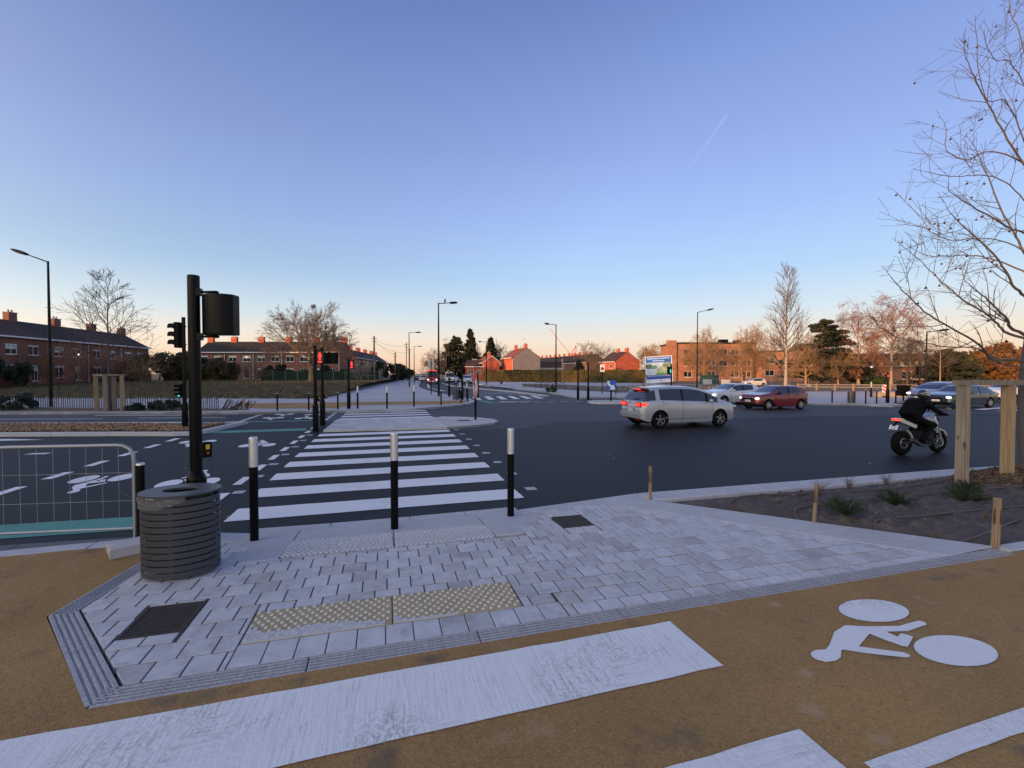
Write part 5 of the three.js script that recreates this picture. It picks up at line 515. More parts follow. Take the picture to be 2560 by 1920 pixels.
// ---------------------------------------------------------------- skin over a distance field (surface nets)
function skin(lo, hi, c, f) { const n = [0, 1, 2].map(i => Math.ceil((hi[i] - lo[i]) / c) + 1), at = (i, j, k) => (k * n[1] + j) * n[0] + i, F = new Float32Array(n[0] * n[1] * n[2]); for (let k = 0; k < n[2]; k++) for (let j = 0; j < n[1]; j++) for (let i = 0; i < n[0]; i++) F[at(i, j, k)] = f(lo[0] + i * c, lo[1] + j * c, lo[2] + k * c);
  const id = new Int32Array(F.length).fill(-1), pos = [], idx = []; for (let k = 0; k < n[2] - 1; k++) for (let j = 0; j < n[1] - 1; j++) for (let i = 0; i < n[0] - 1; i++) { let s = [0, 0, 0], m = 0; const v = []; for (let q = 0; q < 8; q++) v.push(F[at(i + (q & 1), j + (q >> 1 & 1), k + (q >> 2))]); if (v.every(x => x > 0) || v.every(x => x <= 0)) continue; for (let a = 0; a < 8; a++) for (const d of [1, 2, 4]) if (!(a & d)) { const b = a | d; if (v[a] > 0 !== v[b] > 0) { const t = v[a] / (v[a] - v[b]); for (let x = 0; x < 3; x++) { const pa = a >> x & 1, pb = b >> x & 1; s[x] += pa + (pb - pa) * t; } m++; } } id[at(i, j, k)] = pos.length / 3; pos.push(lo[0] + (i + s[0] / m) * c, lo[1] + (j + s[1] / m) * c, lo[2] + (k + s[2] / m) * c); }
  const quad = (a, b, cc, d, fl) => { if (a < 0 || b < 0 || cc < 0 || d < 0) return; fl ? idx.push(a, b, cc, a, cc, d) : idx.push(a, cc, b, a, d, cc); };
  for (let k = 1; k < n[2] - 1; k++) for (let j = 1; j < n[1] - 1; j++) for (let i = 1; i < n[0] - 1; i++) { const v = F[at(i, j, k)] > 0; if (v !== F[at(i + 1, j, k)] > 0) quad(id[at(i, j - 1, k - 1)], id[at(i, j, k - 1)], id[at(i, j, k)], id[at(i, j - 1, k)], !v); if (v !== F[at(i, j + 1, k)] > 0) quad(id[at(i - 1, j, k - 1)], id[at(i - 1, j, k)], id[at(i, j, k)], id[at(i, j, k - 1)], !v); if (v !== F[at(i, j, k + 1)] > 0) quad(id[at(i - 1, j - 1, k)], id[at(i, j - 1, k)], id[at(i, j, k)], id[at(i - 1, j, k)], !v); }
  const g = new THREE.BufferGeometry(); g.setAttribute('position', new THREE.Float32BufferAttribute(pos, 3)); g.setIndex(idx); g.computeVertexNormals(); return g; }
function capsules(list, k) { return (x, y, z) => { let d = 0, first = true; for (const [a, b, r0, r1] of list) { const bx = b[0] - a[0], by = b[1] - a[1], bz = b[2] - a[2], px = x - a[0], py = y - a[1], pz = z - a[2], t = clamp((px * bx + py * by + pz * bz) / (bx * bx + by * by + bz * bz + 1e-9)); const e = Math.hypot(px - bx * t, py - by * t, pz - bz * t) - lerp(r0, r1, t); if (first) { d = e; first = false; } else { const h = clamp(.5 + .5 * (d - e) / k); d = lerp(d, e, h) - k * h * (1 - h); } } return d; }; }
function fingers(h, dir, s, side) { // five curled fingers round a grip along z; h: palm centre
  const L = [[h, [h[0] + dir[0] * .04, h[1] + dir[1] * .04, h[2]], .036 * s, .034 * s]]; for (let i = 0; i < 4; i++) { const z = h[2] + (i - 1.5) * .021 * s, l = [.9, 1, .95, .78][i] * s, a = [h[0] + .045 * s, h[1] + .012, z], b = [a[0] + .035 * l, a[1] - .012, z], c = [b[0] - .002, b[1] - .032 * l, z], e = [c[0] - .025 * l, c[1] - .006, z]; L.push([a, b, .0095 * s, .009 * s], [b, c, .009 * s, .0085 * s], [c, e, .0085 * s, .0075 * s]); } const tz = h[2] - side * .045 * s; L.push([[h[0], h[1], tz], [h[0] + .03 * s, h[1] - .03 * s, tz - side * .005], .012 * s, .01 * s], [[h[0] + .03 * s, h[1] - .03 * s, tz], [h[0] + .05 * s, h[1] - .045 * s, tz + side * .012], .01 * s, .008 * s]); return L; }

// ---------------------------------------------------------------- motorcycle, rider, backpack
{ const S = .9, pos = P(12.63, 8.35, RY), turn = .03; const t = thing('motorcycle', 'white and black motorcycle crossing the junction, tail light glowing', 'motorcycle', pos, turn); t.scale.setScalar(S);
  const wheel = (x, R, w) => { const wh = part(t, 'wheel', new THREE.TorusGeometry(R - w / 2, w / 2, 12, 36).scale(1, 1, 1.05), M.tyre); wh.position.set(x, R, 0); const g = [new THREE.TorusGeometry(R - w * 1.02, .012, 6, 32), new THREE.CylinderGeometry(.04, .04, w * .9, 12).rotateX(Math.PI / 2)]; for (let k = 0; k < 6; k++) g.push(box(R - w, .022, .03, (R - w) / 2, 0, 0).rotateZ(k * Math.PI / 3)); part(wh, 'rim', g, M.anthracite); part(wh, 'brake_disc', new THREE.TorusGeometry(R * .40, .010, 4, 28).translate(0, 0, .07), M.steel); };
  wheel(-.70, .33, .19); wheel(.70, .315, .125);
  part(t, 'swingarm', [bar(V(-.70, .33, .11), V(-.12, .42, .08), .05, .07), bar(V(-.70, .33, -.11), V(-.12, .42, -.08), .05, .07)], M.anthracite); part(t, 'engine', [box(.42, .34, .32, .08, .46, 0), new THREE.CylinderGeometry(.12, .12, .38, 16).rotateX(Math.PI / 2).translate(.02, .42, 0), box(.2, .22, .26, .2, .66, 0).rotateZ(.1)], mat(.014, .014, .015, .45, { metalness: .5 })); part(t, 'frame', [bar(V(.50, .95, .0), V(-.05, .78, .12), .05), bar(V(.50, .95, 0), V(-.05, .78, -.12), .05), bar(V(-.05, .78, .1), V(-.1, .4, .1), .05), bar(V(-.05, .78, -.1), V(-.1, .4, -.1), .05), bar(V(.46, .88, 0), V(.3, .4, .0), .05)], M.black);
  part(t, 'exhaust', [tube([V(.25, .45, .1), V(.22, .28, .13), V(-.1, .24, .15), V(-.3, .30, .17)], .025, 8), rod(V(-.28, .29, .17), V(-.62, .44, .19), .05, .055, 12)], M.anthracite);
  const grey = paintOf(.36, .39, .42, .3, .3), white = paintOf(.62, .60, .55, 0, .35); part(t, 'fuel_tank', skin([-.15, .7, -.25], [.6, 1.15, .25], .022, capsules([[[.02, .90, 0], [.36, .97, 0], .11, .14], [[.30, .92, .09], [.40, .82, .13], .08, .06], [[.30, .92, -.09], [.40, .82, -.13], .08, .06]], .06)), grey);
  part(t, 'seat', skin([-.78, .72, -.2], [.1, 1.02, .2], .022, capsules([[[.0, .84, 0], [-.35, .86, 0], .075, .085], [[-.35, .88, 0], [-.66, .97, 0], .07, .05]], .05)), M.blackMatt);
  for (const s of [-1, 1]) part(t, 'tail_fairing', bar(V(-.30, .76, s * .10), V(-.86, .96, s * .06), .035, .095), white); part(t, 'tail_unit', [box(.22, .07, .16, -.84, .96, 0).rotateZ(0)], white); part(t, 'tail_light', [box(.03, .04, .17, -.955, .965, 0), box(.09, .035, .012, -.91, .968, .088)], tailM); part(t, 'plate_hanger', bar(V(-.84, .92, 0), V(-1.0, .80, 0), .05, .03), M.black);
  part(t, 'number_plate', new THREE.PlaneGeometry(.21, .13).rotateY(-Math.PI / 2).rotateZ(-.5).translate(-1.0, .76, 0), new THREE.MeshStandardMaterial({ map: canvasTex(128, 80, (c, w, h) => { c.fillStyle = '#e6e6e2'; c.fillRect(0, 0, w, h); c.fillStyle = '#223'; c.font = 'bold 32px sans-serif'; c.textAlign = 'center'; c.fillText('EK-70', 64, 34); c.fillText('4-HB', 64, 70); }), roughness: .5, side: THREE.DoubleSide }));
  part(t, 'rear_hugger', new THREE.TorusGeometry(.345, .03, 6, 14, 1.1).scale(1, 1, 3).rotateZ(.25).translate(-.70, .34, 0), white); part(t, 'front_mudguard', [new THREE.TorusGeometry(.325, .03, 6, 18, 1.5).scale(1, 1, 2.4).rotateZ(.55).translate(.70, .32, 0), bar(V(.58, .58, .085), V(.50, .80, .085), .03, .10), bar(V(.58, .58, -.085), V(.50, .80, -.085), .03, .10)], white); for (const s of [-1, 1]) part(t, 'fork_leg', rod(V(.70, .32, s * .1), V(.44, 1.02, s * .1), .028, .024, 10), M.zinc);
  part(t, 'headlight', skin([.4, .8, -.15], [.75, 1.1, .15], .025, capsules([[[.55, .95, 0], [.6, .93, 0], .09, .08]], .02)), M.blackMatt); part(t, 'handlebar', tube([V(.36, 1.08, -.40), V(.42, 1.06, -.2), V(.46, 1.05, 0), V(.42, 1.06, .2), V(.36, 1.08, .40)], .014, 8, 24), M.black); for (const s of [-1, 1]) { part(t, 'grip', rod(V(.33, 1.085, s * .45), V(.38, 1.075, s * .30), .018, .018, 8), M.tyre); const mr = part(t, 'mirror', [rod(V(.42, 1.07, s * .28), V(.45, 1.24, s * .38), .007, .007, 6), new THREE.SphereGeometry(1, 12, 8).scale(.015, .045, .085).translate(.45, 1.25, s * .40)], M.black); part(mr, 'glass', new THREE.CircleGeometry(1, 16).scale(.075, .038, 1).rotateY(-Math.PI / 2).translate(.433, 1.25, s * .40), M.steel); }
  for (const s of [-1, 1]) part(t, 'footrest', rod(V(-.12, .40, s * .12), V(-.12, .40, s * .24), .012, .012, 6), M.steel);
  // rider
  const r = thing('person', 'motorcyclist in black leaning forward on the motorcycle, wearing a helmet', 'person', pos.clone(), turn); r.scale.setScalar(S); const B = []; B.push([[-.27, .98, 0], [-.20, 1.10, 0], .16, .155], [[-.20, 1.10, 0], [.0, 1.32, 0], .155, .165], [[-.03, 1.34, -.13], [-.03, 1.34, .13], .10, .10], [[.02, 1.40, 0], [.09, 1.50, 0], .07, .06]); for (const s of [-1, 1]) B.push([[-.02, 1.36, s * .19], [.20, 1.15, s * .33], .072, .058], [[.20, 1.15, s * .33], [.33, 1.10, s * .375], .055, .04], [[-.26, .96, s * .10], [.15, .80, s * .22], .105, .075], [[.15, .80, s * .22], [-.14, .50, s * .20], .072, .052], [[-.14, .50, s * .20], [-.17, .45, s * .20], .052, .05], [[-.20, .435, s * .20], [.03, .425, s * .21], .045, .038]);
  const body = skin([-.5, .3, -.5], [.52, 1.62, .5], .02, capsules(B, .05)); const hands = [-1, 1].map(s => skin([.24, .98, s * .375 - .09], [.46, 1.18, s * .375 + .09], .006, capsules(fingers([.325, 1.105, s * .375], [0, 0], 1, s), .008))); part(r, 'body', [body, ...hands], deep(.004, .75, .25));
  const hm = part(r, 'helmet', skin([-.06, 1.42, -.18], [.34, 1.80, .18], .015, capsules([[[.10, 1.62, 0], [.14, 1.61, 0], .135, .135], [[.16, 1.54, 0], [.20, 1.52, 0], .10, .085]], .05)), new THREE.MeshPhysicalMaterial({ color: lin(.03, .03, .034), roughness: .25, clearcoat: 1 })); part(hm, 'visor', skin([.12, 1.5, -.17], [.34, 1.75, .17], .014, (x, y, z) => Math.max(Math.hypot(x - .145, y - 1.61, z) - .141, 1.57 - y, y - 1.67, .165 - x)), glassM);
  const sw = (pts, w) => tube(pts.map(([a, e]) => { const q = V(.12 + .137 * Math.cos(a) * Math.cos(e), 1.615 + .137 * Math.sin(e), .137 * Math.sin(a) * Math.cos(e)); return q; }), w, 5, 20); part(hm, 'white_graphic', [sw([[1.2, .1], [1.8, .35], [2.4, .5], [2.9, .35]], .016), sw([[1.3, -.25], [1.9, -.05], [2.5, .1], [3.0, -.05]], .013), sw([[-1.3, .1], [-1.9, .4], [-2.6, .5]], .015), sw([[1.0, .5], [1.7, .8], [2.6, .9]], .012)], M.white);
  const b = thing('backpack', 'black backpack on the back of the motorcyclist', 'backpack', pos.clone(), turn); b.scale.setScalar(S); part(b, 'body', skin([-.68, .92, -.24], [-.08, 1.5, .24], .018, (() => { const cs = Math.cos(.72), sn = Math.sin(.72); return (x, y, z) => { const u = x + .33, v = y - 1.22, a = u * cs - v * sn, c = u * sn + v * cs; const q = [Math.abs(a + .03) - .07, Math.abs(c) - .20, Math.abs(z) - .13]; return Math.hypot(Math.max(q[0], 0), Math.max(q[1], 0), Math.max(q[2], 0)) + Math.min(0, Math.max(...q)) - .055; }; })()), deep(.004, .75, .25)); part(b, 'grey_zip', [bar(V(-.478, 1.235, .0), V(-.478, 1.235, .14), .012, .008), bar(V(-.52, 1.13, .03), V(-.52, 1.13, .10), .012, .02)], M.zinc); for (const s of [-1, 1]) part(b, 'strap', tube([V(-.2, 1.42, s * .1), V(-.04, 1.47, s * .12), V(.12, 1.36, s * .13), V(.06, 1.18, s * .16)], .018, 6), M.black);
}
{ // walker far off by the site barriers
  const p = thing('person', 'person in dark clothes walking past the site barriers before the school', 'person', P(55.3, 62.0), 2.2); const B = [[[0, .95, 0], [0, 1.15, 0], .13, .13], [[0, 1.15, 0], [.02, 1.38, 0], .13, .14], [[.02, 1.42, -.12], [.02, 1.42, .12], .07, .07], [[.02, 1.48, 0], [.03, 1.55, 0], .05, .05]]; for (const s of [-1, 1]) B.push([[.02, 1.40, s * .17], [-s * .10, 1.15, s * .22], .055, .045], [[-s * .10, 1.15, s * .22], [-s * .05 + .05, .93, s * .23], .042, .032], [[0, .95, s * .08], [s * .12 + .02, .52, s * .09], .085, .06], [[s * .12 + .02, .52, s * .09], [s * .22 - .04, .10, s * .09], .058, .04], [[s * .22 - .05, .05, s * .09], [s * .22 + .12, .045, s * .09], .042, .032]);
  part(p, 'body', skin([-.4, -.02, -.32], [.4, 1.62, .32], .02, capsules(B, .05)), mat(.02, .02, .024, .8)); part(p, 'head', skin([-.1, 1.46, -.12], [.18, 1.82, .12], .012, capsules([[[.03, 1.66, 0], [.035, 1.69, 0], .095, .09], [[.06, 1.60, 0], [.075, 1.585, 0], .06, .05], [[.12, 1.645, 0], [.135, 1.635, 0], .014, .012]], .02)), mat(.38, .24, .18, .7)); part(p, 'hair', skin([-.12, 1.58, -.13], [.16, 1.82, .13], .014, (x, y, z) => Math.max(Math.hypot(x - .02, y - 1.69, z) - .108, .06 + (x - .03) * 1.2 - (y - 1.62))), mat(.03, .02, .015, .8)); }
// ---------------------------------------------------------------- houses
// local frame: front wall along x from 0 to w at z = 0 facing +z, depth towards -z
function windowAt(wall, x, y, w, h, o = {}) { const f = part(wall, 'window', [box(w, .07, .07, x, y + h / 2 - .035, -.11), box(w, .07, .07, x, y - h / 2 + .035, -.11), box(.07, h - .14, .07, x - w / 2 + .035, y, -.11), box(.07, h - .14, .07, x + w / 2 - .035, y, -.11), ...(w > .8 ? [box(.06, h - .14, .06, x, y, -.11)] : []), box(w + .2, .06, .2, x, y - h / 2 - .03, .03)], M.white); part(f, 'pane', box(w - .1, h - .1, .02, x, y, -.13), M.pane); if (o.shut) part(f, 'roller_shutter', box(w - .08, h * o.shut, .03, x, y + h / 2 - h * o.shut / 2, -.07), M.shutter); part(f, 'curtain', box(w - .14, h - .14, .01, x, y, -.24), M.offWhite); return f; }
function frontWall(w, h, wins, th = .24) { const s = new THREE.Shape(); s.moveTo(0, 0); s.lineTo(w, 0); s.lineTo(w, h); s.lineTo(0, h); s.closePath(); for (const q of wins) { const p = new THREE.Path(), a = q[0] - q[2] / 2, b = q[0] + q[2] / 2, c = q[1] - q[3] / 2, d = q[1] + q[3] / 2; p.moveTo(a, c); p.lineTo(a, d); p.lineTo(b, d); p.lineTo(b, c); p.closePath(); s.holes.push(p); } return metric(new THREE.ExtrudeGeometry(s, { depth: th, bevelEnabled: false }).translate(0, 0, -th)); }
function prismRoof(w, d, e, r, ov = .35) { const y0 = e - .05, pos = []; const A = (x, y, z) => [x, y, z]; const x0 = -.02, x1 = w + .02, zf = ov, zb = -d - ov, zm = -d / 2, k = .12; const q = (a, b, c, dd) => pos.push(...a, ...b, ...c, ...a, ...c, ...dd); q(A(x0, y0, zf), A(x1, y0, zf), A(x1, r, zm), A(x0, r, zm)); q(A(x1, y0, zb), A(x0, y0, zb), A(x0, r, zm), A(x1, r, zm)); q(A(x1, y0 - k, zf), A(x0, y0 - k, zf), A(x0, r - k, zm), A(x1, r - k, zm)); q(A(x0, y0 - k, zb), A(x1, y0 - k, zb), A(x1, r - k, zm), A(x0, r - k, zm)); q(A(x0, y0 - k, zf), A(x1, y0 - k, zf), A(x1, y0, zf), A(x0, y0, zf)); q(A(x1, y0 - k, zb), A(x0, y0 - k, zb), A(x0, y0, zb), A(x1, y0, zb)); for (const x of [x0, x1]) { q(A(x, y0 - k, zf), A(x, y0, zf), A(x, r, zm), A(x, r - k, zm)); q(A(x, y0, zb), A(x, y0 - k, zb), A(x, r - k, zm), A(x, r, zm)); } const g = new THREE.BufferGeometry(); g.setAttribute('position', new THREE.Float32BufferAttribute(pos, 3)); g.computeVertexNormals(); const u = []; const p = g.attributes.position; for (let i = 0; i < p.count; i++) u.push(p.getX(i), p.getZ(i) + p.getY(i)); g.setAttribute('uv', new THREE.Float32BufferAttribute(u, 2)); return g; }
function gable(x, d, e, r, th = .24) { const s = new THREE.Shape(); s.moveTo(0, 0); s.lineTo(d, 0); s.lineTo(d, e); s.lineTo(d / 2, r - .14); s.lineTo(0, e); s.closePath(); return metric(new THREE.ExtrudeGeometry(s, { depth: th, bevelEnabled: false }).rotateY(Math.PI / 2).translate(x, 0, 0)); }
function house(label, pos, turn, o, group) { const { w, d, e, r } = o; const t = thing('house', label, 'house', pos, turn, group); const wins = o.wins || [];
  const wall = part(t, 'wall', [frontWall(w, e, wins), gable(.002, d, e, r), ...(o.gableM ? [] : [gable(w - .242, d, e, r)]), metric(box(w - .5, e, .24, w / 2, e / 2, -d + .12)), metric(box(w - .5, .1, d - .5, w / 2, e - .06, -d / 2))], o.wall || M.brick);
  if (o.gableM) part(t, 'gable_wall', gable(w - .242, d, e, r), o.gableM);
  for (const q of wins) windowAt(wall, ...q.slice(0, 4), { shut: q[4] }); const rf = part(t, 'roof', prismRoof(w, d, e, r), o.roof || M.roofDark); if (o.chim !== undefined) for (const cx of [].concat(o.chim)) { const c = part(rf, 'chimney', metric(box(o.cw || 1.1, 1.3, .6, cx, r + .2, -d / 2)), o.chimM || M.brickRed); part(t, 'chimney_cap', [box((o.cw || 1.1) + .1, .08, .7, cx, r + .88, -d / 2), cyl(.1, .09, .3, cx - .22, r + .9, -d / 2, 8), cyl(.1, .09, .3, cx + .22, r + .9, -d / 2, 8)], M.grey); }
  part(t, 'gutter', box(w, .16, .16, w / 2, e - .1, .42), M.white); part(t, 'downpipe', box(.08, e - .3, .08, w - .12, (e - .3) / 2, .06), M.white); if (o.door) { const dd = part(t, 'door', box(.9, 2.1, .06, o.door, 1.06, .04), M.offWhite); part(dd, 'handle', box(.12, .03, .05, o.door + .33, 1.05, .09), M.steel); } if (o.verge) part(t, 'verge', [bar(V(w + .03, e - .1, .36), V(w + .03, r + .02, -d / 2), .05, .14), bar(V(w + .03, r + .02, -d / 2), V(w + .03, e - .1, -d - .36), .05, .14)], M.white);
  if (o.aerial) part(t, 'aerial', [rod(V(w * .8, r + .8, -d / 2), V(w * .8, r + 2.4, -d / 2), .02, .02, 5), rod(V(w * .8 - .6, r + 2.2, -d / 2), V(w * .8 + .6, r + 2.2, -d / 2), .012, .012, 4), ...[-.4, -.15, .1, .35].map(k => rod(V(w * .8 + k, r + 2.2, -d / 2 - .25), V(w * .8 + k, r + 2.2, -d / 2 + .25), .01, .01, 4))], M.antenna); return t; }
const g62 = .6;
const ordinal = ['nearest', 'second', 'third', 'fourth', 'fifth', 'sixth'];
{ // left terrace: runs up the street, fronts to the right
  const turn = Math.PI / 2 - .1; for (let k = 0; k < 5; k++) { const w = 6.4, s = k - 1; const x = -38.9 + s * w * .103, b = 60.5 + s * w * .99; const up = 4.0, dn = 1.6; house(`brick terrace house at the far left, ${ordinal[k]} along its row`, P(x, b, g62 - .1), turn, { w, d: 7, e: 5.4, r: 7.5, roof: k % 2 ? M.roofBrown : M.roofDark, chim: w - .4, chimM: M.brick, aerial: k === 2, wins: [[1.6, up, 1.5, 1.15, [.2, .5, .6, .2, .3][k]], [4.4, up, 1.5, 1.15, [.3, .2, .2, .3, .3][k]], [1.6, dn, 1.5, 1.5, .2], [4.5, dn - .2, .9, 1.8, .4]] }, 'left terrace houses'); } }
{ // middle terrace: fronts towards us
  const turn = -.2644; for (let k = 0; k < 5; k++) { const w = 5.35, x = -34.2 + k * w * .9652, b = 99.2 - k * w * .2613; house(`brick terrace house behind the round bare tree, ${['first', 'second', 'third', 'fourth', 'fifth'][k]} from the left`, P(x, b, g62), turn, { w, d: 7, e: 5.3, r: 7.45, roof: k === 4 ? M.roofBrown : k % 2 ? M.roofDark : M.roofBlack, chim: k === 0 ? [.5, w - .3] : w - .4, aerial: k === 1, wins: [[1.35, 4.05, 1.5, 1.15, .25 + .1 * (k % 3)], [3.95, 4.05, 1.5, 1.15, .25 + .12 * ((k + 1) % 3)], [1.35, 1.5, 1.4, 1.5, .2], [3.9, 1.3, 1.1, 1.9, 0]] }, 'middle terrace houses'); } }
for (let k = 0; k < 5; k++) { const w = 9.6, x = -7.6 + k * w * .16, b = 121 + k * w * .986; house(`brick terrace house up the street ahead, ${ordinal[k]} of the receding row`, P(x, b, .3), Math.PI / 2 - .16, { w, d: 7, e: 5.6, r: 8.0, roof: M.roofBlack, chim: [2, w - .5], chimM: M.brickRed, aerial: k === 1, wins: [[1.6, 4.3, .9, 1.2], [3.6, 4.3, .9, 1.2], [6.2, 4.3, 1.3, 1.3, .5], [8.2, 4.3, .9, 1.2], [1.8, 1.6, 1.3, 1.5], [6.2, 1.6, 1.3, 1.5, .4]] }, 'receding terrace houses'); }
// houses behind the clipped hedge
const RT = -.2644, GT = -1.485;
house('house with a grey rendered gable end above the hedge', P(29.2, 118.2, 0), GT, { w: 8.5, d: 7.3, e: 5.8, r: 8.3, roof: M.roofRed, wall: M.brickRed, gableM: M.render, chim: [.9, 7.7], chimM: M.brickRed, aerial: true });
house('low brick annex with an orange gable and white verges, left of the grey gable house', P(23.2, 122, 0), GT, { w: 7, d: 4.2, e: 4.6, r: 6.4, roof: M.roofRed, wall: M.brickRed, verge: true, chim: 4.6 });
house('low brick house with a white fascia at the left end of the hedge', P(19.4, 117.2, 0), RT, { w: 4.8, d: 6, e: 3.7, r: 5.4, roof: M.roofBrown, wall: M.brickRed, wins: [[1.4, 2.3, 1.3, 1.2], [3.5, 2.3, 1.0, 1.2]] });
house('low house with a brown roof and white wall, right of the grey gable', P(37.6, 120, 0), RT, { w: 9, d: 7, e: 3.4, r: 5.2, roof: M.roofBrown, wall: M.offWhite, wins: [[2, 2.2, 1.6, .9], [6, 2.2, 1.6, .9]] });
house('red brick house with a sunlit orange gable behind the hedge', P(61.5, 126.9, 0), GT, { w: 8.5, d: 8, e: 5.3, r: 8.2, roof: M.roofBrown, wall: M.brickRed, gableM: M.brickRed, chim: [3.6, 8.0], cw: 1.3, wins: [[2.2, 4, 1.4, 1.2], [6, 4, 1.4, 1.2], [2.2, 1.6, 1.6, 1.5], [6, 1.4, 1.2, 2]] });
for (let k = 0; k < 6; k++) house(`dark terrace house in the row with many chimneys behind the hedge, ${ordinal[k]} of six`, P(67.1 - k * .76, 159.4 + k * 8.77, 0), GT, { w: 8.8, d: 8.2, e: 5.8, r: 8.9, roof: M.roofBlack, wall: M.brickDark, chim: [.8, 5], chimM: M.brickRed, aerial: k < 3 }, 'chimney row houses');
// off-frame blocks to the left behind the camera: they throw the evening shade over the junction
for (const [k, x, b, w, e, lb] of [[0, -66, -86, 40, 13.6, 'tall brick apartment block far to the left, outside the view'], [1, -66, -44, 41, 13.6, 'second tall brick apartment block to the left, outside the view'], [2, -66, -2, 30, 16.5, 'brick house row on the left side street, outside the view'], [3, -66, 29, 27, 7.6, 'second brick house row on the left side street, outside the view'], [4, -66, 57.5, 39, 12.6, 'third brick house row on the left side street, outside the view']]) house(lb, P(x, b, 0), Math.PI / 2, { w, d: 10, e: e - 2.2, r: e, roof: M.roofDark, wall: M.brick, chim: [w * .25, w * .75], wins: Array.from({ length: 6 }, (_, i) => [w * (i + .5) / 6, 4.2, 1.4, 1.3]) });

// ---------------------------------------------------------------- school buildings on the right
{ const t = thing('school_building', 'long orange brick school block with a flat roof behind the bare trees', 'building', P(68.9, 99.8, 0), RT + .0); const w = 19.5, h = 9.2, wins = []; for (let r = 0; r < 3; r++) for (let k = 0; k < 6; k++) if (!(r === 0 && k === 3)) wins.push([2.9 + k * 2.9, 1.7 + r * 2.75, 2.0, 1.45]);
  const wall = part(t, 'wall', [frontWall(w, h, wins, .3), metric(box(.3, h, 11.4, .15, h / 2, -6)), metric(box(.3, h, 11.4, w - .15, h / 2, -6)), metric(box(w, h, .3, w / 2, h / 2, -11.8))], M.brickSchool); for (const q of wins) windowAt(wall, ...q, {}); part(t, 'roof', [box(w + .5, .35, 12.4, w / 2, h + .17, -6)], M.roofBlack); part(t, 'stair_tower', metric(box(1.9, h + .8, 2.2, -1.0, (h + .8) / 2, -.6)), M.brickSchool); part(t, 'rooftop_unit', box(2, 1.0, 1.6, w * .68, h + .8, -4), M.blackMatt); part(t, 'rooftop_unit', box(1.4, .8, 1.6, w * .86, h + .7, -4), M.blackMatt);
  const u = thing('school_building', 'lower end wing of the brick school, stepping down to the right', 'building', P(88, 94.8, 0), RT - .35); part(u, 'wall', [frontWall(16, 7.2, [[3, 2, 2, 1.4], [7, 2, 2, 1.4], [11, 2, 2, 1.4], [3, 5, 2, 1.4], [7, 5, 2, 1.4], [11, 5, 2, 1.4]], .3), metric(box(.3, 7.2, 9, .15, 3.6, -4.8)), metric(box(.3, 7.2, 9, 15.85, 3.6, -4.8)), metric(box(16, 7.2, .3, 8, 3.6, -9.6))], M.brickSchool); part(u, 'roof', box(16.5, .3, 10.2, 8, 7.35, -4.8), M.roofBlack); for (const q of [[3, 2], [7, 2], [11, 2], [3, 5], [7, 5], [11, 5]]) windowAt(u, q[0], q[1], 2, 1.4, {}); }
{ const t = thing('school_hall', 'low brick building with a dark mansard roof and white windows at the right', 'building', P(83.2, 68.9, 0), RT); const w = 20, h = 2.9, wins = []; for (let k = 0; k < 7; k++) if (k !== 3) wins.push([1.8 + k * 2.75, 1.55, 1.9, 1.5]); const wall = part(t, 'wall', [frontWall(w, h, wins, .3), metric(box(.3, h, 8.6, .15, h / 2, -4.6)), metric(box(.3, h, 8.6, w - .15, h / 2, -4.6)), metric(box(w, h, .3, w / 2, h / 2, -9))], M.brickSchool); for (const q of wins) windowAt(wall, ...q, {}); const up = []; for (let k = 0; k < 14; k++) up.push([1.1 + k * 1.37, .62, .8, .85]); const u = part(t, 'upper_storey', [frontWall(w, 1.4, up, .3).translate(0, h + .25, -1.0), box(w, 1.4, .3, w / 2, h + .95, -8.6)], M.offWhite); up.forEach(q => part(u, 'pane', box(.76, .8, .03, q[0], h + .25 + q[1], -1.18), M.pane)); part(t, 'eaves', [box(w + .6, .25, 10, w / 2, h + .125, -4.4)], M.roofBrown); part(t, 'roof', metric(prismRoof(w, 9.4, 0, 1.25, .5).translate(0, h + 1.72, -.1)), M.roofDark); }

// ---------------------------------------------------------------- crane, poles, wires
{ const t = thing('tower_crane', 'distant red and white luffing crane with its jib raised to the left', 'crane', P(100, 242, 3.2), RT); const red = mat(.45, .06, .04, .6), wh = mat(.7, .66, .62, .6); const lat = (a, b, w, n, out) => { const d = b.clone().sub(a), s = [V(0, w, w), V(0, w, -w), V(0, -w, 0)]; for (const o of s) out.push(bar(a.clone().add(o), b.clone().add(o), .14)); for (let i = 0; i < n; i++) { const p = a.clone().addScaledVector(d, i / n), q = a.clone().addScaledVector(d, (i + 1) / n); out.push(bar(p.clone().add(s[i % 3]), q.clone().add(s[(i + 1) % 3]), .09)); } return out; }; part(t, 'mast', lat(V(0, 0, 0), V(0, 8.5, 0), .35, 10, []), wh); part(t, 'jib', lat(V(-.8, 9.6, 0), V(-12.2, 23.6, 0), .35, 26, []), mat(.6, .35, .30, .6)); part(t, 'a_frame', [bar(V(-.4, 9, 0), V(2.6, 14.4, 0), .4), bar(V(2.4, 9, 0), V(2.6, 14.4, 0), .35)], red); part(t, 'counterweight', box(4.6, 1.2, 1.4, 1.3, 9, 0), red); part(t, 'tie', bar(V(2.6, 14.4, 0), V(-.6, 16.2, 0), .14), wh); part(t, 'cab', box(1.2, 1.3, 1.2, -.8, 8.4, .8), wh); }
const poles = [[-2.4, 100, 9.4, .17, 'thick dark utility pole at the end of the middle terrace'], [2.3, 128, 7.4, .16, 'short dark utility pole farther up the left footway'], [5.0, 122, 9.6, .11, 'slim utility pole beside the farther left street lamp'], [6.6, 140, 9.2, .12, 'utility pole with crossarms up the street ahead']];
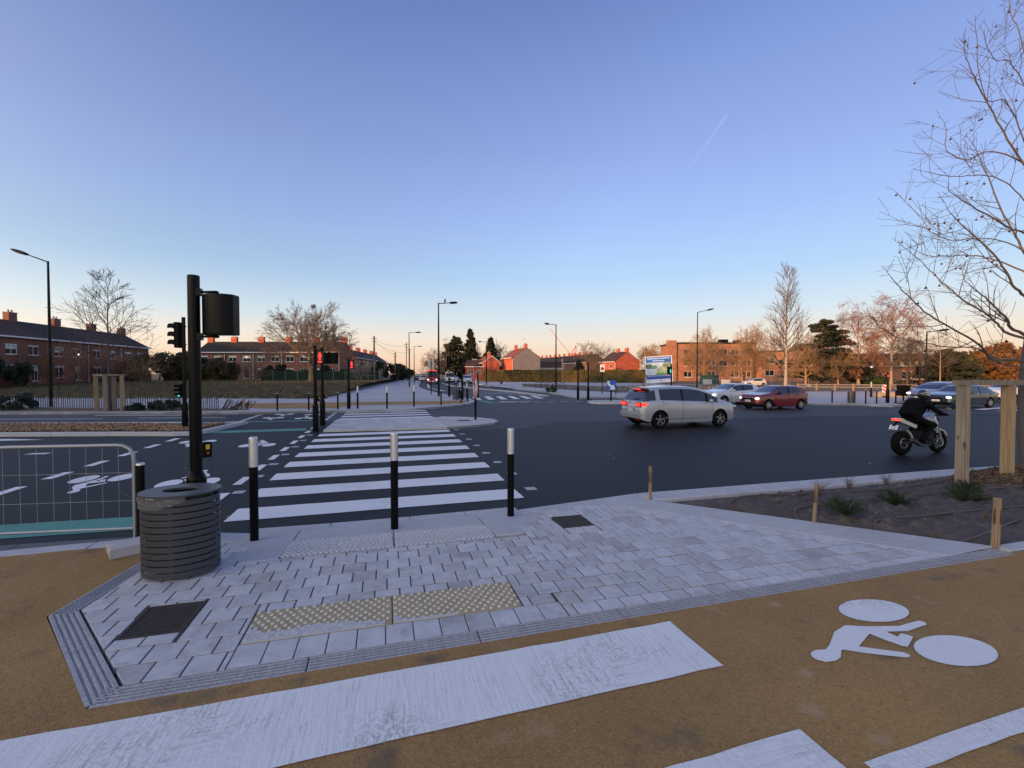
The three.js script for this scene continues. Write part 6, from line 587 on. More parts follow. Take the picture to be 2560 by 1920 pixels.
for (const [x, b, h, r, lb] of poles) { const t = thing('utility_pole', lb, 'utility pole', P(x, b, .2), 0, 'utility poles'); part(t, 'pole', cyl(r * 1.25, r, h, 0, 0, 0, 10), M.bark); part(t, 'crossarm', [box(1.2, .1, .1, 0, h - .5, 0), box(.9, .1, .1, 0, h - 1.2, 0)], M.antenna); }
{ const sag = (a, b, s) => { const p = []; for (let i = 0; i <= 8; i++) { const t = i / 8; p.push(a.clone().lerp(b, t).add(V(0, -s * 4 * t * (1 - t), 0))); } return tube(p, .022, 4, 16); }; let k = 0; for (const [i, j, dy, w] of [[0, 1, .4, 'upper'], [0, 2, .5, 'middle'], [0, 3, 1.2, 'lowest'], [2, 3, .4, 'far upper']]) { const A = poles[i], B = poles[j]; solo('overhead_wire', sag(P(A[0], A[1], A[2] - dy), P(B[0], B[1], B[2] - dy), .7), M.antenna, `thin ${w} overhead wire strung between the utility poles`, 'wire', 'overhead wires'); } }
// ---------------------------------------------------------------- trees and plants
class Wood { constructor() { this.p = []; this.n = []; this.u = []; this.i = []; }
  tube(pts, rad, sides) { const N = pts.length, T = V(), U = V(), W = V(), ref = V(.31, .2, .93).normalize(); let base = this.p.length / 3, len = 0; for (let k = 0; k < N; k++) { T.copy(pts[Math.min(N - 1, k + 1)]).sub(pts[Math.max(0, k - 1)]).normalize(); U.copy(ref).cross(T); if (U.lengthSq() < .01) U.set(1, 0, 0).cross(T); U.normalize(); W.copy(T).cross(U); if (k) len += pts[k].distanceTo(pts[k - 1]); for (let s = 0; s < sides; s++) { const a = s / sides * 2 * Math.PI, c = Math.cos(a), d = Math.sin(a), nx = U.x * c + W.x * d, ny = U.y * c + W.y * d, nz = U.z * c + W.z * d; this.p.push(pts[k].x + nx * rad[k], pts[k].y + ny * rad[k], pts[k].z + nz * rad[k]); this.n.push(nx, ny, nz); this.u.push(s / sides * .4, len); } } for (let k = 0; k + 1 < N; k++) for (let s = 0; s < sides; s++) { const a = base + k * sides + s, b = base + k * sides + (s + 1) % sides; this.i.push(a, b, b + sides, a, b + sides, a + sides); } }
  geo() { const g = new THREE.BufferGeometry(); g.setAttribute('position', new THREE.Float32BufferAttribute(this.p, 3)); g.setAttribute('normal', new THREE.Float32BufferAttribute(this.n, 3)); g.setAttribute('uv', new THREE.Float32BufferAttribute(this.u, 2)); g.setIndex(this.i); return g; } }
const barkOf = (r, g, b) => new THREE.MeshStandardMaterial({ color: lin(r, g, b), roughness: .95 });
const twig = { brown: barkOf(.17, .125, .09), grey: barkOf(.115, .10, .088), warm: barkOf(.34, .215, .105), dark: barkOf(.085, .068, .055), russet: barkOf(.28, .135, .075), pale: barkOf(.34, .29, .23) };
// o: h height, r trunk radius, clear bare trunk share, spread, up tropism, lv levels, kids per branch, droop, minR thinnest twig
function bareTree(seed, o) { const R = rng(seed), trunk = new Wood(), crown = new Wood(); let count = 0; const rv = () => V(R() - .5, R() - .5, R() - .5).multiplyScalar(2);
  const grow = (p, d, len, r, lv, w) => { count++; const n = lv >= o.lv - 1 ? 2 : lv === o.lv - 2 ? 3 : 4, pts = [p.clone()], rad = [r], q = p.clone(), dir = d.clone(); for (let k = 1; k <= n; k++) { dir.addScaledVector(rv(), o.wander ?? .16).addScaledVector(V(0, 1, 0), (lv < 2 ? o.up : o.up * .6) - (lv >= o.lv - 2 ? (o.droop || 0) : 0)).normalize(); q.addScaledVector(dir, len / n); pts.push(q.clone()); rad.push(Math.max(o.minR, r * (1 - .62 * k / n))); } w.tube(pts, rad, lv === 0 ? 8 : lv === 1 ? 5 : lv === 2 ? 4 : 3);
    if (lv >= o.lv) return; const kids = o.kids[Math.min(o.kids.length - 1, lv)]; for (let k = 0; k < kids; k++) { const t = lerp(.25, 1, (k + .3 + R() * .6) / kids), f = t * n, i = Math.min(n - 1, Math.floor(f)), b = pts[i].clone().lerp(pts[i + 1], f - i), along = pts[i + 1].clone().sub(pts[i]).normalize(); const side = rv().cross(along).normalize(); const ang = lerp(.45, .95, R()) * (o.open ?? 1), nd = along.multiplyScalar(Math.cos(ang)).addScaledVector(side, Math.sin(ang)).normalize(); grow(b, nd, len * lerp(.48, .74, R()) * (1.12 - .35 * t), Math.max(o.minR, r * lerp(.42, .62, R()) * (1 - .35 * t)), lv + 1, crown); } };
  const H = o.h, tp = [], tr = []; const lean = rv().multiplyScalar(.02 * H).setY(0), top = o.leader ? H : H * (o.trunkTo ?? .55); const n = 7; for (let k = 0; k <= n; k++) { const t = k / n; tp.push(V(lean.x * t * t + (R() - .5) * .012 * H * t, top * t, lean.z * t * t + (R() - .5) * .012 * H * t)); tr.push(Math.max(o.minR, o.r * (1 + .35 * Math.exp(-t * 14)) * (1 - (o.leader ? .93 : .55) * t))); } trunk.tube(tp, tr, 9);
  for (let k = 0; k < o.limbs; k++) { const t = lerp(o.clear, 1, (k + R() * .8) / o.limbs), f = t * n, i = Math.min(n - 1, Math.floor(f)), b = tp[i].clone().lerp(tp[i + 1], f - i); const a = k * 2.4 + R() * .9, el = o.leader ? lerp(o.el0 ?? .35, o.el1 ?? 1.0, t) : lerp(.35, 1.15, (t - o.clear) / (1 - o.clear)) + (R() - .5) * .3; const L = H * o.spread * (o.leader ? lerp(1, .28, (t - o.clear) / (1 - o.clear)) : lerp(.8, 1, R())) * lerp(.8, 1.15, R()); grow(b, V(Math.cos(a) * Math.cos(el), Math.sin(el), Math.sin(a) * Math.cos(el)), L, tr[i] * lerp(.38, .6, R()), 1, crown); }
  return { trunk: trunk.geo(), crown: crown.geo(), count }; }
const kinds = {};
function placeTree(kind, seed, o, barkM, twigM, label, x, b, y, turn, sc = 1, group) { const key = kind + seed; if (!kinds[key]) kinds[key] = bareTree(seed, o); const g = kinds[key], t = thing(kind, label, 'tree', P(x, b, y), turn, group); part(t, 'trunk', g.trunk, barkM); part(t, 'crown', g.crown, twigM); t.scale.setScalar(sc); return t; }
// round-crowned tree on the meadow with a nest
const roundTree = { h: 15.6, r: .36, clear: .5, trunkTo: .30, limbs: 15, spread: .37, up: .02, lv: 5, kids: [0, 5, 5, 5, 4], minR: .0125, open: .85, wander: .11 };
{ const t = placeTree('bare_tree', 8, roundTree, twig.warm, twig.brown, 'round bare tree with a nest, on the meadow before the middle terrace', -10.9, 75, .6, 1.2, 1, null); const R = rng(4), s = []; for (let k = 0; k < 160; k++) { const d = V(R() - .5, R() - .5, R() - .5).normalize().multiplyScalar(.36 * Math.sqrt(R())), e = V(R() - .5, (R() - .5) * .5, R() - .5).normalize().multiplyScalar(.3); s.push(rod(d, d.clone().add(e), .015, .01, 3)); } const n = solo('bird_nest', s, twig.dark, 'dark round nest high in the bare tree on the meadow', 'nest'); n.position.copy(P(-10.5, 75.2, 11.9)); }
const young = { h: 6.4, r: .075, clear: .34, leader: true, limbs: 26, spread: .34, up: .03, lv: 3, kids: [0, 6, 4], minR: .0065, el0: .35, el1: .9, open: .8 };
placeTree('young_tree', 21, young, twig.dark, twig.dark, 'young bare tree inside the timber guard across the left road', -13.3, 27.5, 0, .5);
const poplar = { h: 15.5, r: .2, clear: .12, leader: true, limbs: 46, spread: .26, up: .10, lv: 3, kids: [0, 6, 4], minR: .013, el0: .55, el1: 1.15, open: .6 };
placeTree('tall_slender_tree', 31, poplar, twig.pale, twig.brown, 'tall slender bare tree rising left of the cedar', 49.9, 48.7, 0, 2, .96);
const limeO = { h: 11, r: .24, clear: .28, trunkTo: .5, limbs: 12, spread: .40, up: .09, lv: 4, kids: [0, 7, 6, 5], minR: .016 }; const oakO = { h: 11, r: .28, clear: .24, trunkTo: .42, limbs: 10, spread: .46, up: .03, lv: 4, kids: [0, 7, 6, 5], minR: .018, wander: .26 }; const birchO = { h: 12, r: .2, clear: .25, trunkTo: .75, limbs: 16, spread: .36, up: .05, lv: 4, kids: [0, 7, 6, 5], minR: .013, droop: .28 };
const gr = 'bare trees round the school';
[['lime_tree', 41, limeO, twig.warm, twig.warm, 'sunlit bare tree before the left half of the brick school', 56.2, 73, .8, .92], ['oak_tree', 43, oakO, twig.warm, twig.warm, 'low spreading sunlit bare tree before the middle of the school', 62.9, 71, 2.3, .78], ['lime_tree', 42, limeO, twig.brown, twig.warm, 'taller bare tree at the right end of the brick school', 67.2, 73, 1.4, 1.0], ['lime_tree', 41, limeO, twig.brown, twig.russet, 'reddish bare tree against the school wall', 69, 92, 4.4, .8], ['oak_tree', 43, oakO, twig.warm, twig.warm, 'yellowish bare tree in front of the cedar', 66.0, 60.5, 1.1, .66], ['oak_tree', 44, oakO, twig.warm, twig.warm, 'broad tangled bare tree at the foot of the cedar', 69.5, 57.8, 2.9, .5],
  ['birch_tree', 51, birchO, twig.pale, twig.russet, 'left of two weeping russet birches before the mansard building', 74.6, 58.5, 0, .98], ['birch_tree', 52, birchO, twig.pale, twig.russet, 'right of two weeping russet birches, the larger one', 79.0, 56.6, 2, 1.14], ['lime_tree', 42, limeO, twig.brown, twig.russet, 'pale bare tree behind the birches', 84, 74, 2.9, .95],
  ['oak_tree', 44, oakO, twig.brown, twig.brown, 'bare tree rising behind the red brick house', 68.5, 146, 0, 1.15], ['lime_tree', 42, limeO, twig.brown, twig.brown, 'bare tree just right of the red brick house', 78, 128, 2, .95], ['oak_tree', 43, oakO, twig.brown, twig.warm, 'bare tree behind the blue project board, left one', 78, 119, 3, 1.05], ['lime_tree', 41, limeO, twig.brown, twig.warm, 'bare tree behind the blue project board, right one', 82, 113, 5, .95], ['oak_tree', 44, oakO, twig.brown, twig.warm, 'bare tree left of the school stair tower', 74, 113, 1, .9],
  ['lime_tree', 42, limeO, twig.brown, twig.brown, 'bare tree behind the low annex roofs', 27, 150, 1, 1.05], ['oak_tree', 43, oakO, twig.brown, twig.brown, 'bare tree behind the grey gable house', 36, 146, 0, 1.1], ['birch_tree', 51, birchO, twig.brown, twig.brown, 'slim bare tree left of the annex roofs', 21, 152, 1, .95], ['birch_tree', 52, birchO, twig.pale, twig.russet, 'pinkish slim tree right of the grey gable', 48, 158, 1, .85],
  ['oak_tree', 44, oakO, twig.dark, twig.brown, 'bare tree beside the far white van', 11.2, 116, 2, .62], ['lime_tree', 41, limeO, twig.dark, twig.brown, 'bare street tree left of the dark conifers', 13.9, 128, 3, .8],
  ['young_tree', 21, young, twig.warm, twig.brown, 'young bare tree before the dark conifer bush at the right', 63.0, 39.6, 1, 1.0], ['lime_tree', 42, limeO, twig.dark, twig.dark, 'dark bare tree beside the right-hand street lamp', 62, 42.5, 1, .58],
].forEach(([k, s, o, bm, tm, lb, x, b, rot, sc]) => placeTree(k, s, o, bm, tm, lb, x, b, 0, rot, sc, gr));
// shrubs of bare stems
const stemO = { h: 3.2, r: .05, clear: .05, trunkTo: .2, limbs: 14, spread: .7, up: .08, lv: 3, kids: [0, 6, 5], minR: .010 };
[['russet bare bush in the garden of the left terrace', -35.8, 64.5, 1.55, twig.russet], ['large russet bare bush under the left terrace windows', -34.6, 72, 1.5, twig.russet], ['golden-stemmed bare bush beside the left path light', -31.5, 72.5, 1.15, twig.warm], ['pale bare bush at the end of the green netting fence', -4.2, 83, 1.15, twig.pale], ['tangled bare bush left of the green netting fence', -20.5, 82, 1.2, twig.brown]].forEach(([lb, x, b, s, m], i) => placeTree('bare_bush', 61 + i % 2, stemO, m, m, lb, x, b, .55, i, s, 'bare garden bushes'));

// near plane tree at the right edge, limb by limb
{ const t = thing('plane_tree', 'near bare plane tree with hanging seed balls, reaching in from the right edge', 'tree', P(0, 0)); const R = rng(90), tw = new Wood(), cr = new Wood(), balls = []; const base = V(11.25, 0, -5.62); const tp = [], tr = []; for (let k = 0; k <= 10; k++) { const q = k / 10; tp.push(V(11.25 + .12 * Math.sin(k * .9) * q, q * 9.2 - .05, -5.62 - .1 * Math.sin(k))); tr.push(lerp(.13, .03, q)); } tw.tube(tp, tr, 12);
  const L = [[0.03, [[10.68,5.39,2.05],[10.18,5.4,2.08],[9.74,5.39,2.08],[9.46,5.34,2.25],[9.14,5.3,2.39],[8.48,5.35,2.67],[8.08,5.32,2.83],[7.65,5.31,3.1],[7.33,5.27,3.29]]],
 [0.028, [[10.94,5.53,2.44],[10.6,5.68,2.59],[10.51,5.75,2.75],[10.38,5.84,2.93],[10.03,5.99,3.2],[9.82,6.1,3.44],[9.75,6.17,3.56],[9.52,6.28,3.86],[9.28,6.4,4.12]]],
 [0.034, [[11.07,5.6,2.48],[10.61,5.61,2.66],[10.39,5.54,2.79],[10.05,5.51,2.96],[9.73,5.48,3.13],[9.43,5.44,3.23],[9.14,5.4,3.35]]],
 [0.03, [[11.06,5.61,3.16],[10.52,5.52,3.35],[10.04,5.43,3.66],[9.45,5.36,3.97],[8.87,5.29,4.19],[8.38,5.19,4.33]]],
 [0.028, [[11.18,5.68,3.86],[11.08,5.79,4.28],[10.94,5.91,4.75],[10.79,6.03,5.33],[10.72,6.13,5.75],[10.68,6.23,6.08]]],
 [0.024, [[11.27,5.75,5.51],[10.79,5.78,5.97],[10.38,5.79,6.44],[10.01,5.79,6.83],[9.72,5.76,7.11],[9.5,5.71,7.25]]],
 [0.022, [[11.16,5.68,4.32],[10.51,5.6,4.39],[9.65,5.57,4.62],[9.13,5.45,4.66],[8.64,5.33,4.7]]],
 [0.016, [[10.69,5.39,1.88],[9.97,5.4,2.04],[9.35,5.38,2.27],[8.76,5.35,2.27],[8.05,5.35,2.34],[7.56,5.29,2.39],[7.07,5.23,2.53]]],
 [0.018, [[11.18,5.67,3.61],[10.88,5.92,3.9],[10.65,6.15,4.05],[10.33,6.4,4.09],[10.14,6.62,4.13],[10.09,6.8,4.28]]],
 [0.015, [[11.27,5.75,5.58],[10.93,5.93,5.87],[10.68,6.09,5.94],[10.5,6.22,5.83],[10.2,6.39,6.06],[10.29,6.45,6.44],[10.36,6.52,6.61]]],
 [0.014, [[11.38,5.83,6.49],[11.17,5.8,7.09],[10.89,5.8,7.33],[10.68,5.77,7.41],[10.37,5.77,7.36],[10.13,5.75,7.51]]],
 [0.012, [[11.35,5.84,7.57],[11.34,5.99,8.26],[11.42,6.13,8.59],[11.56,6.25,9.0],[11.72,6.36,9.43]]],
 [0.013, [[11.17,5.68,3.97],[10.54,5.75,4.22],[9.94,5.8,4.22],[9.41,5.84,4.17],[8.9,5.88,4.34],[8.54,5.87,4.36]]],
 [0.014, [[11.39,5.83,5.91],[10.95,5.78,6.41],[10.53,5.73,6.67],[10.05,5.69,6.57],[9.69,5.62,6.95],[9.46,5.52,7.4]]],
 [0.012, [[11.29,5.75,4.86],[10.78,5.78,5.25],[10.31,5.81,5.35],[9.85,5.83,5.31],[9.39,5.85,5.26],[8.95,5.87,5.29]]]];
  const rv = () => V(R() - .5, R() - .5, R() - .5).multiplyScalar(2);
  const sprig = (p, d, len, r, lv) => { const n = 4, pts = [p.clone()], rad = [r], q = p.clone(), dd = d.clone(); for (let k = 1; k <= n; k++) { dd.addScaledVector(rv(), .17).addScaledVector(V(-.2, .6, 0), .07).normalize(); q.addScaledVector(dd, len / n); pts.push(q.clone()); rad.push(Math.max(.0028, r * (1 - .7 * k / n))); } cr.tube(pts, rad, 4); if (lv > 0) for (let k = 0; k < 3 + (R() < .5); k++) { const i = 1 + Math.floor(R() * 3), a = pts[i].clone().sub(pts[i - 1]).normalize(), s = rv().cross(a).normalize(); sprig(pts[i], a.multiplyScalar(.7).addScaledVector(s, .72).normalize(), len * lerp(.4, .65, R()), Math.max(.0028, rad[i] * .62), lv - 1); } if (R() < .10 && pts[3].x > 7.4) balls.push(q.clone()); };
  for (const [r, pts] of L) { const p0 = pts[0], line = [V(11.25, p0[2] - .28, -5.62), ...pts.map(([a, b, y]) => V(a, y, -b))]; const c = new THREE.CatmullRomCurve3(line), P2 = c.getPoints(line.length * 4).map((q, i) => q.add(rv().multiplyScalar(i > 2 ? .008 : 0))); const N = P2.length; cr.tube(P2, P2.map((_, i) => lerp(r, .005, Math.pow(i / (N - 1), .8))), 6); for (let k = 0; k < 9; k++) { const i = Math.floor(lerp(N * .3, N - 2, (k + R()) / 9)), a = P2[i + 1].clone().sub(P2[i]).normalize(), s = rv().cross(a).normalize(); sprig(P2[i], a.multiplyScalar(.62).addScaledVector(s, .75).normalize(), lerp(.35, .95, R()), Math.max(.004, lerp(r, .005, i / N) * .5), 1); } sprig(P2[N - 1], P2[N - 1].clone().sub(P2[N - 3]).normalize(), .35, .005, 1); }
  part(t, 'trunk', tw.geo(), twig.grey); part(t, 'crown', cr.geo(), twig.grey); const bs = balls.slice(0, 60).flatMap(q => [new THREE.IcosahedronGeometry(.018, 1).translate(q.x, q.y - .05, q.z), rod(q, q.clone().add(V(0, -.04, 0)), .0015, .0015, 3)]); if (bs.length) { const o = part(t, 'seed_balls', bs, barkOf(.06, .028, .02)); } }

// leaf masses: small faces through a volume
function leaves(seed, n, size, inVol, o = {}) { const R = rng(seed), p = [], nn = []; const a = V(), b = V(), c = V(); for (let k = 0; k < n; k++) { const q = inVol(R); if (!q) continue; const d = V(R() - .5, R() - .5, R() - .5).normalize(), e = V(R() - .5, R() - .5, R() - .5).cross(d).normalize(), s = size * (.6 + .8 * R()), l = o.long || 1.6; a.copy(q).addScaledVector(e, s * .5); b.copy(q).addScaledVector(e, -s * .5); c.copy(q).addScaledVector(d, s * l); const nrm = d.clone().cross(e).normalize(); for (const v of [a, b, c]) p.push(v.x, v.y, v.z); for (let i = 0; i < 3; i++) nn.push(nrm.x, nrm.y, nrm.z); } const g = new THREE.BufferGeometry(); g.setAttribute('position', new THREE.Float32BufferAttribute(p, 3)); g.setAttribute('normal', new THREE.Float32BufferAttribute(nn, 3)); return g; }
const leafM = (r, g, b) => new THREE.MeshPhysicalMaterial({ color: lin(r, g, b), roughness: .9, side: THREE.DoubleSide });
const LF = { cedar: leafM(.030, .036, .018), dark: leafM(.020, .027, .013), olive: leafM(.070, .058, .022), hedge: leafM(.15, .112, .030), hedgeOld: leafM(.085, .075, .026), shrub: leafM(.030, .060, .022), blue: leafM(.030, .045, .035), autumn: leafM(.17, .085, .03), ochre: leafM(.15, .095, .035) };
const clumpy = (rx, ry, rz, n, seed, cr) => { const R0 = rng(seed), cs = Array.from({ length: n }, () => { const u = R0() * 2 * Math.PI, v = Math.acos(2 * R0() - 1), k = Math.cbrt(.35 + .65 * R0()); return [Math.sin(v) * Math.cos(u) * rx * k, Math.cos(v) * ry * k, Math.sin(v) * Math.sin(u) * rz * k, cr * (.7 + .6 * R0())]; }); return R => { const c = cs[Math.floor(R() * n)], d = V(R() - .5, R() - .5, R() - .5).normalize().multiplyScalar(c[3] * Math.cbrt(R())); return V(c[0], c[1], c[2]).add(d); }; };
function bush(name, label, cat, x, b, y, [rx, ry, rz], m, n, size, seed, group, clumps = 26) { const t = thing(name, label, cat, P(x, b, y), seed, group); const vol = clumpy(rx, ry, rz, clumps, seed, Math.min(rx, ry, rz) * .42); part(t, 'foliage', leaves(seed + 5, n, size, R => { const q = vol(R); q.y += ry; return q.y < -.05 ? null : q; }), m); const w = new Wood(), R = rng(seed); for (let k = 0; k < 5; k++) { const a = R() * 6.3; w.tube([V(0, -.02, 0), V(Math.cos(a) * rx * .25, ry * .7, Math.sin(a) * rz * .25), V(Math.cos(a) * rx * .5, ry * 1.4, Math.sin(a) * rz * .5)], [.05 * Math.min(1, ry), .035 * Math.min(1, ry), .01], 5); } part(t, 'stems', w.geo(), twig.dark); return t; }
// cedar with flat layered boughs
function conifer(name, label, x, b, h, spread, m, seed, flat, n, size, group) { const t = thing(name, label, 'tree', P(x, b), seed, group), R = rng(seed), w = new Wood(), tips = []; w.tube([V(0, 0, 0), V(.05, h * .5, .05), V(0, h, 0)], [h * .028, h * .016, .02], 8); const bw = new Wood(); const NB = flat ? 60 : 90; for (let k = 0; k < NB; k++) { const f = lerp(.06, .98, (k + R()) / NB), L = spread * (flat ? Math.pow(1 - f, .62) : (1 - f)) * lerp(.7, 1.15, R()) + .15, a = R() * 6.2832, dr = flat ? .08 : -.25, y = f * h; const p0 = V(0, y, 0), p1 = V(Math.cos(a) * L * .55, y + L * dr * .6, Math.sin(a) * L * .55), p2 = V(Math.cos(a) * L, y + L * dr * .5, Math.sin(a) * L); bw.tube([p0, p1, p2], [.05, .03, .01], 4); tips.push([p0, p1, p2, L]); } part(t, 'trunk', w.geo(), twig.dark); part(t, 'boughs', bw.geo(), twig.dark); part(t, 'needles', leaves(seed + 1, n, size, R2 => { const [p0, p1, p2, L] = tips[Math.floor(R2() * tips.length)], s = .2 + .8 * Math.sqrt(R2()), q = s < .55 ? p0.clone().lerp(p1, s / .55) : p1.clone().lerp(p2, (s - .55) / .45), wd = L * .32 * (1.1 - s * .6) + .1; return q.add(V((R2() - .5) * wd * 2, (R2() - .5) * (flat ? .32 : .5), (R2() - .5) * wd * 2)); }, { long: 1.3 }), m); return t; }
conifer('cedar_tree', 'dark broad cedar with layered boughs right of the tall slender tree', 72.6, 63.3, 11.0, 8.2, LF.cedar, 201, true, 26000, .26, null);
conifer('fir_tree', 'pointed dark fir, tallest of the conifers up the street ahead', 24.5, 138, 15.2, 4.2, LF.dark, 203, false, 9000, .5, 'dark conifers up the street'); conifer('pine_tree', 'broad dark pine left of the pointed fir up the street ahead', 20.0, 139, 12.8, 5.8, LF.cedar, 204, true, 12000, .5, 'dark conifers up the street'); conifer('fir_tree', 'dark fir right of the pointed one, nearest the annex roofs', 30.5, 137, 12.5, 4.4, LF.dark, 205, false, 9000, .5, 'dark conifers up the street'); conifer('fir_tree', 'low dark conifer bush right of the right-hand street lamp', 70.1, 43.2, 4.9, 4.3, LF.cedar, 206, true, 9000, .22, null); conifer('fir_tree', 'small dark conifer between the grey gable and the red house', 47.5, 110, 5.3, 2.6, LF.dark, 207, false, 5000, .3, null);
// evergreen and russet garden bushes
const GB = 'garden bushes by the terraces';
[['dark evergreen bush between the two terraces', -30.2, 86, .6, [3.6, 2.2, 2.6], LF.dark, 8000, .26, 301], ['olive bush below the end of the left terrace', -32.6, 80, .6, [3.2, 2.1, 2.4], LF.olive, 7000, .24, 302], ['brownish bush between the terraces, behind the signal posts', -25.4, 84, .6, [2.2, 1.7, 2.0], LF.olive, 5000, .22, 303], ['dark ivy-covered bush at the foot of the middle terrace', -18.5, 88, .6, [3.4, 1.3, 1.8], LF.dark, 5000, .22, 304], ['dark bush under the bay window of the middle terrace', -10, 89, .6, [4.0, 1.2, 1.6], LF.dark, 5000, .22, 305], ['dark hedge mass at the far left footway', -1.5, 104, .3, [2.2, 1.8, 8], LF.dark, 7000, .26, 306], ['dark green bush at the extreme left below the houses', -38.5, 59, .5, [3, 1.2, 3], LF.dark, 5000, .22, 307], ['dark hedge mass farther up the left footway', 3.2, 132, .2, [2, 1.9, 10], LF.dark, 6000, .3, 308], ['dark bush under the left terrace by the golden post', -35.6, 77.5, .55, [2.2, 1.3, 3.0], LF.dark, 5000, .22, 309], ['russet leafy bush beside the dark evergreen', -27.6, 84.5, .6, [1.5, 1.3, 1.5], LF.ochre, 2600, .2, 310]].forEach(([lb, x, b, y, r, m, n, s, sd]) => bush('garden_bush', lb, 'bush', x, b, y, r, m, n, s, sd, GB));
[['golden brown tree mass at the far right behind the tree guard', 116, 62, [9, 3.4, 5], LF.autumn, 12000, .42, 321], ['second golden brown tree mass at the far right', 132, 60, [8, 4.2, 5], LF.ochre, 10000, .42, 322], ['olive brown tree mass left of the golden trees', 104, 64, [5, 2.6, 4], LF.olive, 7000, .4, 323]].forEach(([lb, x, b, r, m, n, s, sd]) => bush('autumn_tree', lb, 'tree', x, b, 0, r, m, n, s, sd, 'golden trees at the far right', 40));
bush('garden_bush', 'green ground-cover mound before the mansard building', 'bush', 78.5, 60.4, 0, [5.5, .8, 1.2], LF.shrub, 5000, .2, 331, null);
[['dark green shrub beside the leftmost street lamp', -18.6, 29.9, [1.3, .38, .7], 341], ['low dark shrub right of the timber guard across the left road', -10.9, 27.6, [.9, .22, .5], 342], ['small dark shrub just right of the left guard posts', -12.2, 27.4, [.35, .15, .3], 343]].forEach(([lb, x, b, r, sd]) => bush('low_shrub', lb, 'shrub', x, b, 0, r, LF.blue, 3000, .075, sd, 'shrubs across the left road'));
bush('low_shrub', 'small green tuft on the kerb line beyond the second crossing', 'shrub', 15.9, 43.6, 0, [.5, .28, .4], LF.shrub, 900, .09, 345, null);
// juniper-like shrubs in the near bed
function needleShrub(label, x, b, r, h, seed) { const t = thing('juniper_shrub', label, 'shrub', P(x, b, M.bedH(x, b)), seed, 'green shrubs in the near bed'), R = rng(seed), w = new Wood(), lf = new Wood(); for (let k = 0; k < 46; k++) { const a = R() * 6.3, el = lerp(.15, 1.2, R()), L = r * lerp(.6, 1.1, R()), d = V(Math.cos(a) * Math.cos(el), Math.sin(el) * h / r * .9, Math.sin(a) * Math.cos(el)), pts = [V(0, 0, 0)]; for (let i = 1; i <= 4; i++) pts.push(d.clone().multiplyScalar(L * i / 4).add(V((R() - .5) * .02, .012 * i, (R() - .5) * .02))); w.tube(pts, [.004, .0035, .003, .0025, .002], 3); for (let i = 1; i <= 4; i++) for (let j = 0; j < 9; j++) { const p = pts[i - 1].clone().lerp(pts[i], R()), e = d.clone().normalize().addScaledVector(V(R() - .5, R() - .3, R() - .5), 1.5).normalize(); lf.tube([p, p.clone().addScaledVector(e, .02), p.clone().addScaledVector(e, .045)], [.0018, .0028, .0006], 3); } } part(t, 'stems', w.geo(), twig.dark); part(t, 'needles', lf.geo(), LF.shrub); }
needleShrub('green juniper-like shrub beside the leaning middle stake', 5.62, 4.55, .26, .22, 401); needleShrub('green juniper-like shrub in the middle of the near bed', 6.85, 4.8, .25, .2, 402); needleShrub('green juniper-like shrub at the foot of the timber guard', 7.98, 4.66, .30, .2, 403); needleShrub('green shrub at the foot of the first guard post', 8.5, 4.95, .22, .16, 404);
function dryTuft(label, x, b, h, seed) { const R = rng(seed), w = new Wood(); for (let k = 0; k < 34; k++) { const a = R() * 6.3, L = h * lerp(.5, 1.1, R()), s = L * lerp(.2, .9, R()); w.tube([V((R() - .5) * .04, 0, (R() - .5) * .04), V(Math.cos(a) * s * .4, L * .6, Math.sin(a) * s * .4), V(Math.cos(a) * s, L * .8, Math.sin(a) * s)], [.0025, .002, .0008], 3); } const o = solo('dry_plant', w.geo(), twig.brown, label, 'dry plant', 'dry plants in the near bed'); o.position.copy(P(x, b, M.bedH(x, b))); }
[['dry brown tuft near the thick round stake', 5.98, 3.78, .16], ['dry brown tuft near the paving edge of the bed, left of the leaning stake', 4.55, 5.2, .13], ['dry brown tuft beside the first hose loop', 5.3, 5.25, .12], ['dry brown tuft right of the first hose loop', 5.75, 5.2, .12], ['dry twiggy plant near the kerb in front of the motorcycle', 7.0, 5.6, .34], ['dry twiggy plant by the kerb left of the guard', 7.9, 5.7, .3], ['dry brown tuft at the right between two hoses', 7.1, 3.95, .14], ['dry twiggy plant beyond the middle shrub', 6.3, 5.5, .28]].forEach(([lb, x, b, h], i) => dryTuft(lb, x, b, h, 420 + i));
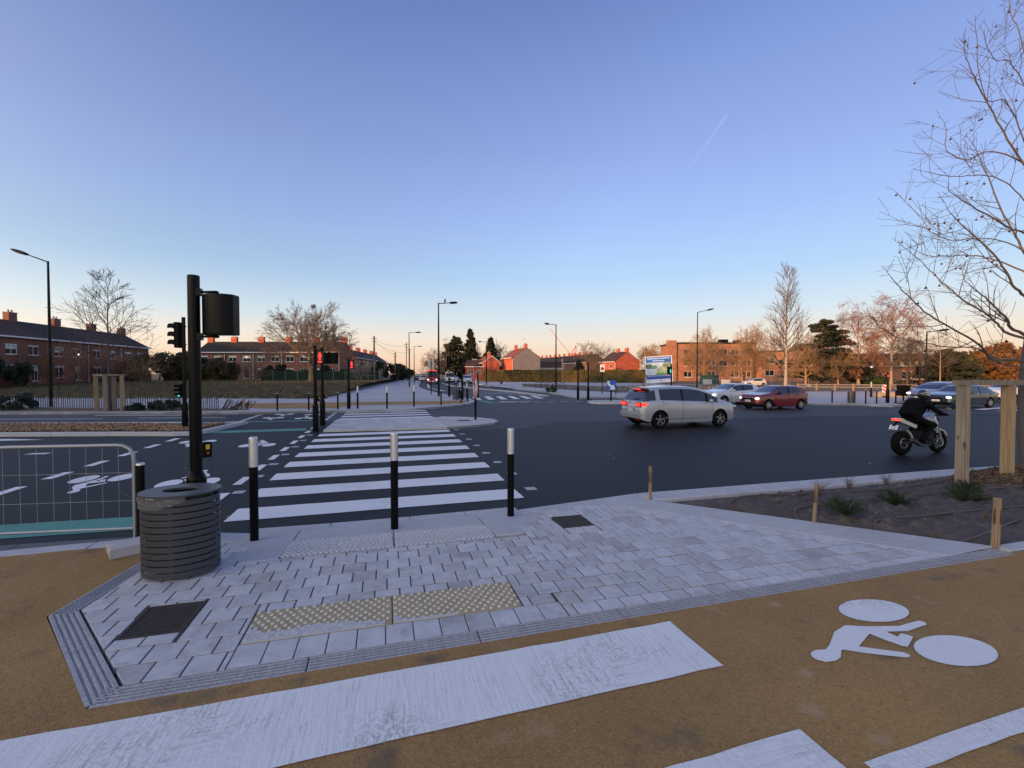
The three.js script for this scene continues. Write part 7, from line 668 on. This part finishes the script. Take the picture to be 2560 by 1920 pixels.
// clipped hedge before the houses: two runs with a seam
{ const run = (label, A, B, h, seed) => { const t = thing('clipped_hedge', label, 'hedge', P(0, 0), 0, 'clipped hedge runs'); const a = P(...A), b = P(...B), d = b.clone().sub(a), L = d.length(), u = d.clone().normalize(), n = V(-u.z, 0, u.x); const vol = R => { const q = a.clone().addScaledVector(u, R() * L), f = R(), W = .6, al = R(), hb = R(); q.copy(a).addScaledVector(u, al * L); let o, y; const bulge = yy => .55 * (fbm(al * L / 24 + 2, yy / 24 + 3, 16, 3, seed) - .5); if (f < .5) { y = R() * h; o = (W + bulge(y)) * (R() < .5 ? 1 : -1); } else if (f < .75) { o = (R() - .5) * 2 * W; y = h + .4 * bulge(9); } else { o = (R() - .5) * 2 * W; y = R() * h; } return q.addScaledVector(n, o + (R() - .5) * .16).add(V(0, y + (R() - .5) * .14, 0)); }; const tone = q => fbm((q.x * u.x + q.z * u.z) / 20 + 4, q.y / 20 + 4, 32, 3, seed + 3); part(t, 'foliage', leaves(seed, Math.round(L * 620), .17, R => { const q = vol(R); return tone(q) > .5 ? q : null; }, { long: 1.2 }), LF.hedge); part(t, 'older_foliage', leaves(seed + 9, Math.round(L * 620), .17, R => { const q = vol(R); return tone(q) <= .5 ? q : null; }, { long: 1.2 }), LF.hedgeOld); part(t, 'inner_branches', [bar(a.clone().setY(h * .48), b.clone().setY(h * .48), 1.0, h * .93)], LF.olive); }; run('left run of the tall clipped hedge before the grey gable house', [21.8, 105.5], [36.5, 94.2], 2.5, 501); run('middle run of the tall clipped hedge, behind the tall pale post', [36.6, 94.1], [43, 88.0], 2.5, 502); run('right run of the tall clipped hedge, ending at the blue project board', [43.1, 87.9], [51.5, 81.0], 2.45, 503); }
// green netting fence in front of the middle terrace gardens
{ const t = thing('netting_fence', 'dark green netting fence along the gardens behind the round bare tree', 'fence', P(0, 0)); const A = [-20, 84.6], B = [-1.2, 84.0]; for (let k = 0; k <= 10; k++) { const q = [lerp(A[0], B[0], k / 10), lerp(A[1], B[1], k / 10)]; part(t, 'post', cyl(.03, .03, 1.8, q[0], .5, -q[1], 6), M.zinc); if (k < 10) { const r = [lerp(A[0], B[0], (k + 1) / 10), lerp(A[1], B[1], (k + 1) / 10)]; part(t, 'netting', bar(P(q[0], q[1], 1.42), P(r[0], r[1], 1.42), .02, 1.65), M.greenNet); } } }
// loose matter: wood chips, grass, grit
{ const R = rng(601), n = 9000, g = new THREE.BoxGeometry(.075, .014, .026), m = new THREE.MeshStandardMaterial({ roughness: .95 }), im = new THREE.InstancedMesh(g, m, n); const q = new THREE.Quaternion(), e = new THREE.Euler(), M4 = new THREE.Matrix4(), c = new THREE.Color(); let k = 0; const core = inset(ccw(MED), .3); const inP = (x, b) => { let s = false; for (let i = 0, j = core.length - 1; i < core.length; j = i++) { const [xi, yi] = core[i], [xj, yj] = core[j]; if (yi > b !== yj > b && x < (xj - xi) * (b - yi) / (yj - yi) + xi) s = !s; } return s; }; while (k < n) { const x = lerp(-16, -5.5, R()), b = lerp(17, 24, R()); if (!inP(x, b)) continue; e.set((R() - .5) * 1.1, R() * 6.3, (R() - .5) * 1.1); q.setFromEuler(e); M4.compose(P(x, b, -.012 + R() * .05), q, V(.6 + R() * 1.1, 1, .6 + R())); im.setMatrixAt(k, M4); const f = R(); c.setRGB(lerp(.12, .46, f), lerp(.075, .30, f), lerp(.045, .17, f)); im.setColorAt(k, c); k++; } im.name = 'wood_chips'; shadow(im); im.userData = { kind: 'stuff', label: 'brown wood chips covering the planted median', category: 'wood chips' }; scene.add(im); }
{ const R = rng(602), n = 14000, g = new THREE.BufferGeometry(); const p = []; for (let k = 0; k < 7; k++) { const a = k * .9, l = .16 + .05 * (k % 3); p.push(Math.cos(a) * .012, 0, Math.sin(a) * .012, -Math.cos(a) * .012, 0, -Math.sin(a) * .012, Math.cos(a + 1) * l * .7, l, Math.sin(a + 1) * l * .7); } g.setAttribute('position', new THREE.Float32BufferAttribute(p, 3)); g.computeVertexNormals(); const im = new THREE.InstancedMesh(g, new THREE.MeshStandardMaterial({ roughness: 1, side: THREE.DoubleSide }), n), M4 = new THREE.Matrix4(), q = new THREE.Quaternion(), c = new THREE.Color(); let k = 0; while (k < n) { const x = lerp(-48, 2, R()), b = lerp(37, 80, Math.pow(R(), 1.4)); if (!M.inMeadow(x, b)) continue; q.setFromAxisAngle(V(0, 1, 0), R() * 6.3); const s = lerp(.6, 1.5, R()); M4.compose(P(x, b, M.meadowH(x, b)), q, V(s * 1.3, s, s * 1.3)); im.setMatrixAt(k, M4); const f = R(), gq = R() < .3; gq ? c.setRGB(.075, .085, .035) : c.setRGB(lerp(.10, .24, f), lerp(.08, .185, f), lerp(.045, .11, f)); im.setColorAt(k, c); k++; } im.name = 'meadow_grass'; shadow(im); im.userData = { kind: 'stuff', label: 'dry winter grass over the meadow bank', category: 'grass' }; scene.add(im); }
{ const R = rng(603), n = 5200, g = new THREE.IcosahedronGeometry(.5, 0), im = new THREE.InstancedMesh(g, new THREE.MeshStandardMaterial({ roughness: .95 }), n), M4 = new THREE.Matrix4(), q = new THREE.Quaternion(), c = new THREE.Color(); for (let k = 0; k < n; k++) { let x, b, y, s; const z = R(); if (z < .025) { x = lerp(-6, 18, R()); b = lerp(6.9, 19, R()); y = RY + .006; s = lerp(.008, .03, Math.pow(R(), 3)); } else if (z < .30) { x = lerp(-5, 8, R()); b = lerp(.6, 3.1, R()); y = .002; s = lerp(.003, .008, Math.pow(R(), 3)); } else if (z < .5) { x = lerp(5.2, 12.5, R()); b = lerp(3.5, 5.9, R()); if (x < lerp(6.4, 3.9, (b - 3.42) / 2.58)) x += 2.5; y = M.bedH(x, b) + .003; s = lerp(.006, .03, Math.pow(R(), 3)); } else if (z < .78) { const f = R(); x = lerp(-26, -4.6, f); b = lerp(43.2, 37.0, f) + R() * R() * 1.6; y = .02; s = lerp(.03, .13, Math.pow(R(), 3)); } else { x = lerp(22, 48, R()); b = lerp(44, 70, R()); y = .01; s = lerp(.03, .16, Math.pow(R(), 3)); } q.setFromEuler(new THREE.Euler(R() * 6, R() * 6, R() * 6)); M4.compose(P(x, b, y), q, V(s * (1 + R()), s * .7, s)); im.setMatrixAt(k, M4); const f = R(); z < .025 ? c.setRGB(.42, .40, .38) : z < .30 ? (f < .6 ? c.setRGB(.07, .05, .03) : c.setRGB(.5, .42, .32)) : z < .5 ? c.setRGB(lerp(.06, .25, f), lerp(.045, .2, f), lerp(.03, .14, f)) : c.setRGB(lerp(.15, .5, f), lerp(.14, .46, f), lerp(.12, .40, f)); im.setColorAt(k, c); } im.name = 'loose_grit'; shadow(im); im.userData = { kind: 'stuff', label: 'scattered grit and small stones on paths and soil', category: 'grit' }; scene.add(im); }
{ const R = rng(604), n = 2600, g = new THREE.BoxGeometry(.06, .01, .02), im = new THREE.InstancedMesh(g, new THREE.MeshStandardMaterial({ roughness: .95 }), n), M4 = new THREE.Matrix4(), q = new THREE.Quaternion(), c = new THREE.Color(); for (let k = 0; k < n; k++) { const a = R() * 6.3, d = Math.sqrt(R()), x = 10.7 + Math.cos(a) * d * 1.7, b = 5.3 + Math.sin(a) * d * .62; q.setFromEuler(new THREE.Euler((R() - .5), R() * 6, (R() - .5))); M4.compose(P(x, b, M.bedH(x, b) + .012 + R() * .02), q, V(.5 + R(), 1, .6 + R())); im.setMatrixAt(k, M4); const f = R(); c.setRGB(lerp(.06, .24, f), lerp(.04, .155, f), lerp(.025, .09, f)); im.setColorAt(k, c); } im.name = 'bark_mulch'; shadow(im); im.userData = { kind: 'stuff', label: 'brown bark mulch heaped round the near plane tree', category: 'mulch' }; scene.add(im); }

renderer.render(scene, camera);
